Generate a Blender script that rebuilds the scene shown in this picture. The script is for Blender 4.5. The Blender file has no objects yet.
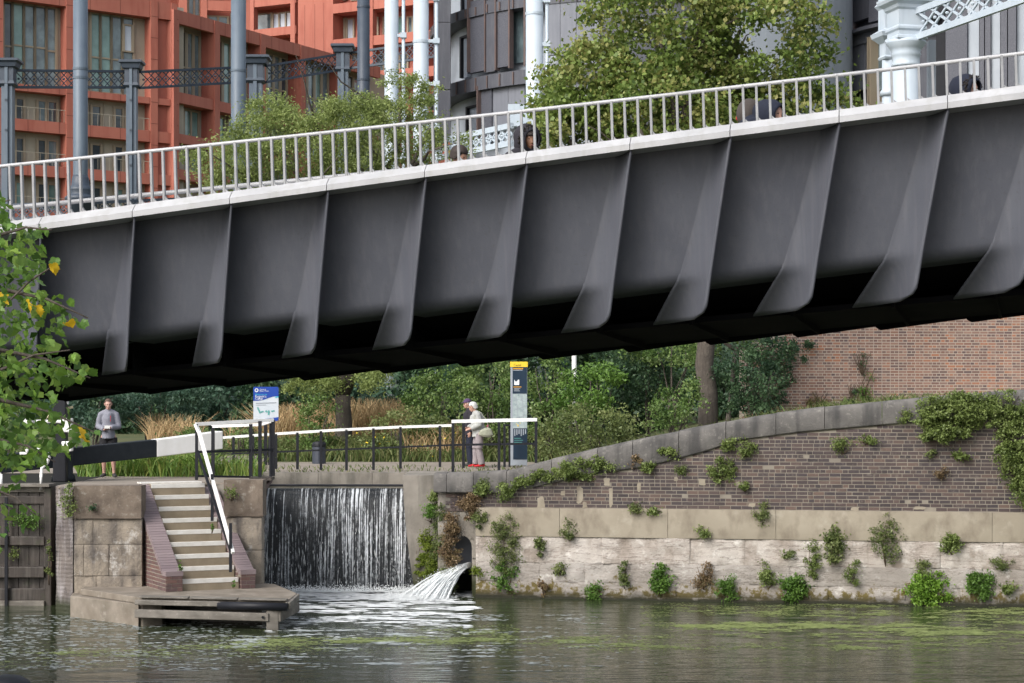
import bpy, bmesh, math, random
import numpy as np
from mathutils import Vector, Matrix, noise as mnoise

# ------------------------------------------------------------------ camera, world, sun
SC = bpy.context.scene
COL = SC.collection
F, CZ, HY = 2000.0, 4.2, 400.0      # focal length in pixels, eye height above the water, horizon row
cam = bpy.data.cameras.new("camera")
cam_o = bpy.data.objects.new("camera", cam)
COL.objects.link(cam_o)
cam.sensor_width = 36.0
cam.lens = 36.0 * F / 1024.0
cam.shift_y = (HY - 341.5) / 1024.0
cam.clip_start = 0.5
cam.clip_end = 4000.0
cam_o.location = (0, 0, CZ)
cam_o.rotation_euler = (math.radians(90), 0, 0)
SC.camera = cam_o

SUN_EL, SUN_AZ = 38.0, 222.0        # degrees; azimuth clockwise from +Y (behind the camera, to the left)
world = bpy.data.worlds.new("World")
SC.world = world
world.use_nodes = True
wn = world.node_tree
bg = wn.nodes["Background"]
sky = wn.nodes.new("ShaderNodeTexSky")
sky.sky_type = 'NISHITA'
sky.sun_disc = False
sky.sun_elevation = math.radians(SUN_EL)
sky.sun_rotation = math.radians(SUN_AZ)
sky.air_density = 1.0
sky.dust_density = 4.0
sky.ozone_density = 1.0
hsv = wn.nodes.new("ShaderNodeHueSaturation")
hsv.inputs["Saturation"].default_value = 0.38
wn.links.new(sky.outputs[0], hsv.inputs["Color"])
wn.links.new(hsv.outputs[0], bg.inputs["Color"])
bg.inputs["Strength"].default_value = 0.15
sun = bpy.data.lights.new("sun", 'SUN')
sun_o = bpy.data.objects.new("sun", sun)
COL.objects.link(sun_o)
sun.energy = 1.15
sun.angle = math.radians(30)
sun.color = (1.0, 0.97, 0.93)
az = math.radians(SUN_AZ); el = math.radians(SUN_EL)
sdir = Vector((math.sin(az) * math.cos(el), math.cos(az) * math.cos(el), math.sin(el)))
sun_o.rotation_euler = (-sdir).to_track_quat('-Z', 'Y').to_euler()
SC.view_settings.view_transform = 'Standard'
SC.view_settings.look = 'None'
SC.view_settings.exposure = 0.66
SC.view_settings.gamma = 1.0

RN = random.Random(7)
PI = math.pi

def S(u, D): return (u - 512.0) * D / F
def Z(v, D): return CZ - (v - HY) * D / F
def P(u, v, D): return Vector((S(u, D), D, Z(v, D)))

# ------------------------------------------------------------------ materials
def nodes_of(m):
    m.use_nodes = True
    return m.node_tree, m.node_tree.nodes["Principled BSDF"]

def rgb(c): return (c[0], c[1], c[2], 1.0)

def mk(name, base, c2=None, scale=3.0, rough=0.8, bump=0.2, bscale=40.0, metal=0.0, rnd=None, rndc=None,
       stain=None, stain_amt=0.5, stain_scale=(6, 6, .6), spot=None, spot_amt=0.3, spot_scale=8.0, algae=None,
       spec=0.5, trans=0.0, bdist=0.01, thr=0.5, coat=0.0, crack=None, moss=None):
    """surface colour: two tones by noise, streaky stains, spots, per-piece tint"""
    m = bpy.data.materials.new(name)
    t, p = nodes_of(m)
    N, L = t.nodes, t.links
    geo = N.new("ShaderNodeNewGeometry")
    pos = geo.outputs["Position"]
    def noise(sc, detail=4, vec=None, rough_=0.55):
        n = N.new("ShaderNodeTexNoise"); n.inputs["Scale"].default_value = sc
        n.inputs["Detail"].default_value = detail; n.inputs["Roughness"].default_value = rough_
        L.new(vec or pos, n.inputs["Vector"]); return n.outputs["Fac"]
    def ramp(fac, a, b):
        r = N.new("ShaderNodeMapRange"); r.inputs[1].default_value = a; r.inputs[2].default_value = b
        L.new(fac, r.inputs[0]); return r.outputs[0]
    def mix(fac, a, b, mode='MIX'):
        x = N.new("ShaderNodeMix"); x.data_type = 'RGBA'; x.blend_type = mode
        if isinstance(fac, float): x.inputs[0].default_value = fac
        else: L.new(fac, x.inputs[0])
        for k, s in ((6, a), (7, b)):
            if isinstance(s, tuple): x.inputs[k].default_value = s
            else: L.new(s, x.inputs[k])
        return x.outputs[2]
    def mul(a, k):
        x = N.new("ShaderNodeMath"); x.operation = 'MULTIPLY'; L.new(a, x.inputs[0]); x.inputs[1].default_value = k
        return x.outputs[0]
    col = rgb(base)
    if c2 is not None:
        col = mix(ramp(noise(scale), thr - .18, thr + .18), rgb(base), rgb(c2))
    if rnd:
        if rnd == 'obj':
            oi = N.new("ShaderNodeObjectInfo"); fac = oi.outputs["Random"]
        else:
            at = N.new("ShaderNodeAttribute"); at.attribute_name = 'rnd'; fac = at.outputs["Fac"]
        cr = N.new("ShaderNodeValToRGB")
        cr.color_ramp.interpolation = 'LINEAR'
        el_ = cr.color_ramp.elements
        cs = rndc
        el_[0].position = 0; el_[0].color = rgb(cs[0])
        el_[1].position = 1; el_[1].color = rgb(cs[-1])
        for i, c in enumerate(cs[1:-1]):
            e = el_.new((i + 1) / (len(cs) - 1)); e.color = rgb(c)
        L.new(fac, cr.inputs[0])
        if c2 is not None: col = mix(0.85, col, cr.outputs[0])
        else: col = cr.outputs[0]
    if spot is not None:
        col = mix(mul(ramp(noise(spot_scale, 6, None, .7), .56, .68), spot_amt), col, rgb(spot))
    if stain is not None:
        mp = N.new("ShaderNodeMapping"); mp.inputs["Scale"].default_value = stain_scale
        L.new(pos, mp.inputs["Vector"])
        col = mix(mul(ramp(noise(1.0, 5, mp.outputs[0]), .48, .66), stain_amt), col, rgb(stain))
    if crack is not None:                       # thin fissures: (colour, scale xyz, width, amount)
        mp = N.new("ShaderNodeMapping"); mp.inputs["Scale"].default_value = crack[1]
        L.new(pos, mp.inputs["Vector"])
        ab = N.new("ShaderNodeMath"); ab.operation = 'SUBTRACT'; L.new(noise(1.0, 7, mp.outputs[0], .65), ab.inputs[0]); ab.inputs[1].default_value = .5
        a2 = N.new("ShaderNodeMath"); a2.operation = 'ABSOLUTE'; L.new(ab.outputs[0], a2.inputs[0])
        col = mix(mul(ramp(a2.outputs[0], crack[2], 0.0), crack[3]), col, rgb(crack[0]))
    if moss is not None:                        # blotches that thin out with height: (colour, top height, scale)
        sx = N.new("ShaderNodeSeparateXYZ"); L.new(pos, sx.inputs[0])
        hh = N.new("ShaderNodeMapRange"); L.new(sx.outputs[2], hh.inputs[0]); hh.inputs[1].default_value = 0.0; hh.inputs[2].default_value = moss[1]
        hh.inputs[3].default_value = .12; hh.inputs[4].default_value = -.16
        sm = N.new("ShaderNodeMath"); sm.operation = 'ADD'; L.new(noise(moss[2], 6, None, .7), sm.inputs[0]); L.new(hh.outputs[0], sm.inputs[1])
        col = mix(ramp(sm.outputs[0], .50, .58), col, rgb(moss[0]))
    if algae is not None:                       # growth band by height above the water
        sx = N.new("ShaderNodeSeparateXYZ"); L.new(pos, sx.inputs[0])
        ns = N.new("ShaderNodeMath"); ns.operation = 'MULTIPLY_ADD'; L.new(noise(2.5, 5), ns.inputs[0])
        ns.inputs[1].default_value = -algae[3]; L.new(sx.outputs[2], ns.inputs[2])
        r = N.new("ShaderNodeMapRange"); L.new(ns.outputs[0], r.inputs[0])
        r.inputs[1].default_value = algae[1]; r.inputs[2].default_value = algae[2]
        r.inputs[3].default_value = 1.0; r.inputs[4].default_value = 0.0
        col = mix(r.outputs[0], col, rgb(algae[0]))
    if isinstance(col, tuple): p.inputs["Base Color"].default_value = col
    else: L.new(col, p.inputs["Base Color"])
    p.inputs["Roughness"].default_value = rough
    p.inputs["Metallic"].default_value = metal
    p.inputs["Specular IOR Level"].default_value = spec
    if coat: p.inputs["Coat Weight"].default_value = coat
    if bump:
        b = N.new("ShaderNodeBump"); b.inputs["Strength"].default_value = bump; b.inputs["Distance"].default_value = bdist
        L.new(noise(bscale, 5), b.inputs["Height"]); L.new(b.outputs[0], p.inputs["Normal"])
    if trans:                                   # thin leaves let light through
        td = N.new("ShaderNodeBsdfTranslucent"); ms = N.new("ShaderNodeMixShader"); ms.inputs[0].default_value = trans
        if isinstance(col, tuple): td.inputs[0].default_value = col
        else: L.new(col, td.inputs[0])
        out = N["Material Output"]
        L.new(p.outputs[0], ms.inputs[1]); L.new(td.outputs[0], ms.inputs[2]); L.new(ms.outputs[0], out.inputs[0])
    return m

M = {}
M['bridge'] = mk('bridge_steel', (.082, .087, .107), (.10, .106, .127), 1.2, .5, .15, 60, stain=(.13, .132, .15), stain_amt=.35, stain_scale=(16, 16, .6), spec=.45, spot=(.07,.07,.075), spot_amt=.4, spot_scale=22)
M['soffit_shade'] = mk('bridge_underside_shade', (.006, .006, .007), (.009, .009, .010), 2, .95, 0, spec=.05)  # near-black steel: the shade under the deck is put into the colour
M['flange'] = mk('pale_steel', (.38, .385, .40), (.47, .475, .49), 2.2, .4, .1, 60, stain=(.34, .34, .33), stain_amt=.5, stain_scale=(9, 9, 2), spec=.6)
M['post'] = mk('galvanised', (.22, .225, .235), (.29, .295, .305), 8, .42, .05, 60, metal=.2)
M['deck'] = mk('deck_resin', (.10, .10, .10), (.12, .12, .12), 5, .9, .2)
M['red'] = mk('red_cladding', (.38, .122, .084), (.43, .145, .10), .5, .75, .1, 20, stain=(.31, .075, .05), stain_amt=.5, stain_scale=(2.2, 2.2, .25))
M['red2'] = mk('red_cladding_return', (.37, .115, .08), (.42, .135, .095), .7, .75, .1, 20, stain=(.26, .06, .04), stain_amt=.4, stain_scale=(2, 2, .3))
M['beige'] = mk('beige_panel', (.34, .31, .24), (.40, .36, .29), .8, .7, .05, 10)
M['bronze'] = mk('bronze_frame', (.30, .25, .18), None, 1, .5, 0)
M['glass'] = mk('window_glass', (.07, .095, .11), (.19, .26, .28), .9, .06, 0, spec=.9)  # raised base tones put brighter reflections into the glass colour
M['glass_dark'] = mk('dark_window_glass', (.025, .035, .045), (.07, .09, .10), 1.2, .05, 0, spec=.9)
M['glass_green'] = mk('green_window_glass', (.10, .19, .18), (.24, .38, .35), .6, .08, 0, spec=.8)
M['glass_pale'] = mk('pale_window_glass', (.36, .41, .50), (.52, .57, .64), .6, .1, 0, spec=.8)
M['steelblue'] = mk('blue_grey_iron', (.085, .115, .155), (.105, .14, .18), 1.5, .5, .08, 30, stain=(.15, .18, .21), stain_amt=.4, stain_scale=(5, 5, .5), spec=.5)
M['darkblue'] = mk('dark_blue_iron', (.035, .05, .075), (.05, .066, .09), 2, .5, .08, 30)
M['paleblue'] = mk('pale_blue_iron', (.42, .49, .56), (.48, .54, .60), 1.2, .45, .05, 30, stain=(.36, .42, .47), stain_amt=.4, stain_scale=(4, 4, .4))
M['anthracite'] = mk('anthracite_panel', (.065, .068, .085), (.08, .083, .10), 1.2, .6, .1, 30, stain=(.11, .115, .135), stain_amt=.5, stain_scale=(12, 12, 1))
M['greypanel'] = mk('grey_panel', (.15, .16, .19), (.18, .19, .22), .8, .6, .05, 30, stain=(.11, .12, .15), stain_amt=.4, stain_scale=(5, 5, .4))
M['palepanel'] = mk('pale_grey_panel', (.30, .335, .38), (.35, .385, .43), .8, .6, .05, 30)
M['perfo'] = mk('perforated_panel', (.055, .058, .075), (.12, .125, .15), 26, .6, .3, 60, thr=.55)
M['rust'] = mk('rust_edge', (.13, .085, .075), (.09, .07, .07), 3, .7, .1)
M['mortar'] = mk('mortar', (.20, .175, .145), (.29, .26, .21), 2.5, .95, .4, 60, stain=(.22, .20, .17), stain_amt=.5, stain_scale=(2, 2, 1), bdist=.008)
DB = [(.024, .018, .020), (.050, .035, .035), (.072, .048, .044), (.034, .027, .032), (.125, .080, .062), (.052, .038, .038), (.042, .032, .036)]
M['darkbrick'] = mk('engineering_brick', (.055, .040, .043), (.095, .068, .066), 1.1, .6, .4, 70, rnd='obj', rndc=DB, spot=(.25, .22, .18), spot_amt=.35, spot_scale=7, bdist=.006)
M['darkbrick_s'] = mk('engineering_brick_far', (.055, .040, .043), (.095, .068, .066), 1.1, .6, .4, 70, rnd='attr', rndc=DB, spot=(.25, .22, .18), spot_amt=.35, spot_scale=7, bdist=.006)
RB = [(.28, .15, .115), (.15, .095, .09), (.36, .22, .17), (.09, .07, .08), (.28, .185, .155), (.42, .18, .10), (.20, .14, .13)]
M['redbrick_s'] = mk('stock_brick', (.24, .15, .12), (.34, .17, .10), .5, .85, .3, 70, rnd='attr', rndc=RB, spot=(.42, .32, .26), spot_amt=.4, spot_scale=3)
M['redmortar'] = mk('pale_mortar', (.44, .375, .32), (.52, .445, .38), 2, .95, .2)
PB = [(.12, .068, .06), (.10, .062, .06), (.15, .08, .066), (.12, .08, .08), (.085, .055, .056)]
M['stairbrick'] = mk('stair_brick', (.12, .06, .055), (.15, .08, .07), 2, .7, .3, 60, rnd='obj', rndc=PB, spot=(.3, .22, .18), spot_amt=.25)
M['purplebrick'] = mk('purple_coping_brick', (.19, .145, .155), (.25, .20, .205), 2, .6, .3, 60, rnd='obj', rndc=[(.16, .12, .13), (.24, .19, .195), (.20, .155, .16)])
M['coping'] = mk('coping_stone', (.095, .09, .086), (.165, .155, .145), 2.6, .85, .6, 30, stain=(.045, .044, .044), stain_amt=.8, stain_scale=(3, 3, .5), spot=(.38, .36, .32), spot_amt=.35, spot_scale=9, bdist=.02)
M['coping_top'] = M['coping']
M['band'] = mk('render_band', (.27, .235, .18), (.34, .30, .235), 1.2, .9, .35, 25, stain=(.17, .14, .105), stain_amt=.7, stain_scale=(2.5, 2.5, 1.6), spot=(.45, .41, .34), spot_amt=.4, spot_scale=2, bdist=.012)
M['lime'] = mk('white_limestone', (.53, .49, .45), (.37, .32, .28), 1.1, .9, .45, 22, stain=(.22, .18, .145), stain_amt=.8, stain_scale=(2.2, 2.2, 1.6), spot=(.76, .74, .70), spot_amt=.6, spot_scale=3.5,
               algae=((.022, .022, .012), -.04, .12, .16), bdist=.05, crack=((.17, .14, .12), (.8, .8, 6), .020, .8), moss=((.13, .10, .03), .62, 5.0))
M['lime_low'] = mk('grey_limestone', (.41, .38, .35), (.27, .24, .21), 1.1, .9, .45, 22, stain=(.25, .225, .20), stain_amt=.8, stain_scale=(1.4, 1.4, 2.2), spot=(.76, .74, .70), spot_amt=.6, spot_scale=3.5,
               algae=((.022, .022, .012), -.04, .12, .16), bdist=.05, crack=((.17, .14, .12), (.8, .8, 6), .020, .8), moss=((.13, .10, .03), .62, 5.0))
M['lockstone'] = mk('lock_stone', (.31, .265, .21), (.17, .145, .12), 2.4, .85, .8, 18, stain=(.055, .048, .048), stain_amt=.95, stain_scale=(3.2, 3.2, .7), spot=(.52, .50, .47), spot_amt=.85, spot_scale=3.5, crack=((.05, .045, .04), (3, 3, 4), .010, .6),
                    algae=((.04, .042, .022), .0, .22, .3), bdist=.025)
M['lockdark'] = mk('lock_quoin', (.09, .075, .072), (.17, .145, .13), 2.5, .7, .7, 20, stain=(.36, .34, .35), stain_amt=.6, stain_scale=(9, 9, .9), spot=(.035, .03, .034), spot_amt=.9, spot_scale=4,
                    algae=((.03, .035, .016), .0, .2, .35), bdist=.02)
M['capstone'] = mk('weathered_cap', (.11, .085, .066), (.20, .16, .125), 3, .9, .7, 18, stain=(.08, .062, .05), stain_amt=.5, stain_scale=(3, 3, 1), spot=(.4, .38, .33), spot_amt=.4, spot_scale=10, bdist=.02)
M['pier'] = mk('weir_concrete', (.19, .17, .145), (.29, .265, .23), 2.2, .9, .5, 20, stain=(.10, .095, .08), stain_amt=.7, stain_scale=(4, 4, .6), algae=((.035, .04, .014), .0, .4, .6), bdist=.02)
M['step'] = mk('step_concrete', (.22, .18, .125), (.28, .235, .17), 3, .9, .3, 30, stain=(.19, .155, .11), stain_amt=.4, stain_scale=(4, 4, 2))
M['nosing'] = mk('white_nosing', (.72, .71, .68), (.60, .58, .54), 6, .6, .1, 30)
M['platform'] = mk('platform_concrete', (.15, .128, .10), (.26, .225, .185), 2.6, .85, .4, 20, stain=(.16, .13, .10), stain_amt=.6, stain_scale=(2, 2, 2), spot=(.45, .42, .38), spot_amt=.35, spot_scale=6)
M['timber'] = mk('grey_timber', (.12, .11, .095), (.22, .20, .175), 3, .85, .5, 12, stain=(.09, .08, .065), stain_amt=.6, stain_scale=(1.5, 12, 12), spot=(.42, .39, .35), spot_amt=.4, spot_scale=9)
M['timberdark'] = mk('wet_timber', (.028, .023, .02), (.055, .043, .036), 3, .5, .5, 14, stain=(.13, .115, .10), stain_amt=.45, stain_scale=(14, 14, 1.0), spot=(.04, .055, .02), spot_amt=.5, spot_scale=4)
M['black'] = mk('black_paint', (.009, .010, .014), (.014, .015, .02), 5, .5, .1, 40, spec=.3)
M['beamblack'] = mk('beam_black_paint', (.009, .013, .018), (.016, .021, .026), 6, .6, .3, 25, spec=.3)
M['white'] = mk('white_paint', (.84, .84, .83), (.78, .78, .76), 5, .5, .1, 40, stain=(.6, .58, .54), stain_amt=.15, stain_scale=(5, 5, 1))
M['path'] = mk('towpath', (.21, .18, .15), (.29, .25, .21), 1.2, .95, .5, 12, spot=(.14, .14, .08), spot_amt=.5, spot_scale=2)
M['ground'] = mk('grass_ground', (.055, .075, .025), (.10, .10, .04), .6, .95, .6, 6)
M['bark'] = mk('bark', (.06, .05, .042), (.10, .085, .07), 6, .95, .8, 18, stain=(.05, .04, .033), stain_amt=.6, stain_scale=(30, 30, 2), bdist=.03)
M['twig'] = mk('twig', (.10, .07, .045), None, 1, .8, 0)

def leafmat(name, cols, rough=.5, tr=.3, rnd='attr'):
    return mk(name, cols[0], None, 1, rough, 0, rnd=rnd, rndc=cols, trans=tr, spec=.4)
M['l_plane'] = leafmat('plane_leaves', [(.06, .11, .025), (.11, .17, .035), (.16, .23, .05), (.21, .28, .07), (.31, .30, .10), (.12, .19, .04)])
M['l_robinia'] = leafmat('robinia_leaves', [(.15, .20, .06), (.22, .28, .085), (.29, .36, .12), (.36, .42, .15)], tr=.4)
M['l_dark'] = leafmat('dark_leaves', [(.022, .055, .03), (.04, .085, .042), (.065, .12, .052), (.10, .165, .075)])
M['l_bluegreen'] = leafmat('bluegreen_leaves', [(.035, .08, .055), (.055, .11, .075), (.08, .15, .095), (.12, .20, .125)])
M['l_mid'] = leafmat('mid_leaves', [(.045, .09, .022), (.08, .145, .035), (.125, .205, .05), (.18, .26, .08), (.30, .35, .17)])
M['l_bright'] = leafmat('bright_leaves', [(.06, .13, .02), (.09, .18, .03), (.13, .24, .045), (.17, .29, .06)])
M['l_lime'] = leafmat('lime_leaves', [(.12, .24, .03), (.18, .32, .04), (.24, .38, .06)])
M['l_olive'] = leafmat('olive_leaves', [(.07, .10, .035), (.12, .16, .05), (.18, .22, .075), (.25, .28, .11)])
M['l_wallgreen'] = leafmat('wall_shrub_leaves', [(.08, .12, .03), (.14, .19, .05), (.20, .26, .075), (.27, .33, .11)])
M['l_brown'] = leafmat('brown_leaves', [(.13, .09, .05), (.20, .14, .08), (.28, .20, .11), (.13, .14, .05)])
M['l_straw'] = leafmat('straw', [(.30, .20, .10), (.42, .29, .15), (.52, .38, .21), (.33, .26, .13)], .8, .2)
M['l_reed'] = leafmat('reed_blades', [(.07, .14, .02), (.12, .22, .035), (.18, .28, .05), (.28, .30, .08)], .5, .25)
M['l_grass'] = leafmat('verge', [(.05, .085, .02), (.09, .13, .03), (.13, .16, .05), (.19, .18, .08)], .7, .2)
M['l_moss'] = leafmat('moss', [(.09, .13, .015), (.14, .19, .02), (.20, .24, .035)], .9, .1)
M['flower'] = mk('yellow_petals', (.75, .55, .03), None, 1, .6, 0)
M['l_fore'] = leafmat('foreground_leaf', [(.08, .17, .025), (.13, .25, .035), (.20, .35, .055), (.11, .22, .06), (.28, .42, .08), (.08, .17, .035), (.19, .33, .07)], .38, .4, rnd='obj')
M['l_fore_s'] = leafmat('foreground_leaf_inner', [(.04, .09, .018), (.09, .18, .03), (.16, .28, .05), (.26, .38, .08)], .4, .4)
M['l_yellow'] = leafmat('yellow_leaf', [(.65, .42, .02), (.72, .50, .03)], .45, .4, rnd='obj')

def water_mat(name, base, bump1=.5):
    m = bpy.data.materials.new(name)
    t, p = nodes_of(m); N, L = t.nodes, t.links
    p.inputs["Base Color"].default_value = rgb(base)
    p.inputs["Roughness"].default_value = .06
    p.inputs["Specular IOR Level"].default_value = .5
    p.inputs["IOR"].default_value = 1.33
    geo = N.new("ShaderNodeNewGeometry")
    hs = []
    for sc, map_, det, w in ((1.0, (.7, 2.0, 1), 3, 1.0), (1.0, (3.0, 8.0, 1), 3, .30), (1.0, (12, 22, 1), 2, .07)):
        mp = N.new("ShaderNodeMapping"); mp.inputs["Scale"].default_value = map_
        mp.inputs["Rotation"].default_value = (0, 0, .12)
        L.new(geo.outputs["Position"], mp.inputs["Vector"])
        n = N.new("ShaderNodeTexNoise"); n.inputs["Scale"].default_value = sc; n.inputs["Detail"].default_value = det
        L.new(mp.outputs[0], n.inputs["Vector"])
        k = N.new("ShaderNodeMath"); k.operation = 'MULTIPLY'; k.inputs[1].default_value = w; L.new(n.outputs["Fac"], k.inputs[0])
        hs.append(k.outputs[0])
    a = N.new("ShaderNodeMath"); a.operation = 'ADD'; L.new(hs[0], a.inputs[0]); L.new(hs[1], a.inputs[1])
    b = N.new("ShaderNodeMath"); b.operation = 'ADD'; L.new(a.outputs[0], b.inputs[0]); L.new(hs[2], b.inputs[1])
    bp = N.new("ShaderNodeBump"); bp.inputs["Strength"].default_value = bump1 * .8; bp.inputs["Distance"].default_value = .12
    L.new(b.outputs[0], bp.inputs["Height"]); L.new(bp.outputs[0], p.inputs["Normal"])
    return m
M['water'] = water_mat('canal_water', (.034, .044, .022))
M['foam'] = mk('foam', (.86, .88, .89), (.74, .78, .79), 8, .7, .3, 30)
M['foam2'] = mk('thin_foam', (.36, .40, .40), (.52, .56, .56), 5, .5, .3, 30)
M['weed'] = mk('duckweed', (.15, .20, .04), None, 1, .7, 0, rnd='attr', rndc=[(.15, .19, .05), (.21, .26, .08), (.30, .35, .13), (.18, .22, .07)])

def fall_mat():
    m = bpy.data.materials.new('falling_water')
    t, p = nodes_of(m); N, L = t.nodes, t.links
    geo = N.new("ShaderNodeNewGeometry")
    def nz(scale, det=5, r=.6):
        mp = N.new("ShaderNodeMapping"); mp.inputs["Scale"].default_value = scale
        L.new(geo.outputs["Position"], mp.inputs["Vector"])
        n = N.new("ShaderNodeTexNoise"); n.inputs["Scale"].default_value = 1; n.inputs["Detail"].default_value = det
        n.inputs["Roughness"].default_value = r
        L.new(mp.outputs[0], n.inputs["Vector"]); return n.outputs["Fac"]
    a = nz((34, 1, .5)); b = nz((22, 2, 9.0), 7, .85); c = nz((2.0, 1, .3), 2)
    s1 = N.new("ShaderNodeMath"); s1.operation = 'MULTIPLY_ADD'; L.new(b, s1.inputs[0]); s1.inputs[1].default_value = .55; L.new(a, s1.inputs[2])
    s2 = N.new("ShaderNodeMath"); s2.operation = 'MULTIPLY_ADD'; L.new(c, s2.inputs[0]); s2.inputs[1].default_value = .35; L.new(s1.outputs[0], s2.inputs[2])
    r = N.new("ShaderNodeMapRange"); L.new(s2.outputs[0], r.inputs[0]); r.inputs[1].default_value = .965; r.inputs[2].default_value = 1.13
    mx = N.new("ShaderNodeMix"); mx.data_type = 'RGBA'; L.new(r.outputs[0], mx.inputs[0])
    mx.inputs[6].default_value = (.012, .015, .018, 1); mx.inputs[7].default_value = (.80, .84, .88, 1)
    L.new(mx.outputs[2], p.inputs["Base Color"])
    p.inputs["Roughness"].default_value = .25
    bp = N.new("ShaderNodeBump"); bp.inputs["Strength"].default_value = .8; bp.inputs["Distance"].default_value = .05
    L.new(s2.outputs[0], bp.inputs["Height"]); L.new(bp.outputs[0], p.inputs["Normal"])
    return m
M['fall'] = fall_mat()

# ------------------------------------------------------------------ mesh helpers
ORG = {}      # world origin of every parent
class MB:
    def __init__(s): s.v = []; s.f = []; s.r = []
    def add(s, vs, fs, r=None):
        k = len(s.v); s.v.extend([tuple(v) for v in vs]); s.f.extend([tuple(i + k for i in f) for f in fs])
        if r is not None: s.r.extend([r] * len(fs))
        return s
    def hexa(s, p, r=None):       # 8 points: bottom 4 ccw, top 4
        return s.add(p, [(3, 2, 1, 0), (4, 5, 6, 7), (0, 1, 5, 4), (1, 2, 6, 5), (2, 3, 7, 6), (3, 0, 4, 7)], r)
    def box(s, x0, x1, y0, y1, z0, z1, r=None):
        return s.hexa([(x0, y0, z0), (x1, y0, z0), (x1, y1, z0), (x0, y1, z0), (x0, y0, z1), (x1, y0, z1), (x1, y1, z1), (x0, y1, z1)], r)
    def bar(s, a, b, w, h, up=Vector((0, 0, 1))):      # rectangular bar from a to b
        a, b = Vector(a), Vector(b); d = (b - a).normalized()
        sd = d.cross(up)
        if sd.length < 1e-4: sd = d.cross(Vector((0, 1, 0)))
        sd.normalize(); u = sd.cross(d).normalized()
        c = lambda q, i, j: q + sd * (w / 2 * i) + u * (h / 2 * j)
        return s.hexa([c(a, -1, -1), c(a, 1, -1), c(b, 1, -1), c(b, -1, -1), c(a, -1, 1), c(a, 1, 1), c(b, 1, 1), c(b, -1, 1)])
    def tube(s, pts, rad, n=8, cap=True, r=None):
        pts = [Vector(p) for p in pts]
        if not hasattr(rad, '__len__'): rad = [rad] * len(pts)
        d0 = (pts[1] - pts[0]).normalized()
        ref = Vector((0, 0, 1)) if abs(d0.z) < .9 else Vector((1, 0, 0))
        k = len(s.v); vs = []
        for i, p in enumerate(pts):
            d = ((pts[min(i + 1, len(pts) - 1)] - pts[max(i - 1, 0)])).normalized()
            a = d.cross(ref)
            if a.length < 1e-3: a = d.cross(Vector((0, 1, 0)))
            a.normalize(); b = a.cross(d).normalized()
            rr = rad[i]; ra, rb = (rr if hasattr(rr, '__len__') else (rr, rr))
            for j in range(n):
                t = 2 * PI * j / n
                vs.append(p + a * (ra * math.cos(t)) + b * (rb * math.sin(t)))
        fs = []
        for i in range(len(pts) - 1):
            for j in range(n):
                q = i * n + j; w = i * n + (j + 1) % n
                fs.append((q, w, w + n, q + n))
        if cap:
            fs.append(tuple(range(n - 1, -1, -1))); fs.append(tuple(range((len(pts) - 1) * n, len(pts) * n)))
        return s.add(vs, fs, r)
    def lathe(s, c, prof, n=20, sq=None):        # prof: (radius, z) pairs; sq: square section when n == 4
        vs = []; fs = []
        off = PI / 4 if n == 4 else 0
        for (r, z) in prof:
            rr = r * (math.sqrt(2) if n == 4 else 1)
            for j in range(n):
                t = 2 * PI * j / n + off + (sq or 0)
                vs.append((c[0] + rr * math.cos(t), c[1] + rr * math.sin(t), c[2] + z))
        for i in range(len(prof) - 1):
            for j in range(n):
                q = i * n + j; w = i * n + (j + 1) % n
                fs.append((q, w, w + n, q + n))
        fs.append(tuple(range(n - 1, -1, -1))); fs.append(tuple(range((len(prof) - 1) * n, len(prof) * n)))
        return s.add(vs, fs)
    def grid(s, fn, nu, nv, flip=False):
        vs = [fn(i / nu, j / nv) for j in range(nv + 1) for i in range(nu + 1)]
        fs = []
        for j in range(nv):
            for i in range(nu):
                q = j * (nu + 1) + i; f = (q, q + 1, q + nu + 2, q + nu + 1)
                fs.append(f[::-1] if flip else f)
        return s.add(vs, fs)
    def ell(s, c, r, nu=16, nv=10, rot=None):
        c = Vector(c); vs = [Vector((0, 0, -r[2]))]
        for j in range(1, nv):
            ph = -PI / 2 + PI * j / nv
            for i in range(nu):
                t = 2 * PI * i / nu
                vs.append(Vector((r[0] * math.cos(ph) * math.cos(t), r[1] * math.cos(ph) * math.sin(t), r[2] * math.sin(ph))))
        vs.append(Vector((0, 0, r[2])))
        if rot is not None: vs = [rot @ v for v in vs]
        fs = [(0, 1 + (i + 1) % nu, 1 + i) for i in range(nu)]
        for j in range(nv - 2):
            for i in range(nu):
                a = 1 + j * nu + i; b = 1 + j * nu + (i + 1) % nu
                fs.append((a, b, b + nu, a + nu))
        e = len(vs) - 1
        fs += [(e, e - nu + i, e - nu + (i + 1) % nu) for i in range(nu)]
        return s.add([v + c for v in vs], fs)
    def prism(s, poly, z0, z1):                    # plan polygon (ccw), vertical extrusion
        n = len(poly)
        vs = [(p[0], p[1], z0) for p in poly] + [(p[0], p[1], z1) for p in poly]
        fs = [tuple(range(n - 1, -1, -1)), tuple(range(n, 2 * n))] + [(i, (i + 1) % n, (i + 1) % n + n, i + n) for i in range(n)]
        return s.add(vs, fs)
    def mesh(s, name, off=Vector((0, 0, 0)), smooth=False):
        me = bpy.data.meshes.new(name)
        vs = [(v[0] - off[0], v[1] - off[1], v[2] - off[2]) for v in s.v]
        me.from_pydata(vs, [], s.f)
        if s.r and len(s.r) == len(s.f):
            a = me.attributes.new('rnd', 'FLOAT', 'FACE'); a.data.foreach_set('value', s.r)
        if smooth: me.polygons.foreach_set('use_smooth', [True] * len(me.polygons))
        me.update()
        return me

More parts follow.
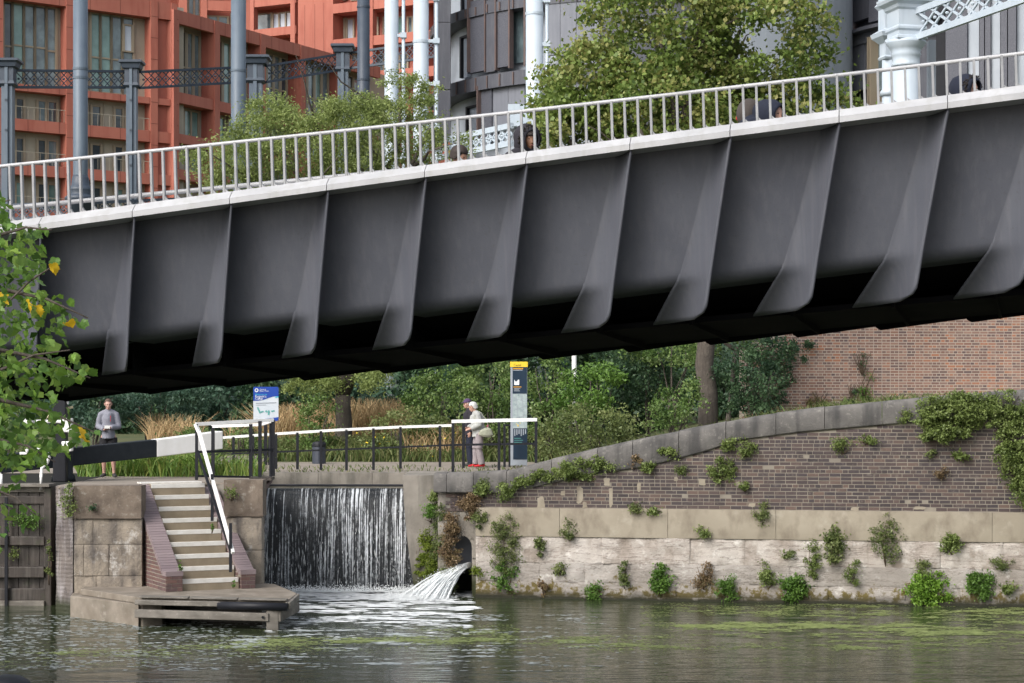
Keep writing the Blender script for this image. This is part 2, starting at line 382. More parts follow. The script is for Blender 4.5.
def link(name, me, mat, parent=None, loc=None, **props):
    o = bpy.data.objects.new(name, me); COL.objects.link(o)
    if mat is not None and hasattr(me, 'materials') and len(me.materials) == 0: me.materials.append(mat)
    if parent is not None: o.parent = parent
    if loc is not None: o.location = loc
    for k, v in props.items(): o[k] = v
    return o

def origin_of(parent): return ORG.get(parent.name, Vector((0, 0, 0))) if parent is not None else Vector((0, 0, 0))

def build(mb, name, mat, parent=None, smooth=False, bevel=0, **props):
    off = origin_of(parent)
    me = mb.mesh(name, off, smooth)
    o = link(name, me, mat, parent, **props)
    ORG[o.name] = off.copy()
    if bevel:
        b = o.modifiers.new('bevel', 'BEVEL'); b.width = bevel; b.segments = 2; b.limit_method = 'ANGLE'
        b.angle_limit = math.radians(40)
    return o

def thing(name, loc, label, cat, group=None):
    o = bpy.data.objects.new(name, None); COL.objects.link(o)
    o.location = loc; o.empty_display_size = .3
    o['label'] = label; o['category'] = cat
    if group: o['group'] = group
    ORG[o.name] = Vector(loc)
    return o

def single(mb, name, mat, label, cat, base=None, group=None, smooth=False, bevel=0, **kw):
    base = Vector(base) if base is not None else Vector(mb.v[0])
    me = mb.mesh(name, base, smooth)
    o = link(name, me, mat, None, base)
    o['label'] = label; o['category'] = cat
    if group: o['group'] = group
    ORG[o.name] = base
    for k, v in kw.items(): o[k] = v
    if bevel:
        b = o.modifiers.new('bevel', 'BEVEL'); b.width = bevel; b.segments = 2; b.limit_method = 'ANGLE'
    return o

def copy_tree(o, parent=None):
    c = o.copy(); COL.objects.link(c)
    if parent is not None: c.parent = parent
    ORG[c.name] = ORG.get(o.name, Vector((0, 0, 0)))
    for ch in list(o.children): copy_tree(ch, c)
    return c

def structure(mb, name, mat, smooth=False, **kw):
    return build(mb, name, mat, None, smooth, kind='structure', **kw)

def np_mesh(name, verts, faces_n, rnd, mats, mat_idx=None):
    """verts (k,n,3): k polygons of n corners each"""
    k, n = verts.shape[0], verts.shape[1]
    me = bpy.data.meshes.new(name)
    me.vertices.add(k * n); me.vertices.foreach_set('co', verts.reshape(-1).astype(np.float32))
    me.loops.add(k * n); me.loops.foreach_set('vertex_index', np.arange(k * n, dtype=np.int32))
    me.polygons.add(k); me.polygons.foreach_set('loop_start', (np.arange(k) * n).astype(np.int32))
    me.polygons.foreach_set('loop_total', np.full(k, n, dtype=np.int32))
    a = me.attributes.new('rnd', 'FLOAT', 'FACE'); a.data.foreach_set('value', rnd.astype(np.float32))
    for m in mats: me.materials.append(m)
    if mat_idx is not None: me.polygons.foreach_set('material_index', mat_idx.astype(np.int32))
    me.update(calc_edges=True)
    return me

NR = np.random.default_rng(11)
def unit(n):
    v = NR.normal(size=(n, 3)); return v / np.linalg.norm(v, axis=1)[:, None]

def leaf_quads(cen, size, aspect=.55, droop=0.0, up=.3, fold=.25):
    """folded four-cornered leaves at the given centres"""
    n = len(cen)
    d = unit(n); d[:, 2] -= droop; d /= np.linalg.norm(d, axis=1)[:, None]
    u = unit(n); u[:, 2] += up
    s = np.cross(d, u); s /= np.linalg.norm(s, axis=1)[:, None] + 1e-9
    nn = np.cross(s, d)
    sz = (size * NR.uniform(.6, 1.3, n))[:, None]
    a = cen - d * sz * .5; b = cen + d * sz * .5
    l = cen - s * sz * aspect * .5 + nn * sz * fold * .5; r = cen + s * sz * aspect * .5 + nn * sz * fold * .5
    return np.stack([a, r, b, l], 1)

def crown_points(c, rad, n, nclump, cr, shell=.55, seed=0):
    """leaf centres in clumps spread through an ellipsoid; returns points and a tone per clump"""
    c = np.array(c); rad = np.array(rad)
    cc = unit(nclump) * (NR.uniform(shell, 1, nclump) ** .6)[:, None] * rad + c
    tone = NR.uniform(0, 1, nclump)
    w = NR.integers(0, nclump, n)
    crs = NR.uniform(.6, 1.4, nclump) * cr
    p = cc[w] + NR.normal(size=(n, 3)) * (crs[w])[:, None] * np.array([1, 1, .75]) * .6
    return p, np.clip(tone[w] * .62 + NR.uniform(0, 1, n) * .38, 0, 1)

def foliage(blobs, size, mat, name, parent, aspect=.55, droop=0.0, shell=.55, **props):
    ps, ts = [], []
    for (c, rad, n, ncl, cr) in blobs:
        p, t = crown_points(c, rad, n, ncl, cr, shell); ps.append(p); ts.append(t)
    p = np.concatenate(ps); t = np.concatenate(ts)
    p = p - np.array(origin_of(parent))
    q = leaf_quads(p, size, aspect, droop)
    me = np_mesh(name, q, 4, t, [mat])
    o = link(name, me, None, parent, **props)
    ORG[o.name] = origin_of(parent)
    return o

def limb_pts(a, b, sag=0.0, n=6, wob=.05):
    a, b = Vector(a), Vector(b); L = (b - a).length
    out = []
    for i in range(n + 1):
        t = i / n; p = a.lerp(b, t)
        w = math.sin(PI * t)
        out.append(p + Vector((RN.uniform(-1, 1) * wob * L * w, RN.uniform(-1, 1) * wob * L * w, sag * w * L)))
    return out
# ------------------------------------------------------------------ water and ground
def smooth01(x): x = max(0.0, min(1.0, x)); return x * x * (3 - 2 * x)
structure(MB().add([(-300, 11.2, 0), (300, 11.2, 0), (300, 46.5, 0), (-300, 46.5, 0)], [(0, 1, 2, 3)]), 'canal_water', M['water'])
WL_A = Vector((S(480, 42.6), 42.6, 0)); WL_B = Vector((S(1024, 40.6), 40.6, 0))
WDIR = (WL_B - WL_A).normalized(); WOUT = Vector((WDIR.y, -WDIR.x, 0))      # towards the camera
if WOUT.y > 0: WOUT = -WOUT
def wall_s(u):          # distance along the wall face for image column u
    k = (u - 512) / F
    return (k * WL_A.y - WL_A.x) / (WDIR.x - k * WDIR.y)
def wall_p(s, z=0.0, out=0.0):
    p = WL_A + WDIR * s + WOUT * out; return Vector((p.x, p.y, z))
def wall_z(u, v, out=0.0): return Z(v, wall_p(wall_s(u), 0, out).y)
def wp(u, v, out=0.0): return wall_p(wall_s(u), wall_z(u, v, out), out)

def ground_h(x, y):
    h = 2.50 + 1.35 * smooth01((x - .5) / 9.0)
    h += .25 * mnoise.noise(Vector((x * .15, y * .15, 3))) * smooth01((y - 52) / 8)
    return h + 1.2 * smooth01((y - 62) / 30)
def ground_mesh():
    xs = [-900, -400, -150, -60] + [-40 + i for i in range(0, 81)] + [60, 150, 400, 900]
    ys = [46.05, 47, 48, 49, 50, 51, 52.5, 54, 56, 58, 61, 65, 70, 76, 84, 95, 120, 180, 400, 2500]
    m = MB(); nx = len(xs)
    vs = [(x, y, ground_h(x, y)) for y in ys for x in xs]
    fs = [(j * nx + i, j * nx + i + 1, (j + 1) * nx + i + 1, (j + 1) * nx + i) for j in range(len(ys) - 1) for i in range(nx - 1)]
    m.add(vs, fs)
    return m
structure(ground_mesh(), 'ground', M['ground'], True)
# strip of fill behind the retaining wall
def fill():
    m = MB(); n = 60; s0, s1 = wall_s(436), 60.0
    vs = []
    for j, o in enumerate((-.45, -1.6, -2.8)):
        for i in range(n + 1):
            p = wall_p(s0 + (s1 - s0) * i / n, 0, o)
            y = p.y if j < 2 else 46.05
            vs.append((p.x, max(y, p.y) if j < 2 else y, ground_h(p.x, 46.05) + .0 * j))
    fs = [(j * (n + 1) + i, j * (n + 1) + i + 1, (j + 1) * (n + 1) + i + 1, (j + 1) * (n + 1) + i) for j in range(2) for i in range(n)]
    return m.add(vs, fs)
structure(fill(), 'bank_top', M['ground'], True)
# towpath over the weir and past the signs
pt = MB()
for (x0, x1, ya, yb) in ((-30, S(445, 46) + .4, 46.06, 54.5), (S(445, 46) + .4, 2.2, 44.3, 54.5), (2.2, 7, 46.2, 51.4)):
    n = 12
    vs = []
    for j in range(3):
        for i in range(n + 1):
            x = x0 + (x1 - x0) * i / n; y = ya + (yb - ya) * j / 2
            vs.append((x, y, ground_h(x, 46) + .012))
    pt.add(vs, [(j * (n + 1) + i, j * (n + 1) + i + 1, (j + 1) * (n + 1) + i + 1, (j + 1) * (n + 1) + i) for j in range(2) for i in range(n)])
structure(pt, 'towpath', M['path'])
structure(MB().box(-60, 60, -12, 10.9, 2.2, 2.5), 'near_towpath', M['path'])
structure(MB().box(-60, 60, 10.9, 11.2, -.6, 2.54), 'near_bank_edge', M['pier'])

# ------------------------------------------------------------------ retaining wall on the right
def interp(pts, u):
    if u <= pts[0][0]: return pts[0][1]
    for (a, b), (c, d) in zip(pts, pts[1:]):
        if u <= c: return b + (d - b) * (u - a) / (c - a)
    (a, b), (c, d) = pts[-2:]
    return d + (d - b) / (c - a) * (u - c)
COP_T = [(400, 474), (440, 472.5), (470, 472), (500, 471), (511, 469.6), (535, 463), (560, 457), (600, 447.5), (642, 438), (700, 426.5), (760, 415), (820, 407), (880, 401), (934, 396), (1024, 390), (1300, 376)]
COP_B = [(400, 492), (500, 493), (530, 488), (562, 481), (600, 473), (644, 467), (700, 453), (740, 440), (800, 432), (860, 427), (917, 422), (1024, 415), (1300, 400)]
wallt = thing('retaining_wall', wall_p(wall_s(760), 0), 'canal retaining wall of dark brick over white limestone with rising stone coping', 'wall')
def u_of_s(s):
    p = wall_p(s); return p.x / p.y * F + 512
def cop_top(s): u = u_of_s(s); return wall_z(u, interp(COP_T, u), .06)
def cop_bot(s): u = u_of_s(s); return wall_z(u, interp(COP_B, u))
def coping(s0, s1, parent):
    n = max(2, int((s1 - s0) / .12)); m = MB(); vs = []; K = None
    jig = RN.uniform(-.012, .012)
    for i in range(n + 1):
        s = s0 + (s1 - s0) * i / n
        zt, zb = cop_top(s) + jig, cop_bot(s)
        prof = [(.05, zb), (.07, zb + .03), (.07, zt - .12), (.055, zt - .06), (.02, zt - .018), (-.05, zt), (-.30, zt + .005), (-.40, zt - .02), (-.45, zt - .08), (-.45, zb)]
        K = len(prof)
        for (o, z) in prof: vs.append(wall_p(s, z, o))
    fs = []
    for i in range(n):
        for k in range(K):
            a = i * K + k; b = i * K + (k + 1) % K
            fs.append((a, a + K, b + K, b))
    m.add(vs, fs); m.add(vs[:K], [tuple(range(K))]); m.add(vs[-K:], [tuple(range(K))[::-1]])
    for k, v in enumerate(m.v):
        nz = mnoise.noise(Vector(v) * 3.0) * .012
        m.v[k] = (v[0], v[1] - nz, v[2] + nz * .5)
    build(m, 'coping_stone', M['coping'], parent, True)
ju = [434, 447, 474, 507, 552, 598, 633, 679, 726, 776, 824.6, 882, 932, 984, 1038, 1095, 1150]
for a, b in zip(ju, ju[1:]): coping(wall_s(a) + .006, wall_s(b) - .006, wallt)
# brickwork
S0, S1 = wall_s(476), wall_s(1150)
core = MB(); n = 60; vs = []
for i in range(n + 1):
    s = S0 + (S1 - S0) * i / n
    for (o, z) in ((.002, 1.85), (.002, cop_bot(s) + .08), (-.4, cop_bot(s) + .08), (-.4, 1.85)): vs.append(wall_p(s, z, o))
core.add(vs, [(i * 4 + k, i * 4 + 4 + k, i * 4 + 4 + (k + 1) % 4, i * 4 + (k + 1) % 4) for i in range(n) for k in range(4)])
build(core, 'mortar', M['mortar'], wallt)
bricks = []
z = 1.93; row = 0
while z < 4.4:
    hdr = row % 4 == 2
    L = .102 if hdr else .213
    s = S0 + (row % 2) * .11 + (.055 if hdr else 0) - RN.uniform(0, .03)
    while s < S1:
        l = L if RN.random() > .12 else (.102 if not hdr else .213)
        sc_ = s + l / 2; zb_ = cop_bot(sc_)
        if z + .06 < zb_ and s + l < S1 and RN.random() > .012: bricks.append((sc_, z, l))
        s += l + .013
    z += .0765; row += 1
bricks.sort(key=lambda b: -b[0] if b[2] > .15 else 1e3 - b[0])
inv = [b for b in bricks if u_of_s(b[0]) < 905 or b[1] < 3.2]
inv = [b for b in inv if u_of_s(b[0]) < 1020 and b[2] > .15][:300]
invs = set((round(b[0], 4), round(b[1], 4)) for b in inv)
bmesh_ = {}
for L in (.102, .213):
    m = MB().box(-L / 2, L / 2, -.006, .05, 0, .061)
    bmesh_[L] = m.mesh('brick'); bmesh_[L].materials.append(M['darkbrick'])
wrot = math.atan2(WDIR.y, WDIR.x)
stuffb = MB()
for (s, z, l) in bricks:
    pr = RN.uniform(-.004, .005)
    if (round(s, 4), round(z, 4)) in invs:
        o = bpy.data.objects.new('brick', bmesh_[l]); COL.objects.link(o); o.parent = wallt
        o.location = wall_p(s, z, pr) - origin_of(wallt); o.rotation_euler = (0, RN.uniform(-.008, .008), wrot)
    else:
        a, b = wall_p(s - l / 2, z, .006 + pr), wall_p(s + l / 2, z, .006 + pr)
        c, d = wall_p(s + l / 2, z, -.05), wall_p(s - l / 2, z, -.05)
        up = Vector((0, 0, .061))
        stuffb.hexa([a, b, c, d, a + up, b + up, c + up, d + up], RN.random())
build(stuffb, 'brickwork', M['darkbrick_s'], wallt, kind='stuff')
# rendered repair patches in the brick face, as in the photograph
for (u, v, w, h) in ((541, 503, 10, 16), (580, 495, 8, 22), (607, 482, 8, 10), (611, 497, 5, 24), (639, 487, 5, 12), (702, 482, 9, 9), (738, 484, 6, 6), (752, 505, 9, 5), (563, 493, 6, 6), (585, 505, 6, 8), (676, 479, 5, 5), (855, 509, 10, 5), (920, 508, 14, 4)):
    m = MB(); c = wp(u, v, .012); pts = []
    k = 14
    for i in range(k):
        t = 2 * PI * (i + .5) / k; rr = RN.uniform(.75, 1.05) / max(abs(math.cos(t)), abs(math.sin(t))) * .85
        pts.append(c + WDIR * (math.cos(t) * rr * w / 96) + Vector((0, 0, math.sin(t) * rr * h / 96)))
    m.add(pts + [p - WOUT * .03 for p in pts], [tuple(range(k))[::-1]] + [(i, (i + 1) % k, (i + 1) % k + k, i + k) for i in range(k)])
    build(m, 'render_patch', M['band'], wallt)

def rough_block(s0, s1, z0, z1, out, depth, amp, seed, mat, parent, name, nu=14, nv=7, freq=2.2, yn=None, top_out=None, flipf=False):
    """block with a rock-faced front; s along the wall"""
    f = yn or wall_p
    m = MB(); bev = .02
    def front(a, b):
        s = s0 + (s1 - s0) * a; z = z0 + (z1 - z0) * b
        e = min(a * (s1 - s0), (1 - a) * (s1 - s0), b * (z1 - z0), (1 - b) * (z1 - z0))
        q = f(s, z, 0) + Vector((seed, 0, 0))
        d = amp * (mnoise.noise(q * freq) + .6 * mnoise.noise(q * freq * 2.7 + Vector((0, 0, 9))) + .5 * abs(mnoise.noise(Vector((q.x * 1.3, q.y, q.z * 9)))))
        if e < 1e-6: d -= bev * .5
        return f(s, z, out + d + (top_out or 0) * b)
    m.grid(front, nu, nv)
    k0 = 0; nfr = (nu + 1) * (nv + 1)
    back = [f(s0, z0, out - depth), f(s1, z0, out - depth), f(s1, z1, out - depth), f(s0, z1, out - depth)]
    cs = [0, nu, nfr - 1, nfr - 1 - nu]
    dup = len(m.v); m.v.extend(list(m.v)); b0 = len(m.v); m.v.extend([tuple(v) for v in back])
    edges = [list(range(0, nu + 1)), [j * (nu + 1) + nu for j in range(nv + 1)], list(range(nfr - 1, nfr - 2 - nu, -1)), [j * (nu + 1) for j in range(nv, -1, -1)]]
    for e in range(4):
        m.f.append(tuple([b0 + e, b0 + (e + 1) % 4] + [q + dup for q in edges[e][::-1]]))
    m.f.append((b0 + 3, b0 + 2, b0 + 1, b0))
    # consistent outward winding
    bm_ = bmesh.new(); vv = [bm_.verts.new(v) for v in m.v]
    for fc in m.f:
        try: bm_.faces.new([vv[i] for i in fc])
        except ValueError: pass
    if flipf: bmesh.ops.reverse_faces(bm_, faces=bm_.faces)
    for v_ in [q for q in bm_.verts if not q.link_faces]: bm_.verts.remove(v_)
    off = origin_of(parent); bmesh.ops.translate(bm_, verts=bm_.verts, vec=-off)
    me = bpy.data.meshes.new(name); bm_.to_mesh(me); bm_.free()
    me.polygons.foreach_set('use_smooth', [len(p.vertices) == 4 for p in me.polygons])
    o = link(name, me, mat, parent)
    ORG[o.name] = off.copy()
    return o
# concrete band
for a, b in zip([476, 560, 668, 776, 889, 992, 1150], [560, 668, 776, 889, 992, 1150, 1150]):
    if b > a: rough_block(wall_s(a) + .004, wall_s(b) - .004, 1.31, 1.915, .07, .4, .006, a, M['band'], wallt, 'rendered_band', 20, 5, 1.5)
# limestone courses
for (z0, z1, cuts) in ((.76, 1.305, [476, 520, 602, 690, 745, 806, 868, 940, 1003, 1070, 1150]), (.36, .752, [476, 540, 585, 655, 712, 790, 845, 921, 975, 1050, 1150]),
                       (-.25, .352, [476, 530, 620, 676, 760, 828, 905, 960, 1022, 1085, 1150])):
    for a, b in zip(cuts, cuts[1:]):
        L = wall_s(b) - wall_s(a)
        rough_block(wall_s(a) + .002, wall_s(b) - .002, z0, z1 + .006, .035 + RN.uniform(-.008, .008), .4, .036, a * 3.3 + z0, M['lime'] if z0 > .7 else M['lime_low'], wallt, 'limestone_block', max(8, int(L / .055)), 9, 1.7)
build(MB().hexa([wall_p(S0, -.3, -.02), wall_p(S1, -.3, -.02), wall_p(S1, -.3, -.38), wall_p(S0, -.3, -.38), wall_p(S0, 1.9, -.02), wall_p(S1, 1.9, -.02), wall_p(S1, 1.9, -.38), wall_p(S0, 1.9, -.38)]), 'bedding', M['pier'], wallt)
build(MB().hexa([wall_p(S0, -.3, .10), wall_p(S1, -.3, .10), wall_p(S1, -.3, 0), wall_p(S0, -.3, 0), wall_p(S0, .06, .10), wall_p(S1, .06, .10), wall_p(S1, .09, 0), wall_p(S0, .09, 0)]), 'mossy_plinth', M['lime'], wallt)

# outlet bay between the weir pier and the wall: u 440..480
bay = thing('sluice_outlet', Vector((S(460, 43), 43, 0)), 'arched sluice outlet in stained brick and stone between weir and wall', 'outlet')
YB = 43.0
def arch_face(mb, u0, u1, vt, cu, cv_spring, ru, yf, thick, D):
    """flat wall with an arched hole through it; outline sizes in metres from columns at depth D"""
    x0, x1 = S(u0, D), S(u1, D); cx = S(cu, D); r = ru * D / F; zs = Z(cv_spring, D); zt = Z(vt, D)
    n = 14
    arc = [(cx - r * math.cos(PI * i / n), zs + r * 1.45 * math.sin(PI * i / n)) for i in range(n + 1)]
    loop = [(x0, -.3)] + [(cx - r, -.3)] + arc + [(cx + r, -.3), (x1, -.3), (x1, zt), (x0, zt)]
    for y, fl in ((yf, False), (yf + thick, True)):
        # strips left, right, above
        vs = [(x0, y, -.3), (cx - r, y, -.3), (cx - r, y, zs), (x0, y, zs), (cx + r, y, -.3), (x1, y, -.3), (x1, y, zs), (cx + r, y, zs)]
        fs = [(0, 1, 2, 3), (4, 5, 6, 7)]
        top = [(x0 + (x1 - x0) * i / n, y, zt) for i in range(n + 1)]
        base = [(x0, y, zs)] + [(a[0], y, a[1]) for a in arc[1:-1]] + [(x1, y, zs)]
        base[0] = (x0, y, zs); k = len(vs)
        vs += [(a[0], y, a[1]) for a in arc] + top
        fs += [(k + i, k + i + 1, k + n + 1 + i + 1, k + n + 1 + i) for i in range(n)]
        fs += [(3, k, k + n + 1), (k + n, 6, k + 2 * n + 1)]
        mb.add(vs, [f[::-1] for f in fs] if fl else fs)
    ar = [(cx - r, -.3)] + arc + [(cx + r, -.3)]
    vs = [(a[0], yf, a[1]) for a in ar] + [(a[0], yf + thick, a[1]) for a in ar]; m_ = len(ar)
    mb.add(vs, [(i, i + m_, i + m_ + 1, i + 1) for i in range(m_ - 1)])
    return cx, r, zs
mb = MB(); cxa, ra, zsa = arch_face(mb, 438, 481, 493, 463.5, 548, 8.5, YB - .18, .7, 42.9)
build(mb, 'arched_wall', M['pier'], bay)
m = MB(); nvs = 9
for i in range(nvs):          # voussoir ring
    a0 = PI * i / nvs + .02; a1 = PI * (i + 1) / nvs - .02
    p = [(cxa - rr * math.cos(a), zsa + rr * 1.45 * math.sin(a)) for rr, a in ((ra * 1.0, a0), (ra * 1.0, a1), (ra * 1.32, a1), (ra * 1.32, a0))]
    v = MB().hexa([(q[0], YB - .21, q[1]) for q in p] + [(q[0], YB - .1, q[1]) for q in p])
    build(v, 'arch_stone', M['pier'], bay)
m = MB().box(cxa - .8, cxa + .8, YB + 1.4, YB + 1.5, -.3, 2)
build(m, 'culvert_end', M['pier'], bay)
build(MB().box(cxa - .45, cxa + .3, YB + .3, YB + .42, .55, 1.3), 'culvert_gate', M['greypanel'], bay)
# grey brick courses above the arch
m = MB()
for r_ in range(5):
    x = S(446, 43) + (r_ % 2) * .1
    while x < S(480, 43) - .2:
        m.box(x, x + .21, YB - .205, YB - .17, Z(506, 43) + r_ * .075 - .1, Z(506, 43) + r_ * .075 - .035, RN.random()); x += .222
build(m, 'grey_brickwork', M['darkbrick_s'], bay, kind='stuff')
# stone blocks beside the arch
for (u0, u1, v0, v1) in ((472, 488, 560, 575), (474, 490, 576, 598), (472, 486, 540, 558), (434, 452, 580, 600)):
    rough_block(S(u0, 42.8), S(u1, 42.8), Z(v1, 42.8), Z(v0, 42.8), 0, .3, .02, u0, M['pier'], bay, 'stone_block', 6, 5, 3, yn=lambda s, z, o: Vector((s, 42.78 - o, z)))

# ------------------------------------------------------------------ weir
weir = thing('weir', Vector((S(340, 45), 45, 0)), 'curtain weir pouring white water between the stairs and the outlet', 'weir')
XW0, XW1 = S(262, 44.5) - .3, S(416, 44.3)
build(MB().box(XW0, XW1 + .9, 44.62, 46.0, -.3, 2.13), 'sill_wall', M['lockdark'], weir)
def lintel(x0, x1):
    rough_block(x0, x1, 2.05, ground_h(-5, 46) + .03, 0, .45, .008, x0, M['pier'], weir, 'edge_beam', 16, 5, 2, yn=lambda s, z, o: Vector((s, 46.0 - o, z)))
for a, b in ((258, 318), (318.4, 372), (372.4, 425)): lintel(S(a, 46), S(b, 46))
lintel(-7.6, S(258, 46) - .01)
build(MB().box(XW0, XW1 + .15, 44.63, 45.99, 2.2, 2.225), 'head_water', M['water'], weir)
def fall_pt(a, b):
    x = XW0 + .02 + (XW1 - XW0 - .04) * a
    st = mnoise.noise(Vector((x * 5.5, 0, 0))) * .035 + mnoise.noise(Vector((x * 13, b * 1.5, 4))) * .02 * (.4 + b) + mnoise.noise(Vector((x * 30, b * 3, 8))) * .010
    if b < .12:
        t = b / .12; y = 44.64 - .16 * math.sin(t * PI / 2); z = 2.232 - .10 * (1 - math.cos(t * PI / 2))
        return Vector((x, y - st * t, z))
    t = (b - .12) / .88
    return Vector((x, 44.48 - .52 * math.sqrt(t) - st - .02 * math.sin(x * 3), 2.13 - 2.16 * t))
build(MB().grid(lambda a, b: fall_pt(a, 1 - b), 420, 60), 'water_curtain', M['fall'], weir, True)
# strands and drops thrown clear of the curtain
m = MB()
for i in range(600):
    a = RN.random() ** .8; b = RN.uniform(.1, 1) ** .7
    if mnoise.noise(Vector((a * 34, 0, 2))) < RN.uniform(-.45, .35): continue
    p = fall_pt(a, b); q = p + Vector((RN.uniform(-.02, .02), -RN.uniform(.015, .10), 0))
    L = RN.uniform(.03, .34) * (1.3 - b * .7) * (1.2 - a * .7); w = RN.uniform(.003, .007)
    vs = [q + Vector((-w, 0, 0)), q + Vector((0, -w, -L * .1)), q + Vector((w, 0, 0)), q + Vector((0, 0, L * .5)), q + Vector((0, 0, -L * .5))]
    m.add(vs, [(0, 1, 3), (1, 2, 3), (1, 0, 4), (2, 1, 4)])
build(m, 'water_strands', M['foam'], weir, kind='stuff')
# spray at the foot
m = MB()
for i in range(3500):
    x = RN.uniform(XW0, XW1); y = 43.92 - abs(RN.gauss(0, .16)); z = abs(RN.gauss(0, .06)); w = RN.uniform(.005, .015)
    m.add([(x - w, y, z), (x, y - w, z - w * .5), (x + w, y, z), (x, y, z + w)], [(0, 1, 3), (1, 2, 3), (0, 2, 1)])
build(m, 'foot_spray', M['foam'], weir, kind='stuff')
# buttressed pier at the right end
m = MB()
x0 = S(407, 43.8); x1 = S(441, 43.2)
prof = []
N_ = 10
vs = []
for i in range(N_ + 1):
    t = i / N_; z = -.3 + (Z(475, 43.5) + .3) * t
    e = (1 - t)
    xl = S(404 + 15 * (e ** 1.6), 43.8); yf = 43.3 - .15 * e
    vs += [(xl, yf, z), (x1, yf + .02, z), (x1, 46.05, z), (xl - .0, 46.05, z)]
m.add(vs, [(i * 4 + k, i * 4 + (k + 1) % 4, i * 4 + 4 + (k + 1) % 4, i * 4 + 4 + k) for i in range(N_) for k in range(4)] + [(3, 2, 1, 0), (N_ * 4, N_ * 4 + 1, N_ * 4 + 2, N_ * 4 + 3)])
build(m, 'end_pier', M['pier'], weir)
build(MB().tube([(XW0 + .3, 44.6, 2.3), (XW1 - .02, 44.5, 2.3), (XW1 + .12, 43.9, 2.1)], .03, 6), 'sill_rail', M['black'], weir)
# jet from the outlet: many thin streams and drops thrown out of the culvert
jet = MB()
J0 = Vector((S(470, 42.95), 42.98, Z(565, 42.9)))
def stream(n, r0, r1, seg, sides, frac=None):
    for i in range(n):
        a = RN.uniform(0, 2 * PI); q = math.sqrt(RN.random())
        p0 = J0 + Vector((.04 * q * math.cos(a), .08 * q * math.cos(a), .05 * q * math.sin(a)))
        reach = .95 + RN.gauss(0, .17) + .12 * math.sin(a); side = RN.gauss(-.80, .13)
        zl = p0.z; pts = []; rr = []
        t0, t1 = (0, 1) if frac is None else sorted((RN.uniform(0, 1), RN.uniform(0, 1)))
        if frac: t1 = min(1, t0 + frac * RN.random())
        w0 = RN.uniform(r0, r1); ph = RN.uniform(0, 9)
        for k in range(seg + 1):
            t = t0 + (t1 - t0) * k / seg
            wob = .018 * t * math.sin(7 * t + ph)
            pts.append(p0 + Vector((-reach * t, side * t * .9 + wob, -.05 * t - (zl - .05) * t ** 1.9 + wob)))
            rr.append(w0 * (.8 + .9 * t) * (1 + .4 * math.sin(11 * t + ph)) * (1 if frac is None else math.sin(PI * (.15 + .7 * k / seg))))
        jet.tube(pts, rr, sides)
stream(230, .005, .012, 9, 5)
stream(900, .003, .008, 4, 4, .3)
for i in range(4500):
    p = Vector((J0.x - 1.05 + RN.gauss(0, .28), J0.y - .78 + RN.gauss(0, .2), abs(RN.gauss(0, .06)))); w = RN.uniform(.003, .010)
    jet.add([p + Vector((-w * 1.6, 0, w)), p + Vector((w, -w, 0)), p + Vector((w, 0, -w)), p + Vector((0, 0, w))], [(0, 1, 3), (1, 2, 3), (0, 2, 1)])
for i in range(3600):
    t = RN.uniform(.1, 1) ** .7; p = J0 + Vector((-(1.02 + RN.gauss(0, .2)) * t, -.74 * t + RN.gauss(0, .12) * t, -.05 * t - (J0.z - .05) * t ** 1.9 + abs(RN.gauss(0, .05)) * (.3 + t)))
    w = RN.uniform(.003, .011)
    jet.add([p + Vector((-w * 1.6, 0, w)), p + Vector((w, -w, 0)), p + Vector((w, 0, -w)), p + Vector((0, 0, w))], [(0, 1, 3), (1, 2, 3), (0, 2, 1)])
o = single(jet, 'water_jet', M['foam'], 'white jet of water shooting from the arched outlet into the canal', 'water jet', (S(430, 42), 42, 0), smooth=True)

# foam and duckweed lying on the water
def mats_on_water(name, mat, test, n, smin, smax, xr, yr, z, elong=2.6, sides=6):
    vs = []; r = []
    k = 0; tries = 0
    while k < n and tries < n * 60:
        tries += 1
        y = RN.uniform(*yr); x = RN.uniform(xr[0], xr[1])
        pr = test(x, y)
        if RN.random() > pr: continue
        s = RN.uniform(smin, smax) * (.5 + pr)
        ph = RN.uniform(0, 2)
        vs.append([(x + math.cos(2 * PI * i / sides + ph) * s * elong * RN.uniform(.6, 1.2), y + math.sin(2 * PI * i / sides + ph) * s * RN.uniform(.6, 1.2), z + (k % 23) * .00012) for i in range(sides)])
        r.append(RN.random()); k += 1
    me = np_mesh(name, np.array(vs), sides, np.array(r), [mat])
    return link(name, me, None, None, kind='stuff')
def nz2(x, y, a, b, s=0): return mnoise.noise(Vector((x * a, y * b, s))) * .5 + .5
def foam_t(x, y):
    u = x / y * F + 512
    if u < 258 and y > 36.3: return 0
    if y > 43.95 or (u > 470): return 0
    d = (43.9 - y)                                    # distance out from the fall
    near = math.exp(-(d / .8) ** 2)
    if u > 262: base = near
    else: base = 0
    plume = math.exp(-((d - 3.2) / 2.6) ** 2) * math.exp(-((u - 390) / 130.0) ** 2)
    n1 = nz2(x, y, .8, 1.6, 3) * .6 + nz2(x, y, 2.4, 6, 8) * .4
    k = max(base * 1.3, plume * max(0, (n1 - .47) * 7))
    band = math.exp(-((d - 1.6) / .55) ** 2) * (1 if 285 < u < 440 else 0)
    return min(1, max(k, band * max(0, (n1 - .38) * 4)))
mats_on_water('foam', M['foam'], foam_t, 9000, .02, .075, (-9, 0), (32.5, 43.95), .004)
def foam_t2(x, y):
    u = x / y * F + 512
    d = 43.9 - y
    n1 = nz2(x, y, 1.2, 3.5, 5)
    if u < 230: return .30 if (y < 39 and n1 > .42) else 0
    return .9 * max(0, (n1 - .5) * 4) * math.exp(-((u - 370) / 190) ** 2)
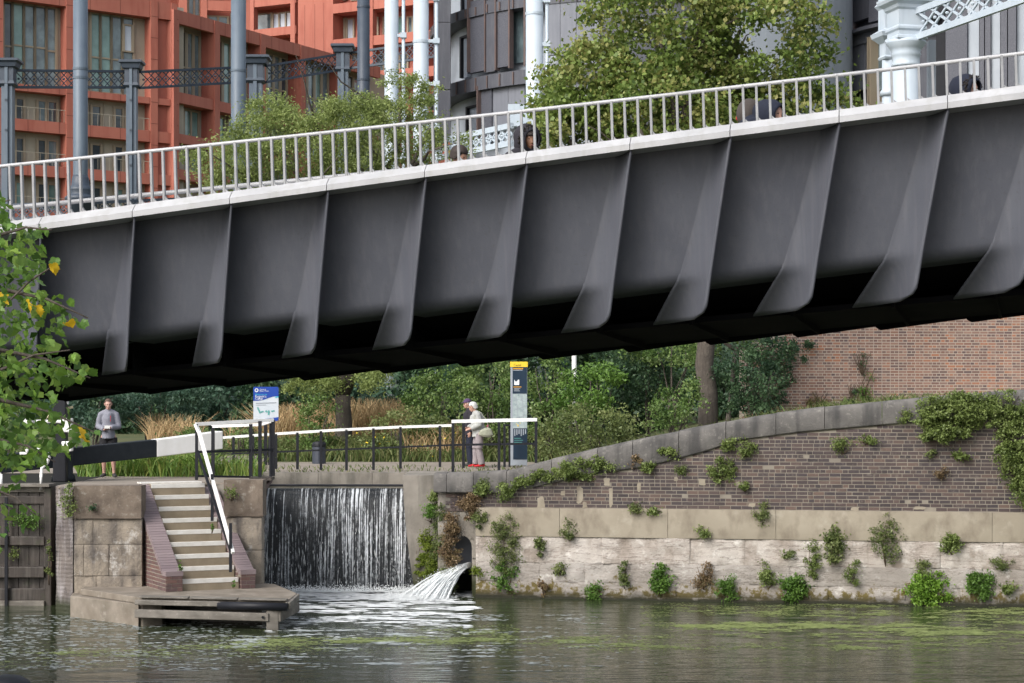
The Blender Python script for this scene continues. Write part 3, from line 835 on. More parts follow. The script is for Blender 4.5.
mats_on_water('thin_foam', M['foam2'], foam_t2, 4200, .012, .04, (-11, 2.5), (31, 39.2), .003, 2.2)
def weed_t(x, y):
    u = x / y * F + 512; v = HY + CZ * F / y
    n1 = nz2(x, y, .35, .9, 21) * .45 + nz2(x, y, 1.3, 3.0, 31) * .35 + nz2(x, y, 4.5, 9, 41) * .25
    w = 0
    if u > 640: w = math.exp(-((v - 628) / 24.0) ** 2) * min(1, (u - 560) / 180)
    w = max(w, .75 * math.exp(-((v - 646 - (u - 480) * -.02) / 9.0) ** 2) * math.exp(-((u - 590) / 110.0) ** 2))
    w = max(w, .6 * math.exp(-((v - (655 - (u - 100) * .05)) / 9.0) ** 2) * (1 if u < 520 else 0))
    if u > 700: w = max(w, .5 * math.exp(-((v - 612) / 6.0) ** 2))
    return min(1, w * max(0, (n1 - .48) * 6))
mats_on_water('duckweed', M['weed'], weed_t, 42000, .008, .026, (-11, 13), (29, 41.5), .003, 2.0, 5)
# ------------------------------------------------------------------ lock side: walls, stairs, platform
lockw = thing('lock_wall', Vector((-7.5, 39.4, 0)), 'weathered stone lock wall beside the white-edged stairs', 'lock wall')
YF = 39.35
def fy(s, z, o): return Vector((s, YF - o, z))
courses = [(-.3, .74, [74, 97, 142]), (.745, 1.36, [74, 84, 109, 142]), (1.365, 1.86, [74, 93, 142]), (1.87, 2.52, [74, 142])]
for z0, z1, cu in courses:
    for a, b in zip(cu, cu[1:]):
        top = z1 > 2.4
        rough_block(S(a, YF), S(b, YF) - .006, z0, z1 - .005, .05 if top else RN.uniform(-.01, .012), .5, .02 if not top else .028, a + z0 * 7, M['capstone'] if top else M['lockstone'], lockw, 'coping_stone' if top else 'stone_block', 16, 9, 3, yn=fy)
# rounded quoin at the gate recess
m = MB(); r = .42; cx = S(73, YF); cy = YF + r
def quoin(a, b):
    t = a * PI / 2; z = -.3 + 2.8 * b
    k = mnoise.noise(Vector((a * 3, b * 6, 0))) * .02
    course = (b * 34) % 1
    k -= .008 if course < .12 else 0
    return Vector((cx - (r + k) * math.sin(t), cy - (r + k) * math.cos(t), z))
m.grid(lambda a, b: quoin(1 - a, b), 14, 136)
build(m, 'rounded_quoin', M['lockdark'], lockw, True)
build(MB().box(cx - r - .0, cx - .02, cy, 46, -.3, 2.48), 'chamber_side', M['lockdark'], lockw)
# wall core and deck
build(MB().prism([(S(74, YF), YF + .45), (S(136, YF), YF + .45), (S(139, 40.3), 41.3), (-6.15, 41.4), (-5.05, 40.6), (-5.72, 46.0), (S(60, YF) + .0, 46.0), (S(60, YF), cy)], -.3, 2.46), 'core', M['pier'], lockw)
island = MB()
island.prism([(cx - r, cy + .05), (cx - r + .1, YF + .1), (S(139, 40.3), YF + .15), (S(139, 40.3), 41.25), (-6.2, 41.35), (-6.2, 41.35), (-5.12, 41.2), (-5.74, 45.99), (cx - r, 45.99)], 2.455, 2.497)
structure(island, 'lock_side_path', M['path'])
# block right of the stairs
YR = 40.0
def fyr(s, z, o): return Vector((s, YR - o, z))
for (z0, z1, us) in ((.3, 1.2, [226, 262]), (1.205, 1.86, [226, 262])):
    for a, b in zip(us, us[1:]):
        rough_block(S(a, YR), S(b, YR) - .01, z0, z1 - .01, 0, .5, .015, a, M['lockstone'], lockw, 'stone_block', 10, 8, 3, yn=fyr)
rough_block(S(224, YR), S(263, YR), 1.87, 2.60, .04, .6, .035, 5, M['capstone'], lockw, 'coping_stone', 16, 10, 2.5, yn=fyr)
build(MB().prism([(S(226, YR), YR + .3), (S(262, YR) - .03, YR + .3), (S(262, 44.6) - .06, 44.9), (-6.4, 44.9)], -.3, 2.44), 'weir_abutment', M['pier'], lockw)

# stairs
st = thing('stone_stairs', Vector((-6.3, 38.5, .53)), 'flight of concrete steps with white painted edges down to the landing', 'stairs')
A_ = math.radians(25.8); WV = Vector((-math.sin(A_), math.cos(A_), 0)); RV = Vector((math.cos(A_), math.sin(A_), 0))
SO = Vector((-6.34, 38.42, 0)); RUN, RISE, NST, SWD = .275, .2189, 9, 1.14
def sp(r, w, z): q = SO + RV * r + WV * w; return Vector((q.x, q.y, z))
def sbox(mb, r0, r1, w0, w1, z0, z1, rr=None):
    return mb.hexa([sp(r0, w0, z0), sp(r1, w0, z0), sp(r1, w1, z0), sp(r0, w1, z0), sp(r0, w0, z1), sp(r1, w0, z1), sp(r1, w1, z1), sp(r0, w1, z1)], rr)
for i in range(NST):
    w0 = i * RUN; z1 = .53 + RISE * (i + 1)
    m = MB(); sbox(m, 0, SWD, w0, w0 + RUN + .30, max(.3, z1 - .44), z1 - .004)
    o = build(m, 'step', M['step'], st, bevel=.006)
    m = MB(); sbox(m, .01, SWD - .01, w0 - .006, w0 + .045, z1 - .085, z1 + .002)
    build(m, 'white_edge', M['nosing'], o, bevel=.006)
m = MB(); sbox(m, -.12, SWD + .02, NST * RUN + .02, NST * RUN + .32, 2.40, 2.525)
build(m, 'top_kerb', M['nosing'], st, bevel=.008)
m = MB(); sbox(m, .0, SWD, RUN, NST * RUN, .2, .60)
build(m, 'stair_base', M['pier'], st)
# brick string walls either side of the stairs
def string_wall(r0, r1, label, w_back, wlow, ztop, zlow, cat_n, skirt):
    wt = thing('brick_string_wall', sp(r0, 0, .53), label, 'wall', 'brick walls flanking the canal stairs')
    wf = -.10
    def topz(w): return zlow if w <= wlow else min(ztop, zlow + (ztop - zlow) * (w - wlow) / (w_back - wlow))
    m = MB()
    prof = [(wf, .45), (wf, zlow - .07), (wlow, zlow - .07), (w_back, ztop - .07), (w_back, .45)]
    n = len(prof); e = .003
    vs = [sp(r0 + e, w + (e if w == wf else 0), z) for w, z in prof] + [sp(r1 - e, w + (e if w == wf else 0), z) for w, z in prof]
    m.add(vs, [tuple(range(n)), tuple(range(2 * n - 1, n - 1, -1))] + [(i, i + n, (i + 1) % n + n, (i + 1) % n) for i in range(n)])
    build(m, 'mortar', M['mortar'], wt)
    z = .54; row = 0
    proto = None
    while z < ztop - .1:
        w = wf + (row % 2) * .11 - .11
        while w < w_back:
            a = max(w, wf); b = min(w + .214, w_back)
            if b - a > .05 and topz(a) - .075 > z + .066:
                q = MB(); sbox(q, r0, r0 + .05, a, b, z, z + .060)
                build(q, 'brick', M['stairbrick'], wt)
            w += .225
        if z + .07 < zlow - .05:
            for (ra, rb) in ((r0, r0 + .10), (r0 + .11, r1)) if row % 2 else ((r0, r1 - .11), (r1 - .10, r1)):
                q = MB(); sbox(q, ra, rb, wf - .003, wf + .05, z, z + .065)
                build(q, 'brick', M['stairbrick'], wt)
        z += .0765; row += 1
    # inner face towards the steps, bull-nosed coping bricks
    L = math.hypot(w_back - wlow, ztop - zlow); nb = int(L / .078)
    sl = Vector(sp(0, w_back, ztop)) - Vector(sp(0, wlow, zlow)); sl = sl / nb
    upn = (Vector((0, 0, 1)) - sl.normalized() * sl.normalized().z).normalized()
    for i in range(nb):
        a = Vector(sp(r0 - .012, wlow, zlow)) + sl * i; b = a + sl * .9
        c = RV * (r1 - r0 + .024)
        q = MB().hexa([a - upn * .09, a + c - upn * .09, b + c - upn * .09, b - upn * .09, a, a + c, b + c, b])
        build(q, 'coping_brick', M['purplebrick'], wt)
    q = MB(); sbox(q, r0 - .012, r1 + .012, wf - .01, wlow + .01, zlow - .09, zlow)
    build(q, 'coping_brick', M['purplebrick'], wt)
    return wt
string_wall(-.34, -.02, 'brick wall with purple coping left of the white-edged steps', 2.30, .12, 2.50, .92, 0, 0)
string_wall(SWD + .02, SWD + .30, 'brick wall with purple coping under the sloping white handrail', 2.45, .05, 2.42, .90, 0, 0)

# landing platform at the foot
plat = thing('landing_platform', Vector((S(200, 38), 38, 0)), 'low concrete and timber landing platform at the foot of the stairs', 'landing')
PA = [(S(84, 39.3), 39.5), (S(82, 39.0), 38.9), (S(139, 37.2), 37.2), (S(288, 36.6), 36.6), (S(297, 38.0), 38.0), (S(275, 39.9), 39.9), (S(262, 40.1), 40.1)]
m = MB().prism(PA, .41, .53)
build(m, 'deck_slab', M['platform'], plat, bevel=.012)
ins = [(x * .995 + (-.035 if i < 2 else 0), y + .12) for i, (x, y) in enumerate(PA)]
m = MB().prism([(S(70, 39.2), 39.5), (S(72, 38.9), 38.75), (S(141, 37.0), 37.12), (S(160, 37.1), 37.35), (S(160, 38), 39.0), (S(150, 39), 39.5)], -.3, .405)
build(m, 'concrete_base', M['platform'], plat, bevel=.02)
rough_block(-8.15, -6.93, -.3, .40, .03, .3, .03, 3, M['platform'], plat, 'worn_stone', 16, 8, 3, yn=lambda s, z, o: Vector((s, 38.72 - (s + 8.15) * 1.31 - o, z)))
build(MB().prism([(S(150, 38), 38.2), (S(262, 37.6), 37.6), (S(262, 39), 39.8), (S(150, 39), 39.6)], -.3, .39), 'dark_void_fill', M['timberdark'], plat)  # dark block drawn in place of the shaded void under the deck
FA = Vector((S(139, 37.1), 37.1, 0)); FB = Vector((S(288, 36.5), 36.5, 0)); fd = (FB - FA)
def fpt(t, z, o=0): q = FA + fd * t; return Vector((q.x, q.y - o, z))
build(MB().bar(fpt(-.02, .455, .06), fpt(.56, .455, .06), .10, .09), 'edge_timber', M['timber'], plat, bevel=.012)
build(MB().tube([fpt(.54, .43, .07), fpt(1.0, .43, .07)], .075, 10), 'black_fender', M['black'], plat, True)
build(MB().bar(fpt(-.02, .25, .05), fpt(.88, .235, .05), .14, .15), 'rubbing_timber', M['timber'], plat, bevel=.015)
build(MB().bar(fpt(.93, .25, .04), Vector((S(296, 38), 38.0, .28)), .14, .20), 'rubbing_timber', M['timber'], plat, bevel=.015)
build(MB().bar(fpt(1.0, .45, .02), Vector((S(297, 38), 38.0, .46)), .10, .12), 'edge_timber', M['timber'], plat, bevel=.012)
for t, w in ((.90, .22),):
    build(MB().bar(fpt(t, -.3, -.02), fpt(t, .40, -.02), w, .18), 'fender_post', M['timber'], plat, bevel=.015)
for t in (.84,):
    q = fpt(t, .24, .13); build(MB().tube([q, q - Vector((0, .03, 0))], .025, 8), 'bolt_head', M['black'], plat)
for i, (t0, t1) in enumerate(((.0, .33), (.34, .66), (.67, .99))):
    q = MB(); a = fpt(t0, .532, .02); b = fpt(t1, .532, .02)
    q.hexa([a, b, b + Vector((0, .3, 0)), a + Vector((0, .3, 0)), a + Vector((0, 0, .022)), b + Vector((0, 0, .022)), b + Vector((0, .3, .022)), a + Vector((0, .3, .022))])
    build(q, 'edge_plank', M['timber'], plat, bevel=.006)

# ------------------------------------------------------------------ lock gate
gate = thing('lock_gate', Vector((S(10, 41), 41, 0)), 'wet timber lock gate with mossy ledges in the lock mouth', 'lock gate')
YG = 41.0
for (v0, v1, pr, mt) in ((486, 492, .10, 'timber'), (496, 504, .06, 'timberdark'), (536, 545, .14, 'timberdark'), (566, 577, .18, 'timberdark'), (600, 606, .16, 'timber'), (588, 600, .10, 'timberdark')):
    build(MB().box(S(-110, YG), S(46, YG), YG - pr, YG + .15, Z(v1, YG), Z(v0, YG)), 'gate_beam', M[mt], gate, bevel=.015)
x = S(-110, YG)
while x < S(44, YG):
    w = RN.uniform(.19, .24); pr = RN.uniform(-.012, .012)
    build(MB().box(x, min(x + w - .012, S(47, YG)), YG - .02 + pr, YG + .06, -.3, Z(489, YG)), 'gate_plank', M['timberdark'], gate)
    x += w
build(MB().box(S(45, YG), S(51, YG) + .03, YG - .10, YG + .3, -.3, Z(487, YG)), 'heel_post', M['timberdark'], gate, bevel=.02)
build(MB().box(S(7, YG), S(10, YG), YG - .2, YG - .14, -.2, Z(497, YG)), 'iron_strap', M['black'], gate)
build(MB().box(S(-110, YG), S(52, YG), YG - .25, YG + .35, Z(487, YG) + .01, Z(487, YG) + .07), 'walk_board', M['timber'], gate, bevel=.01)
structure(MB().add([(-40, 41.2, 1.6), (cx - r, 41.2, 1.6), (cx - r, 46.2, 1.6), (-40, 46.2, 1.6)], [(0, 1, 2, 3)]), 'lock_chamber_water', M['water'])
lw2 = MB().box(-40, S(-112, YG), 39.6, 46.1, -.3, 2.5)
single(lw2, 'far_lock_wall', M['lockdark'], 'stone wall on the far side of the lock mouth', 'wall', (-20, 42, 0))

# ------------------------------------------------------------------ balance beam
bb = thing('balance_beam', P(100, 470, 42.0), 'black timber balance beam with a white painted end above the lock', 'balance beam')
def beam_pt(u, v, D): return P(u, v, D)
def beamseg(u0, u1, name, mat):
    def D(u): return 40.9 + (u + 20) / 242.0 * 3.2
    def vt(u): return interp([(-20, 461), (60, 451), (157, 439.6), (223, 431)], u)
    def vb(u): return interp([(-20, 480), (60, 468), (157, 457), (223, 449)], u)
    w = .36; pts = []
    e = (Vector((S(223, 44.1), 44.1, 0)) - Vector((S(-20, 40.9), 40.9, 0))).normalized(); nrm = Vector((-e.y, e.x, 0))
    for u in (u0, u1):
        a = P(u, vb(u), D(u)); b = P(u, vt(u), D(u)); pts.append((a, b))
    (a0, b0), (a1, b1) = pts
    return build(MB().hexa([a0, a1, a1 + nrm * w, a0 + nrm * w, b0, b1, b1 + nrm * w, b0 + nrm * w]), name, M[mat], bb, bevel=.018)
beamseg(-60, 156.9, 'black_length', 'beamblack')
beamseg(157.1, 223, 'white_end', 'white')
build(MB().lathe((S(63, 41.9), 41.95, 2.49), [(.26, 0), (.24, .12), (.2, .16), (.2, .62), (.22, .66), (.22, .78)], 14), 'pivot_post', M['beamblack'], bb, True)

# paddle gear in front of the beam root
pg = thing('paddle_gear', P(62, 487, 41.2), 'black lock paddle gear with white winding boxes behind the leaves', 'paddle gear')
D_ = 41.6
build(MB().box(S(54, D_), S(67, D_), D_ - .12, D_ + .12, 2.5, Z(397, D_)), 'black_post', M['black'], pg, bevel=.02)
build(MB().tube([P(30, 421.5, D_ - .2), P(70, 421.5, D_ - .2)], .035, 8), 'white_shaft', M['white'], pg)
for (u0, u1, v0, v1) in ((27, 36, 418, 426), (66, 75, 418, 432), (65, 75, 441, 451)):
    build(MB().box(S(u0, D_), S(u1, D_), D_ - .34, D_ - .14, Z(v1, D_), Z(v0, D_)), 'winding_box', M['white'], pg, bevel=.02)
build(MB().tube([P(60, 428.5, D_ - .25), P(80, 428, D_ - .3)], .02, 6), 'iron_spindle', M['black'], pg)
build(MB().tube([P(55, 401, D_ - .1), P(60, 398.5, D_ - .1), P(67, 400, D_ - .1), P(68.5, 404, D_ - .1)], .025, 6), 'iron_hoop', M['galv'] if 'galv' in M else M['post'], pg)
M['orange'] = mk('orange_paint', (.75, .14, .04), None, 1, .6, 0)
M['yellow'] = mk('yellow_paint', (.80, .56, .03), (.72, .5, .03), 4, .5, 0)
M['cream'] = mk('cream_paint', (.62, .55, .36), None, 1, .6, 0)
for (u0, u1) in ((50, 54), (57, 65)):
    build(MB().box(S(u0, D_), S(u1, D_), D_ + .15, D_ + .2, Z(400.5, D_), Z(396, D_)), 'orange_tag', M['orange'], pg)
for (a, b) in (((41, 408), (51, 413)), ((42, 421), (49, 415)), ((60, 404), (66, 402)), ((68, 408), (73, 407))):
    build(MB().bar(P(a[0], a[1], D_ + .1), P(b[0], b[1], D_ + .1), .03, .05), 'cream_stripe', M['cream'], pg)
# white curved rail on the gate walkway
m = MB().tube([P(33, 449, 40.9), P(42, 449.5, 40.9), P(48, 452, 40.9), P(49.5, 457, 40.9), P(47, 463, 40.9), P(42, 468, 40.9), P(41, 476, 40.9), P(41, 490, 40.9)], .034, 8)
single(m, 'gate_handrail', M['white'], 'white curved handrail on the lock gate', 'handrail', P(41, 490, 40.9), smooth=True)
m = MB().tube([P(1, 474, 40.9), P(1, 490, 40.9)], .034, 8); m.tube([P(-30, 474, 40.9), P(1, 474, 40.9)], .03, 8)
single(m, 'gate_handrail', M['white'], 'short white post at the far left end of the gate', 'handrail', P(1, 490, 40.9), smooth=True)
m = MB().tube([P(20, 453.5, 41.2), P(33, 453.5, 41.2)], .03, 8); m.tube([P(27, 449, 41.2), P(27, 453, 41.2)], .03, 8)
single(m, 'gate_spindle', M['white'], 'small white spindle sticking up behind the leaves', 'spindle', P(27, 455, 41.2), smooth=True)

# ------------------------------------------------------------------ railings
def post(par, u, v0, v1, D, w=.055, mat='black'):
    return build(MB().box(S(u, D) - w / 2, S(u, D) + w / 2, D - w / 2, D + w / 2, Z(v1, D), Z(v0, D)), 'post', M[mat], par)
def rail(par, pts, mat, w=.05, h=.05, name='top_rail'):
    m = MB()
    for a, b in zip(pts, pts[1:]): m.bar(a, b, w, h)
    return build(m, name, M[mat], par)
# stair handrail
hr = thing('stair_handrail', P(215, 560, 39.6), 'white topped handrail sloping down the steps beside the stairs', 'handrail')
def sr(u, v, D): return P(u, v, D)
TOPD = 40.7; BOTD = 38.6
rail(hr, [P(195.5, 424, TOPD), P(199, 432, TOPD - .05), P(233, 553, BOTD)], 'white', .06, .06)
rail(hr, [P(197.5, 451, TOPD + .03), P(231, 552, BOTD + .03)], 'black', .045, .045, 'middle_rail')
post(hr, 196.6, 424, 480, TOPD); post(hr, 212.2, 474, 521, 39.8); post(hr, 230.6, 523, 572, BOTD + .05)
# footbridge railing by the weir
fb = thing('weir_footbridge_railing', P(250, 480, 41.5), 'black post and white topped railing between stairs and weir', 'railing')
rail(fb, [P(196, 424.2, 41.2), P(273, 420, 42.2)], 'white', .08, .07)
rail(fb, [P(212, 426.5, 43.5), P(262, 424.5, 43.2), P(273, 421, 42.2)], 'white', .06, .06)
rail(fb, [P(198, 452, 41.2), P(274, 449.5, 42.2)], 'black', .05, .05, 'middle_rail')
rail(fb, [P(197, 476, 41.25), P(250, 477, 42.0)], 'black', .05, .04, 'bottom_rail')
for (u, v0, v1, D) in ((213, 426, 476, 43.5), (250.8, 424, 476.5, 41.9), (260, 421, 477, 41.95), (273.2, 420, 476, 42.2), (265.6, 423, 464, 44.5)):
    post(fb, u, v0, v1, D, .07)
build(MB().box(S(250, 41.9), S(274, 42.2), 41.75, 42.35, 2.52, 2.58), 'bridge_plank', M['timberdark'], fb)
build(MB().bar(P(271, 480, 42.1), P(262, 491, 41.6), .06, .08), 'brown_bracket', M['rust'], fb)
build(MB().bar(P(258, 479.5, 42.1), P(272, 479.5, 42.1), .07, .05), 'brown_bracket', M['rust'], fb)
# towpath railing behind the weir
tr = thing('towpath_railing', P(370, 470, 47.0), 'long black railing with a white top rail above the weir', 'railing')
DR = 46.5
tl = [(223, 437.6), (274, 434), (340, 429.8), (400, 427), (452, 425.4)]
rail(tr, [P(u, v, DR) for u, v in tl], 'white', .06, .06)
rail(tr, [P(190, 455.5, DR), P(274, 452, DR), P(340, 449.5, DR), (P(452, 445, DR))], 'black', .04, .04, 'middle_rail')
for (u, v1) in ((188.5, 466), (233.5, 469), (253, 469), (276, 469), (297.5, 469.5), (321, 470), (346.5, 470.5), (373.5, 470), (400.5, 468.5), (440, 467)):
    post(tr, u, interp(tl, u) if u > 223 else 453, v1, DR, .06)
tr2 = thing('towpath_railing', P(495, 470, 45.5), 'higher black railing with a white top in front of the couple', 'railing')
DR = 45.2
rail(tr2, [P(451.5, 421.4, DR), P(537, 419.6, DR)], 'white', .07, .075)
rail(tr2, [P(451.5, 445, DR), P(537, 443.5, DR)], 'black', .045, .05, 'middle_rail')
for (u, v1) in ((453, 472), (463.5, 468), (499, 470.5), (536, 463)): post(tr2, u, 421, v1, DR, .065)
tr3 = thing('rear_railing', P(504, 470, 49.0), 'thin black rail stub behind the woman and the map pillar', 'railing')
post(tr3, 504.5, 424, 467, 49.2, .06); post(tr3, 509.5, 425, 467, 49.6, .05)
build(MB().bar(P(504.5, 425, 49.2), P(509.5, 425.5, 49.6), .04, .04), 'top_rail', M['black'], tr3)
# two black stays by the step rail
rr2 = thing('island_railing', P(230, 470, 44.5), 'low black railing behind the white beam end', 'railing')
for u in (265.7, 269.5): post(rr2, u, 437, 465, 45.2, .06)
build(MB().bar(P(263, 452.5, 45.2), P(275, 452, 45.2), .04, .04), 'middle_rail', M['black'], rr2)

# ------------------------------------------------------------------ the footbridge over the canal
BT = math.radians(10.5); BE = Vector((math.cos(BT), -math.sin(BT), 0)); BN = Vector((-math.sin(BT), -math.cos(BT), 0))
BO = Vector((S(527.8, 21.0), 21.0, 0))
def bt(u, q=0.0):
    x0, y0 = BO.x + BN.x * q, BO.y + BN.y * q
    k = (u - 512) / F
    return (k * y0 - x0) / (BE.x - k * BE.y)
def B(t, q, z): p = BO + BE * t + BN * q; return Vector((p.x, p.y, z))
def bfit(pts, q=0.0, deg=2):
    T, ZZ = [], []
    for u, v in pts:
        t = bt(u, q); D = B(t, q, 0).y; T.append(t); ZZ.append(Z(v, D))
    c = np.polyfit(T, ZZ, deg)
    return lambda t: float(np.polyval(c, t))
f_low = bfit([(0, 235), (110, 220.6), (240, 202), (330, 189.8), (427, 177), (560, 158.8), (700, 140.5), (860, 119.6), (1024, 98.6)], .12)
f_up = bfit([(3, 222.5), (110, 208.5), (240, 190), (380, 171), (560, 147.6), (700, 129), (860, 107), (1024, 85)], .0)
f_rail = bfit([(0, 166), (130, 152.5), (240, 141.8), (380, 126.5), (540, 108.6), (700, 91), (860, 72.3), (1024, 52.7)], .0)
f_tube = bfit([(0, 208), (130, 196.5), (260, 184), (400, 171), (590, 152)], -.25, 1)
f_crease = bfit([(113, 336), (207, 327), (301, 317), (395, 310), (491, 298.5), (590, 290), (690, 281.6), (792, 269), (897, 260), (1005, 249)], -.6, 2)
f_fin = bfit([(121, 373), (216, 362.5), (309.6, 355), (403, 347), (501, 337), (604, 328), (702, 319.6), (808, 310.5), (913, 301)], -.45, 2)
bridge = thing('steel_footbridge', B(0, -2.3, 4.6), 'dark grey ribbed steel footbridge with pale railing crossing above the lock', 'bridge')
us = [136.3, 233, 329.6, 427, 527.8, 631.2, 730.8, 839.3, 947.3]
ts = [bt(u, 0) for u in us]
sp_ = (ts[-1] - ts[0]) / (len(ts) - 1)
T_ = [ts[0] - sp_ * k for k in (6, 5, 4, 3, 2, 1)] + ts + [ts[-1] + sp_ * k for k in (1, 2, 3, 4, 5)]
LEAN, INCL = .174, .27
def edge_s(ti, h): return ti - LEAN * h
def qe(h): return .085 - (INCL + .03) * h
def rw(h, hc): return .34           # recess of the web behind the fin edge
def fw(h, hc, hf):                                                  # width of the swept fin seen along the bridge
    if h < hc: return .22 + .16 * (h / hc)
    return .38 + .16 * ((h - hc) / (hf - hc))
for i in range(1, len(T_)):
    ti, tp = T_[i], T_[i - 1]
    def H(t): return f_low(t)
    hc = lambda t: f_low(t) - f_crease(t)
    hf = lambda t: f_low(t) - f_fin(t)
    # web panel
    nu, nv, na = 10, 14, 8
    rows = []
    hcm = hc((ti + tp) / 2)
    def webp(a, b):
        if b <= .6:
            h = -.03 + (hcm - .03) * b / .6; s = edge_s(tp, h) - .12 + (edge_s(ti, h) - fw(h, hcm, 1.75) + .06 - edge_s(tp, h) + .12) * a
            return (s, qe(h) - rw(h, hcm), h)
        s0 = edge_s(tp, hcm) - .12; s1 = edge_s(ti, hcm) - fw(hcm, hcm, 1.75) + .06
        h1 = hcm - .06; q0 = qe(h1) - rw(h1, hcm)
        s = s0 + (s1 - s0) * a
        if b <= .85:
            t = .42 + (b - .6) / .25 * (PI * .5 - .38); R = .22
            return (s - .03 * (t - .42), q0 - R * (math.cos(.42) - math.cos(t)), h1 + R * (math.sin(t) - math.sin(.42)))
        t = (b - .85) / .15
        return (s - .035 + (.15 * t), q0 - .201 - 1.4 * t, h1 + .1303 + .04 * t)
    def webw(a, b):
        s, q, h = webp(a, b); return B(s, q, f_low(s + LEAN * h) - h)
    build(MB().grid(lambda a, b: webw(a, 1 - b), nu, 40), 'web_panel', M['bridge'], bridge, True)
    # swept stiffener
    hfi = hf(ti); hci = hc(ti); R = .13
    def finp(a, b):
        h = hfi * b
        w = fw(h, hci, hfi)
        amax = 1.0
        if h > hfi - R: amax = 1 - (R - math.sqrt(max(0, R * R - (h - hfi + R) ** 2))) / w
        aa = a * amax
        r_ = rw(h, hci) + (0 if h < hci else .55 * ((h - hci) / (hfi - hci)))
        if h < hci: wr = w
        else: wr = w + .10 * ((h - hci) / (hfi - hci))
        s = edge_s(ti, h) - wr * (1 - aa); q = qe(h) - r_ * (1 - aa ** 1.9)
        return B(s, q, f_low(ti) - h - (.05 * (1 - aa)) * (h / hfi))
    m = MB().grid(lambda a, b: finp(a, 1 - b), 12, 34)
    o = build(m, 'stiffener', M['bridge'], bridge, True)
    sd = o.modifiers.new('t', 'SOLIDIFY'); sd.thickness = .022; sd.offset = -1
    # dark rib running back under the deck behind the stiffener
    m = MB()
    z0 = f_low(ti)
    a = B(ti - .55, -1.3, z0 - hfi - .05); b = B(ti - .35, -4.0, z0 - hfi - .16)
    m.hexa([a, a + BE * .03, b + BE * .03, b, a + Vector((0, 0, .4)), a + BE * .03 + Vector((0, 0, .4)), b + BE * .03 + Vector((0, 0, .5)), b + Vector((0, 0, .5))])
    build(m, 'transverse_rib', M['soffit_shade'], bridge)
    # pale flange plate with a lit sloping upper face
    n = 4; vs = []
    for k in range(n + 1):
        t = tp + .004 + (ti - tp - .008) * k / n
        zl, zu = f_low(t), f_up(t)
        for (q, z) in ((.12, zl), (.125, zl + (zu - zl) * .42), (.02, zu), (-.50, zu + .01), (-.50, zl + .0), (-.1, zl)): vs.append(B(t, q, z))
    m = MB().add(vs, [(k * 6 + j, k * 6 + 6 + j, k * 6 + 6 + (j + 1) % 6, k * 6 + (j + 1) % 6) for k in range(n) for j in range(6)] + [(5, 4, 3, 2, 1, 0), tuple(n * 6 + j for j in range(6))])
    build(m, 'flange_plate', M['flange'], bridge)
TA, TB = T_[0], T_[-1]
def strip(name, mat, prof, n=40, t0=None, t1=None, smooth=False):     # prof(t) -> list of (q, z)
    t0 = TA if t0 is None else t0; t1 = TB if t1 is None else t1
    vs = []; K = len(prof(0))
    for k in range(n + 1):
        t = t0 + (t1 - t0) * k / n
        for q, z in prof(t): vs.append(B(t, q, z))
    fs = [(k * K + j, k * K + K + j, k * K + K + (j + 1) % K, k * K + (j + 1) % K) for k in range(n) for j in range(K)]
    fs += [tuple(range(K))[::-1], tuple(n * K + j for j in range(K))]
    return build(MB().add(vs, fs), name, M[mat], bridge, smooth)
strip('inner_box', 'soffit_shade', lambda t: [(-.48, f_low(t) + .05), (-.85, f_crease(t) + .1), (-1.9, f_crease(t) - .28), (-3.0, f_crease(t) - .3), (-3.9, f_crease(t) - .2), (-4.0, f_crease(t)), (-1.9, f_crease(t) + .18), (-.95, f_crease(t) + .3), (-.56, f_low(t) + .05)])
def deckz(t): return f_low(t) - 1.12
strip('walking_deck', 'deck', lambda t: [(-.85, deckz(t)), (-3.95, deckz(t)), (-3.95, deckz(t) - .12), (-.85, deckz(t) - .12)])
strip('far_girder', 'bridge', lambda t: [(-4.25, f_low(t)), (-4.0, f_crease(t) - .1), (-4.08, f_crease(t) - .15), (-4.3, f_low(t))])
strip('far_flange', 'flange', lambda t: [(-4.1, f_up(t) - .1), (-4.1, f_up(t)), (-4.5, f_up(t)), (-4.5, f_up(t) - .1)])
# lower plates along the far side, stepping at every stiffener
nu_ = [60, 144, 221, 299, 379, 457.6, 538, 623, 705, 792, 875, 966, 1058, 1150]
def silv(u): return 392.5 - .0876 * (u - 144)
for a, b in zip(nu_, nu_[1:]):
    q = -4.55; ta, tb = bt(a, q), bt(b, q)
    za = Z(silv(a) + 1.8, B(ta, q, 0).y); zb = Z(silv(b) - 1.8, B(tb, q, 0).y)
    m = MB(); pts = [(ta + .07, za), (tb, zb), (tb, zb + .55), (ta - .02, za + .55), (ta - .02, za + .10), (ta + .01, za + .035)]
    k = len(pts)
    vs = [B(t, q, z) for t, z in pts] + [B(t, q - .04, z) for t, z in pts]
    m.add(vs, [tuple(range(k)), tuple(range(2 * k - 1, k - 1, -1))] + [(i, i + k, (i + 1) % k + k, (i + 1) % k) for i in range(k)])
    build(m, 'far_stiffener', M['soffit_shade'], bridge)
strip('keel_plate', 'soffit_shade', lambda t: [(-1.5, f_fin(t) + .02), (-4.5, f_fin(t) - .06), (-4.5, f_fin(t) + .0), (-1.5, f_fin(t) + .08)])
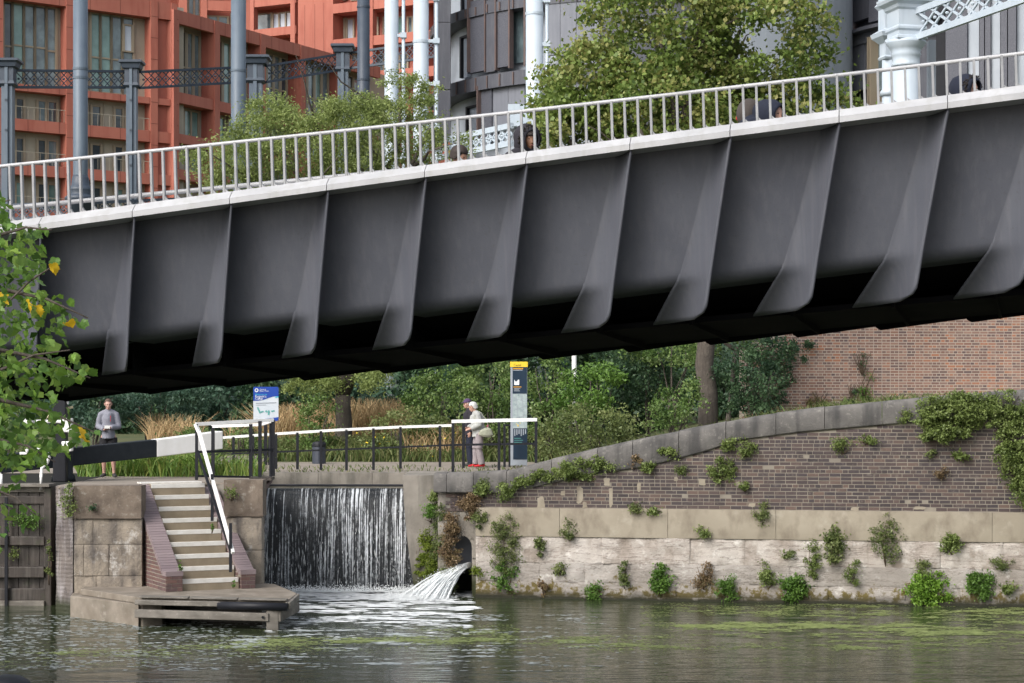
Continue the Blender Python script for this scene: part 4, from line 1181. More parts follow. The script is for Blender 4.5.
# railing
rl = []
t = TA + .1; k = 0
hs = .40
pm = MB().box(-.012, .012, -.022, .022, 0, 1.0)
pm.v += [(.017, -.022, 0), (.085, -.022, 0), (.085, .022, 0), (.017, .022, 0), (.017, -.022, .11), (.04, -.022, .03), (.04, .022, .03), (.017, .022, .11)]
pm.f += [(8, 9, 13, 12), (11, 15, 14, 10), (12, 13, 14, 15), (9, 10, 14, 13), (8, 11, 10, 9)]
pme = {}
while t < TB - .1:
    zb = f_up(t) + .004; h = f_rail(t) - zb
    o = bpy.data.objects.new('baluster', None)
    bpy.data.objects.remove(o)
    hk = round(h, 2)
    if hk not in pme:
        c = MB(); c.v = [(v[0], v[1], v[2] * (hk if v[2] > .5 else hk * .8 if 0 < v[2] else 1)) for v in pm.v]; c.f = list(pm.f)
        pme[hk] = c.mesh('baluster'); pme[hk].materials.append(M['post'])
    o = bpy.data.objects.new('baluster', pme[hk]); COL.objects.link(o); o.parent = bridge
    o.location = B(t, -.03, zb) - origin_of(bridge); o.rotation_euler = (0, -.03, -BT)
    t += .1365
def line3(f, q, t0, t1, n=30): return [B(t0 + (t1 - t0) * i / n, q, f(t0 + (t1 - t0) * i / n)) for i in range(n + 1)]
build(MB().tube(line3(f_rail, -.03, TA, TB), .021, 8), 'top_rail', M['flange'], bridge, True)
build(MB().tube(line3(f_tube, -.27, bt(-60), bt(640), 8), .026, 8), 'inner_handrail', M['flange'], bridge, True)
# abutments, out of the picture at both ends
for (t0, t1, lab) in ((TA - 3, TA + .6, 'concrete abutment carrying the left end of the footbridge'), (TB - .6, TB + 3, 'concrete abutment carrying the right end of the footbridge')):
    m = MB(); a = [B(t0, .3, 0), B(t1, .3, 0), B(t1, -4.8, 0), B(t0, -4.8, 0)]; zt = f_fin((t0 + t1) / 2) - .3
    m.hexa([Vector((p.x, p.y, -.5)) for p in a] + [Vector((p.x, p.y, zt)) for p in a])
    single(m, 'bridge_abutment', M['pier'], lab, 'abutment', (a[0].x, a[0].y, 0))
# ------------------------------------------------------------------ red terraced building
class Fac:
    """a facade plane in plan: through column u0 at depth D0, running in direction ang (degrees right of forward)"""
    def __init__(s, u0, D0, ang):
        a = math.radians(ang); s.e = Vector((math.sin(a), math.cos(a), 0)); s.o = Vector((S(u0, D0), D0, 0))
        s.n = Vector((s.e.y, -s.e.x, 0))
        if s.n.dot(-s.o) < 0: s.n = -s.n
        s.sg = 1 if s.e.cross(Vector((0, 0, 1))).dot(s.n) > 0 else -1
    def t(s, u, off=0.0):
        k = (u - 512) / F; p = s.o + s.n * off
        return (k * p.y - p.x) / (s.e.x - k * s.e.y)
    def D(s, u, off=0.0): return (s.o + s.n * off + s.e * s.t(u, off)).y
    def z(s, u, v, off=0.0): return Z(v, s.D(u, off))
    def p(s, t, off, z): q = s.o + s.e * t + s.n * off; return Vector((q.x, q.y, z))
    def box(s, mb, t0, t1, z0, z1, o0, o1):
        return mb.hexa([s.p(t0, o1, z0), s.p(t1, o1, z0), s.p(t1, o0, z0), s.p(t0, o0, z0), s.p(t0, o1, z1), s.p(t1, o1, z1), s.p(t1, o0, z1), s.p(t0, o0, z1)])
rb = thing('red_apartment_building', Vector((-32, 150, 3)), 'terracotta red apartment building with deep framed terraces behind the gasholder', 'building')
def fb_(fac, name, mat, t0, t1, z0, z1, o0, o1, par=None, bevel=0):
    return build(fac.box(MB(), t0, t1, z0, z1, o0, o1), name, M[mat], par or rb)
def window(fac, t0, t1, z0, z1, o, glass, mull=(), trans=(), fr='bronze', par=None, fw_=.09):
    w = fb_(fac, 'window', glass, t0, t1, z0, z1, o - .08, o, par)
    m = MB()
    for t in [t0, t1] + list(mull): fac.box(m, t - fw_, t + fw_, z0, z1, o - .02, o + .10)
    for z in [z0 + .05, z1 - .05] + list(trans): fac.box(m, t0, t1, z - .06, z + .06, o - .02, o + .07)
    build(m, 'frame', M[fr], w)
    return w
FA_ = Fac(80, 141, 52)
tA0, tA1 = FA_.t(-140), FA_.t(172)
tt = FA_.t
def zA(v, u=45): return FA_.z(u, v)
zb = [zA(224), zA(210), zA(176.5), zA(165.5), zA(132.5), zA(121), zA(93), zA(86.5), zA(3.5), zA(-14)]
# body behind the recesses
fb_(FA_, 'rear_wall', 'beige', tA0, tA1 + 1.5, 2, zb[9], -9, -1.0)
for k in range(0, 10, 2):
    fb_(FA_, 'balcony_band', 'red', tA0, tA1 - .0, zb[k], zb[k + 1], -.12, 0)
    fb_(FA_, 'floor_slab', 'red2', tA0, tA1 + .0, zb[k] + .02, zb[k] + .32, -1.5, -.12)
for (u0, u1) in ((-75, -66), (-5, 3), (66, 74), (150.5, 157.5)):
    fb_(FA_, 'pier', 'red', tt(u0), tt(u1), 2, zb[9] + .0, -.5, .06)
    fb_(FA_, 'side_wall', 'red2', tt(u0) + .05, tt(u1) - .05, 2, zb[9] - .1, -1.5, -.5)
fb_(FA_, 'side_wall', 'red2', tt(158), tt(171), 2, zb[9] - .4, -1.5, -.35)
fb_(FA_, 'pier', 'red', tt(171), tt(177), 2, zb[9] + .0, -1.0, .06)
fb_(FA_, 'parapet', 'red', tA0, tt(172), zb[9], zb[9] + .7, -1.2, -.25)
go = -.95
# tall glazing of the top storey
us1 = [3, 12, 23.5, 34.5, 46, 56]
for a, b in zip(us1, us1[1:]):
    z0, z1 = zb[7] + .1, zb[8]
    window(FA_, tt(a, go), tt(b, go), z0, z1, go, RN.choice(['glass', 'glass', 'glass_green', 'glass_dark']), trans=(zA(48),) if a > 40 or a < 8 else (zA(46),))
for a, b in zip([90, 100, 111, 122], [100, 111, 122, 133.5]):
    window(FA_, tt(a, go), tt(b, go), zb[7] + .1, zb[8], go, 'glass_green' if a in (90, 100) else 'glass', trans=(zA(49),))
window(FA_, tt(123.2, go + .1), tt(132.3, go + .1), FA_.z(128, 50), FA_.z(128, 22), go + .1, 'glass_pale')
# lower storeys
for (zf, zc, gl) in ((zb[5], zb[6], 'glass'), (zb[3], zb[4], 'glass'), (zb[1], zb[2], 'glass_green')):
    for (a, b) in ((15, 24), (37, 46), (47, 57), (78, 87), (91, 101), (114, 123), (124.5, 134)):
        window(FA_, tt(a, go), tt(b, go), zf - .3, zc - .35, go, gl if RN.random() < .5 else 'glass_dark', mull=())
    for (a, b) in ((25, 29), (59, 62), (103, 107)):
        fb_(FA_, 'wall_seam', 'bronze', tt(a, go), tt(a + .5, go), zf, zc - .1, go, go + .03)
    m = MB()                     # thin balcony rails
    for (a, b) in ((4, 66), (75, 150)):
        FA_.box(m, tt(a), tt(b), zf + .85, zf + .89, -.12, -.08)
        t = tt(a)
        while t < tt(b): FA_.box(m, t, t + .02, zf, zf + .85, -.11, -.09); t += .45
    build(m, 'balcony_rail', M['beige'], rb)
# section B: oblique bays
FB = Fac(175, FA_.D(175), 27.6)
tb_ = FB.t
ub = [175, 216, 262, 302, 343, 380]
def zBt(v, u): return FB.z(u, v)
zB = [FB.z(197, 240), FB.z(197, 182), FB.z(197, 172), FB.z(197, 146), FB.z(197, 137), FB.z(197, 106.5), FB.z(197, 96), FB.z(197, 28.5), FB.z(197, 15.5)]
tB1 = tb_(400)
fb_(FB, 'rear_wall', 'beige', 0, tB1, 2, zB[8] - .2, -9, -1.2)
for i, (a, b) in enumerate(zip(ub, ub[1:])):
    ta, tbb = tb_(a), tb_(b)
    dz = 0
    fb_(FB, 'fascia', 'red', ta + .02, tbb - .02, zB[7] + dz, zB[8] + dz, -.3, .05)
    fb_(FB, 'floor_slab', 'red2', ta + .02, tbb, zB[7] + .3, zB[7] + .6, -2, -.3)
    fb_(FB, 'pier', 'red', ta - .3, ta + .35, 2, zB[8] - .05, -.6, .12)
    fb_(FB, 'side_wall', 'red2', ta - .22, ta + .22, 2, zB[8] - .1, -2, -.6)
    for (k, kk) in ((5, 6), (3, 4), (1, 2)):
        fb_(FB, 'balcony_band', 'red', ta + .35, tbb - .3, zB[k], zB[kk], -.25, 0)
        fb_(FB, 'floor_slab', 'red2', ta + .35, tbb - .3, zB[k] + .02, zB[k] + .3, -2, -.25)
    g = -1.15
    t0, t1 = ta + .3, tbb - .45
    n = 5
    for j in range(n):
        window(FB, t0 + (t1 - t0) * j / n, t0 + (t1 - t0) * (j + .86) / n, zB[6] + .05, zB[7] - .1, g, RN.choice(['glass', 'glass_dark', 'glass_green']), trans=(zB[6] + 2.2,))
    for (za, zc) in ((zB[4], zB[5]), (zB[2], zB[3])):
        for j in range(2):
            a1 = t0 + (t1 - t0) * (j * .5 + .02)
            w = window(FB, a1, a1 + (t1 - t0) * .42, za - .2, zc - .1, g, 'glass_green', mull=(a1 + (t1 - t0) * .2,))
# section C: upper block facing half right
FC = Fac(370, 178, -62)          # direction runs back to the left
tc = FC.t
def zC(v, u=400): return FC.z(u, v)
lo, hi = tc(450), tc(292)
t_a, t_b = min(lo, hi), max(lo, hi)
fb_(FC, 'rear_wall', 'red2', t_a, tc(205), 2, zC(-60), -12, -1.8)
fb_(FC, 'blank_wall', 'red', min(tc(298), tc(333)), max(tc(298), tc(333)), 2, zC(-60), -1.8, 0)
fb_(FC, 'blank_wall', 'red', min(tc(414), tc(424)), max(tc(414), tc(424)), zC(72), zC(-60), -1.8, .04)
def cbox(name, mat, u0, u1, v0, v1, o0, o1, ur=400):
    a, b = tc(u0), tc(u1)
    fb_(FC, name, mat, min(a, b), max(a, b), zC(v1, ur), zC(v0, ur), o0, o1)
for (v0, v1) in ((37.5, 47), (1.5, 11), (-36, -25), (73, 83), (108, 118)):
    cbox('balcony_band', 'red', 333, 450, v0 - 2, v1 - 2, -.12, 0, 375)
    cbox('floor_slab', 'red2', 333, 450, v1 - 5, v1 - 2.2, -1.8, -.12, 375)
for (v0, v1) in ((29, 37), (-4, 6.5), (-44, -32)):
    cbox('balcony_band', 'red', 225, 296, v0, v1, -.12, 0, 262)
    cbox('floor_slab', 'red2', 225, 296, v1 - 3, v1 - .2, -1.8, -.12, 262)
for u in (226, 252, 293, 371, 445): cbox('pier', 'red', u - 2.2, u + 2.2, -60, 140, -.6, .08)
def cwin(u0, u1, v0, v1, gl, mu=(), ur=None):
    a, b = sorted((tc(u0, -1.7), tc(u1, -1.7))); ur = ur or (u0 + u1) / 2
    window(FC, a, b, FC.z(ur, v1), FC.z(ur, v0), -1.7, gl, mull=[tc(x, -1.7) for x in mu])
cwin(255, 272, 9, 29, 'glass'); cwin(273, 292, 8, 28, 'glass_pale', (279.5, 286))
cwin(230, 250, 8, 30, 'glass_green'); cwin(338, 346, 14, 40, 'beige'); cwin(347, 354, 14, 38, 'glass_pale')
cwin(372, 378, 13, 34, 'glass_pale'); cwin(384, 390, 12, 34, 'glass_pale'); cwin(396, 404, 12, 34, 'glass_green'); cwin(408, 413, 12, 34, 'glass')
for u in (340, 352, 376, 388, 400): cwin(u, u + 8, 50, 74, 'glass'); cwin(u, u + 8, 86, 108, 'glass')
for u in (340, 352, 376, 388, 400, 262, 274): cwin(u, u + 7, -24, -4, 'glass_pale')
# set-back storey over section A
FD = Fac(170, 165, 75)
def dbox(name, mat, u0, u1, v0, v1, o0, o1):
    a, b = sorted((FD.t(u0), FD.t(u1))); um = (u0 + u1) / 2
    fb_(FD, name, mat, a, b, FD.z(um, v1), FD.z(um, v0), o0, o1)
dbox('rear_wall', 'red2', 60, 245, -60, 60, -5, -1.3)
dbox('balcony_band', 'red', 207, 243, 1, 11, -.3, 0); dbox('pier', 'red', 179, 187, -60, 30, -1.3, .05); dbox('pier', 'red', 201, 207, -60, 30, -1.3, .05)
dbox('pier', 'red', 241, 250, -60, 40, -1.3, .05)
dbox('balcony_band', 'red', 60, 180, -20, -6, -.3, 0)
def dwin(u0, u1, v0, v1, g):
    a, b = sorted((FD.t(u0, -1.2), FD.t(u1, -1.2))); um = (u0 + u1) / 2
    window(FD, a, b, FD.z(um, v1), FD.z(um, v0), -1.2, g, mull=((a + b) / 2,))
dwin(188, 200, -20, 14, 'glass'); dwin(208, 228, 13, 22, 'glass'); dwin(231, 240, 11, 26, 'glass_green')
dwin(100, 130, -20, 0, 'glass')

# shallow dark joints between the cladding panels
M['joint'] = mk('panel_joint', (.16, .05, .035), None, 1, .9, 0)
m = MB()
for k in range(0, 10, 2):
    t = tA0
    while t < tA1: FA_.box(m, t, t + .035, zb[k], zb[k + 1], 0, .006); t += 2.35
for u0 in (-5, 66, 150.5, 171):
    z = 4
    while z < zb[9]: FA_.box(m, tt(u0), tt(u0 + 7), z, z + .04, .06, .066); z += 1.55
t = 0
while t < tB1: FB.box(m, t, t + .04, zB[7], zB[8], .05, .056); t += 3.05
z = 6
while z < 34:
    FC.box(m, min(tc(298), tc(333)), max(tc(298), tc(333)), z, z + .04, 0, .006); z += 3.1
for u0 in (305, 315, 324): FC.box(m, tc(u0), tc(u0) + .04, 6, 40, 0, .006)
build(m, 'panel_joints', M['joint'], rb, kind='stuff')

# ------------------------------------------------------------------ dark drum shaped apartment buildings
def drum(cx, cy, R, label, um):
    t = thing('drum_apartment_building', Vector((cx, cy, 3)), label, 'building')
    def hit(u, r):
        k = (u - 512) / F; a = 1 + k * k; b = -2 * (k * cx + cy); c = cx * cx + cy * cy - r * r
        d = b * b - 4 * a * c
        if d < 0: y = -b / (2 * a)
        else: y = (-b - math.sqrt(d)) / (2 * a)
        return math.atan2(k * y - cx, -(y - cy)), y       # angle: 0 faces the camera, + to the right
    def part(name, mat, u0, u1, v0, v1, r0, r1, ur=None, n=None, par=None):
        a0, _ = hit(u0, r1); a1, _ = hit(u1, r1); um_ = (u0 + u1) / 2 if ur is None else ur
        y = hit(um_, r1)[1]; z0, z1 = Z(v1, y), Z(v0, y)
        return arc(name, mat, a0, a1, z0, z1, r0, r1, n, par)
    def arc(name, mat, a0, a1, z0, z1, r0, r1, n=None, par=None):
        n = n or max(1, int(abs(a1 - a0) / .08)); vs = []
        for i in range(n + 1):
            a = a0 + (a1 - a0) * i / n
            for (r, z) in ((r1, z0), (r1, z1), (r0, z1), (r0, z0)): vs.append((cx + r * math.sin(a), cy - r * math.cos(a), z))
        m = MB().add(vs, [(i * 4 + k, i * 4 + (k + 1) % 4, i * 4 + 4 + (k + 1) % 4, i * 4 + 4 + k)[::-1] for i in range(n) for k in range(4)] + [(0, 1, 2, 3)[::-1], tuple(n * 4 + k for k in range(4))])
        return build(m, name, M[mat], par or t)
    return t, hit, part, arc
C1 = (S(650, 112), 112.0, 12.2)
t1, hit1, part1, arc1 = drum(*C1, 'dark grey round apartment building with folding perforated shutters behind the white columns', 650)
R1 = 11.2
arc1('curved_wall', 'palepanel', -1.55, 1.55, 2, 32, R1 - 1, R1)
zfl = [Z(76, 101.5), Z(5, 101.5)]
y_ = hit1(500, 12.2)[1]
for (v0, v1) in ((66, 80), (-6, 4), (-84, -70), (148, 160)):
    ur = 505
    part1('balcony_slab', 'anthracite', 414, 700, v0 + 6, v1 + 6, R1 - .5, 12.3, ur)
    m = MB()
    for k in range(26):         # vertical fins on the edge of the slab
        a = -1.5 + k * .075
        yy = hit1(ur, 12.3)[1]
        for_ = [(12.30, .0), (12.36, .0)]
        z0, z1 = Z(v1 + 6, yy) + .05, Z(v0 + 6, yy) - .05
        p = [(C1[0] + r * math.sin(b), C1[1] - r * math.cos(b)) for r, b in ((12.36, a), (12.36, a + .006), (12.28, a + .006), (12.28, a))]
        m.hexa([(x, y, z0) for x, y in p] + [(x, y, z1) for x, y in p])
    build(m, 'edge_fin', M['rust'], t1, kind='stuff')
# shutters
for (u0, u1, v0, v1, mt, r) in ((467.5, 484, 0, 72, 'perfo', 12.2), (484.5, 494.5, 0, 72, 'anthracite', 12.25), (495.5, 508, -4, 67, 'perfo', 12.2), (467.5, 484, -70, -6, 'perfo', 12.2),
                               (477, 491.5, 86, 140, 'perfo', 12.1), (545, 560, -60, 55, 'greypanel', 12.25), (560.4, 576, -60, 55, 'greypanel', 12.25), (576.4, 600, -60, 55, 'greypanel', 12.25),
                               (493, 508, 82, 125, 'greypanel', 12.0), (508.4, 524.6, 78, 125, 'greypanel', 12.0), (545, 600, 62, 125, 'greypanel', 12.0), (600, 700, -60, 125, 'anthracite', 12.1)):
    part1('shutter_panel', mt, u0, u1, v0, v1, r - .25, r)
for (u0, u1, v0, v1) in ((466.8, 468, -2, 72), (494.4, 495.6, -2, 70), (476.4, 477.4, 86, 140), (484, 484.8, 0, 72), (508, 509.4, -6, 68), (523.5, 525, -6, 66)):
    part1('rust_edge', 'rust', u0, u1, v0, v1, 12.0, 12.34)
for (u0, u1, v0, v1, g) in ((510, 523, 2, 63, 'glass'), (461, 467, 38, 78, 'glass_pale'), (462, 467, -30, 14, 'glass_pale'), (510, 523, -70, -10, 'glass'), (467, 476, 108, 136, 'glass_pale')):
    w = part1('window', g, u0, u1, v0, v1, R1 - .1, R1 + .25)
    part1('frame', 'black', u0 - 1.6, u0, v0 - 1, v1, R1, R1 + .4, par=w); part1('frame', 'black', u0 - 1.6, u1 + .3, v0 - 2.5, v0 - .5, R1, R1 + .4, par=w)
# ribbed column of dark panels on the left flank
for k, (v0, v1) in enumerate(((-60, -32), (-31.5, 23), (23.6, 90), (91, 140))):
    x0 = S(436.5, 104); x1 = S(450.5, 104)
    build(MB().box(x0, x1, 103.7, 104.4, Z(v1, 104), Z(v0, 104)), 'wall_panel', M['anthracite'], t1)
build(MB().box(S(434, 105), S(438, 105), 104.5, 106, 2, Z(-60, 104)), 'corner_trim', M['greypanel'], t1)
# second drum to the right
C2 = (S(1044, 114), 114.0, 12.5)
t2, hit2, part2, arc2 = drum(*C2, 'dark round apartment building with perforated panels at the right behind the big pale column', 1044)
arc2('curved_wall', 'anthracite', -1.56, 1.5, 2, 34, 10.6, 11.5)
for (u0, u1, v0, v1, mt, r) in ((852, 868, -60, 20, 'anthracite', 12.0), (868.5, 888, -60, 20, 'perfo', 12.1), (852, 865, 38, 90, 'greypanel', 12.0),
                               (871, 888, 37, 90, 'glass', 11.9), (936, 945, -60, 120, 'black', 11.9), (945.5, 967, 14, 90, 'perfo', 12.3), (967.5, 979, -60, 120, 'palepanel', 12.1), (979.5, 984, -60, 120, 'perfo', 12.3),
                               (985, 990.5, -60, 120, 'perfo', 12.3), (991, 1000, -60, 120, 'palepanel', 12.1), (1000.5, 1007, -60, 120, 'perfo', 12.4), (1008, 1016, -60, 120, 'perfo', 12.4), (1017, 1030, -60, 120, 'palepanel', 12.1),
                               (1031, 1050, -60, 120, 'perfo', 12.4), (1051, 1070, -60, 120, 'greypanel', 12.1)):
    part2('facade_panel', mt, u0, u1, v0, v1, r - .3, r)
part2('balcony_slab', 'anthracite', 845, 935, 20.5, 24, 11, 12.7, 888); part2('fascia_band', 'greypanel', 846, 934, 24.5, 37, 11, 12.1, 888)
for u in (866.8, 869.3): part2('bronze_post', 'bronze', u, u + 1.5, 37, 110, 11.6, 12.4)
for u in (838, 843): part2('bronze_post', 'bronze', u, u + 1.3, 45, 110, 11.4, 12.0)

# ------------------------------------------------------------------ gasholder guide frame
def round_column(u, D, w, mat, label, pipe=None, base=None, group='tall gasholder columns', vt=-70, joints=(70,)):
    t = thing('gasholder_column', Vector((S(u, D), D, 3)), label, 'column', group)
    r = w / 2 * D / F
    z0, z1 = 3.2, Z(vt, D)
    build(MB().lathe((S(u, D), D, 0), [(r, z0), (r, z1)], 24), 'shaft', M[mat], t, True)
    for v in joints:
        z = Z(v, D)
        build(MB().lathe((S(u, D), D, z), [(r, -.05), (r + .02, -.05), (r + .02, .05), (r, .05)], 24), 'joint_ring', M[mat], t)
    if base:
        z = Z(base, D)
        build(MB().lathe((S(u, D), D, z), [(r * 1.75, -3.5), (r * 1.75, -.62), (r * 2.1, -.6), (r * 2.15, -.45), (r * 1.75, -.36), (r * 1.5, -.30), (r * 1.85, -.16), (r * 1.75, -.03), (r * 1.25, .05), (r * 1.15, .35), (r, .5)], 24), 'column_base', M['darkblue' if mat == 'steelblue' else mat], t, True)
    if pipe:
        du, pw = pipe; x = S(u + du, D - .1); pr = pw / 2 * D / F
        build(MB().tube([(x, D - .1, z0), (x, D - .1, z1)], pr, 8), 'guide_rail', M[mat], t, True)
        m_z = z1 - 1
        while m_z > 6:
            b = MB().box(S(u, D) + r * .8, x, D - .16, D - .02, m_z - .06, m_z + .06); b.box(x - .12, x + .12, D - .24, D + .04, m_z - .10, m_z + .10)
            build(b, 'guide_bracket', M[mat], t); m_z -= 1.62
    return t
round_column(80.5, 86, 14.5, 'steelblue', 'blue-grey round iron column with moulded base at the left of the red building', base=187, joints=(69, 78))
round_column(238.5, 92, 15, 'steelblue', 'blue-grey round iron column rising from the feathery light green tree', joints=(71,), base=232)
round_column(363.5, 100, 12.5, 'darkblue', 'dark blue iron column in front of the blank red wall', joints=(7, 80))
round_column(391.5, 80, 14, 'paleblue', 'pale round gasholder column between the dark blue one and its taller twin', pipe=(12, 3.4), joints=(71,))
round_column(421, 76, 15.5, 'paleblue', 'pale round gasholder column left of the dark drum building', pipe=(15.5, 3.6), joints=(42,))
round_column(534.5, 74, 17.5, 'paleblue', 'pale round gasholder column beside the plane tree', pipe=(12.5, 3.4), joints=(14,))
# distant columns with capitals
def pilaster(u, D, w, vtop, label):
    t = thing('gasholder_pilaster', Vector((S(u, D), D, 3)), label, 'column', 'capped gasholder columns of the far ring')
    k = D / F; x = S(u, D)
    h = w / 2 * k
    build(MB().box(x - h, x + h, D - h, D + h, 3, Z(vtop + 27, D)), 'shaft', M['steelblue'], t)
    build(MB().box(x - h * .28, x + h * .28, D - h - .12, D - h - .005, 3, Z(vtop + 4, D)), 'guide_channel', M['steelblue'], t)
    zt = Z(vtop, D)
    build(MB().lathe((x, D, zt), [(h * 1.15, -27 * k), (h * 1.5, -25 * k), (h * 1.25, -22 * k), (h * 1.25, -9 * k), (h * 1.7, -8 * k), (h * 1.9, -4 * k), (h * 2.3, -2.6 * k), (h * 2.3, -.6 * k), (h * 2.0, 0)], 4), 'capital', M['darkblue'], t)
    for v in (100, 130, 165): build(MB().box(x - .05, x + .05, D - h - .16, D - h - .13, Z(v + 2, D), Z(v, D)), 'guide_clip', M['darkblue'], t)
    return t
pl = [(8, 96, 11, 59.5, 'capped blue-grey column at the far left edge'), (132, 101, 10, 61, 'capped blue-grey column between the two round blue ones'), (256, 107, 12.5, 56.5, 'capped dark column just right of the second round blue column'),
      (343, 110, 10, 45, 'capped dark column left of the dark blue round one')]
for a in pl: pilaster(*a)
def lattice(a, b, label, hgt, mat, ncell, bw=.06, group='lattice girders of the gasholder ring', rosette=True, ab=None):
    """a, b: end points (world) of the top chord"""
    t = thing('lattice_girder', Vector((a.x, a.y, a.z - hgt)), label, 'girder', group)
    dz = Vector((0, 0, -hgt))
    build(MB().bar(a, b, .14, bw * 2), 'top_chord', M[mat], t); build(MB().bar(a + dz, b + dz, .14, bw * 2), 'bottom_chord', M[mat], t)
    m = MB()
    for i in range(ncell):
        p = a.lerp(b, i / ncell); q = a.lerp(b, (i + 1) / ncell); r = a.lerp(b, min(1, (i + 2) / ncell)); 
        m.bar(p + dz, r if i < ncell - 1 else q + dz * .5, bw * .55, bw * .7); m.bar(p, (r if i < ncell - 1 else q + dz * -.0) + (dz if i < ncell - 1 else dz * .5), bw * .55, bw * .7)
    build(m, 'lattice_bars', M[mat], t, kind='stuff')
    m = MB()
    for i in range(ncell):
        c = a.lerp(b, (i + .5) / ncell)
        for f in (.5,): 
            cc = c + dz * f; m.lathe((cc.x, cc.y - .05, cc.z - .05), [(.045, 0), (.07, .05), (.045, .1)], 6)
    if rosette: build(m, 'rosettes', M[mat], t, kind='stuff')
    return t
def lat_px(u0, v0, D0, u1, v1, D1, h, *a, **k): return lattice(P(u0, v0, D0), P(u1, v1, D1), a[0], h, *a[1:], **k)
k_ = .05
lat_px(15, 70.5, 96.5, 125, 71.5, 101, 16.5 * 98 / F, 'dark lattice girder crossing behind the left round column', 'darkblue', 15)
lat_px(140, 72, 101, 246, 67, 107, 15.5 * 104 / F, 'dark lattice girder between the first capped column and the second round one', 'darkblue', 15)
lat_px(266, 66, 107, 338, 54.5, 110, 16 * 108 / F, 'dark lattice girder rising toward the blank red wall', 'darkblue', 11)
lat_px(350, 53, 110, 442, 40, 108, 15.5 * 109 / F, 'dark lattice girder passing behind the pale columns', 'darkblue', 13)
lat_px(-120, 71, 92, 3, 70, 96, 16.5 * 94 / F, 'dark lattice girder running out of the picture at the left edge', 'darkblue', 13)
lat_px(-20, 206, 88, 75, 203, 86, 14 * 87 / F, 'dark lattice girder low behind the bridge railing at left', 'darkblue', 13)
lat_px(90, 203, 86, 240, 196, 92, 14 * 88 / F, 'dark lattice girder low between the two blue column bases', 'darkblue', 20)
lat_px(432, 143, 78, 512, 125.5, 72, 17 * 75 / F, 'white lattice girder low behind the hooded walker', 'paleblue', 13, bw=.10)
# the big pale column at the right with its stacked capital
bc = thing('gasholder_column', Vector((S(906, 70), 70, 3.4)), 'large pale blue gasholder column with stacked square capital at the upper right', 'column')
D = 70; k = D / F; xb = S(906, D); ro = math.radians(14)
build(MB().lathe((xb, D, 0), [(13.2 * k, 3.2), (13.0 * k, Z(66, D))], 28), 'shaft', M['paleblue'], bc, True)
build(MB().lathe((xb, D, Z(66, D)), [(13.4 * k, -1.2 * k), (15 * k, 0), (13.6 * k, 2 * k), (13.6 * k, 9 * k), (15 * k, 11 * k), (14 * k, 13 * k), (16 * k, 17 * k), (20 * k, 22 * k), (20 * k, 24 * k), (17 * k, 26 * k)], 28), 'round_capital', M['paleblue'], bc, True)
z0 = Z(42, D)
build(MB().lathe((xb, D, z0), [(14.5 * k, 0), (16 * k, 1.5 * k), (15.5 * k, 4 * k), (14 * k, 5 * k), (14 * k, 9 * k), (15.5 * k, 11 * k), (15.5 * k, 13 * k), (14 * k, 15 * k), (14 * k, 30 * k), (16 * k, 32 * k), (17 * k, 35 * k), (21 * k, 38 * k), (22 * k, 41 * k), (22 * k, 43 * k), (19 * k, 44 * k), (14 * k, 52 * k), (14 * k, 90 * k)], 4, sq=ro), 'square_capital', M['paleblue'], bc)
xb2 = S(889, 74); k2 = 74 / F
b2 = thing('gasholder_column', Vector((xb2, 74, 3.4)), 'narrower pale blue column half hidden behind the large one', 'column')
build(MB().lathe((xb2, 74, 0), [(7 * k2, 3.2), (7 * k2, Z(58, 74))], 20), 'shaft', M['paleblue'], b2, True)
build(MB().lathe((xb2, 74, Z(60, 74)), [(7.5 * k2, 0), (8.5 * k2, 2 * k2), (7 * k2, 4 * k2), (7 * k2, 16 * k2), (9 * k2, 18 * k2), (13 * k2, 22 * k2), (14 * k2, 26 * k2), (8 * k2, 30 * k2), (8 * k2, 50 * k2), (11 * k2, 54 * k2), (8 * k2, 58 * k2), (8 * k2, 90 * k2)], 4, sq=ro), 'square_capital', M['paleblue'], b2)
build(MB().lathe((xb2, 74, Z(96, 74)), [(9 * k2, 0), (9 * k2, 4 * k2), (6 * k2, 8 * k2)], 20), 'collar', M['paleblue'], b2, True)
pd = thing('guide_pipe', P(928, 100, 71), 'slim pale pipe right of the large gasholder column', 'pipe')
build(MB().box(S(929, 71), S(936, 71), 71, 71.4, 3.5, Z(40, 71)), 'pipe_run', M['palepanel'], pd)
a = P(917, 11, 69.6); dirv = Vector((.297, -.955, 0))
lattice(a, a + dirv * 14 + Vector((0, 0, 0)), 'large pale lattice girder running from the big column over the right corner', 26 * 70 / F, 'paleblue', 17, bw=.11)
# pale bands low behind the plane tree
gb = thing('white_parapet', P(520, 122, 73), 'small white parapet glimpsed between column and plane tree', 'parapet')
build(MB().box(S(508, 73), S(548, 73), 73, 73.4, Z(126, 73), Z(104, 73)), 'panel', M['paleblue'], gb)
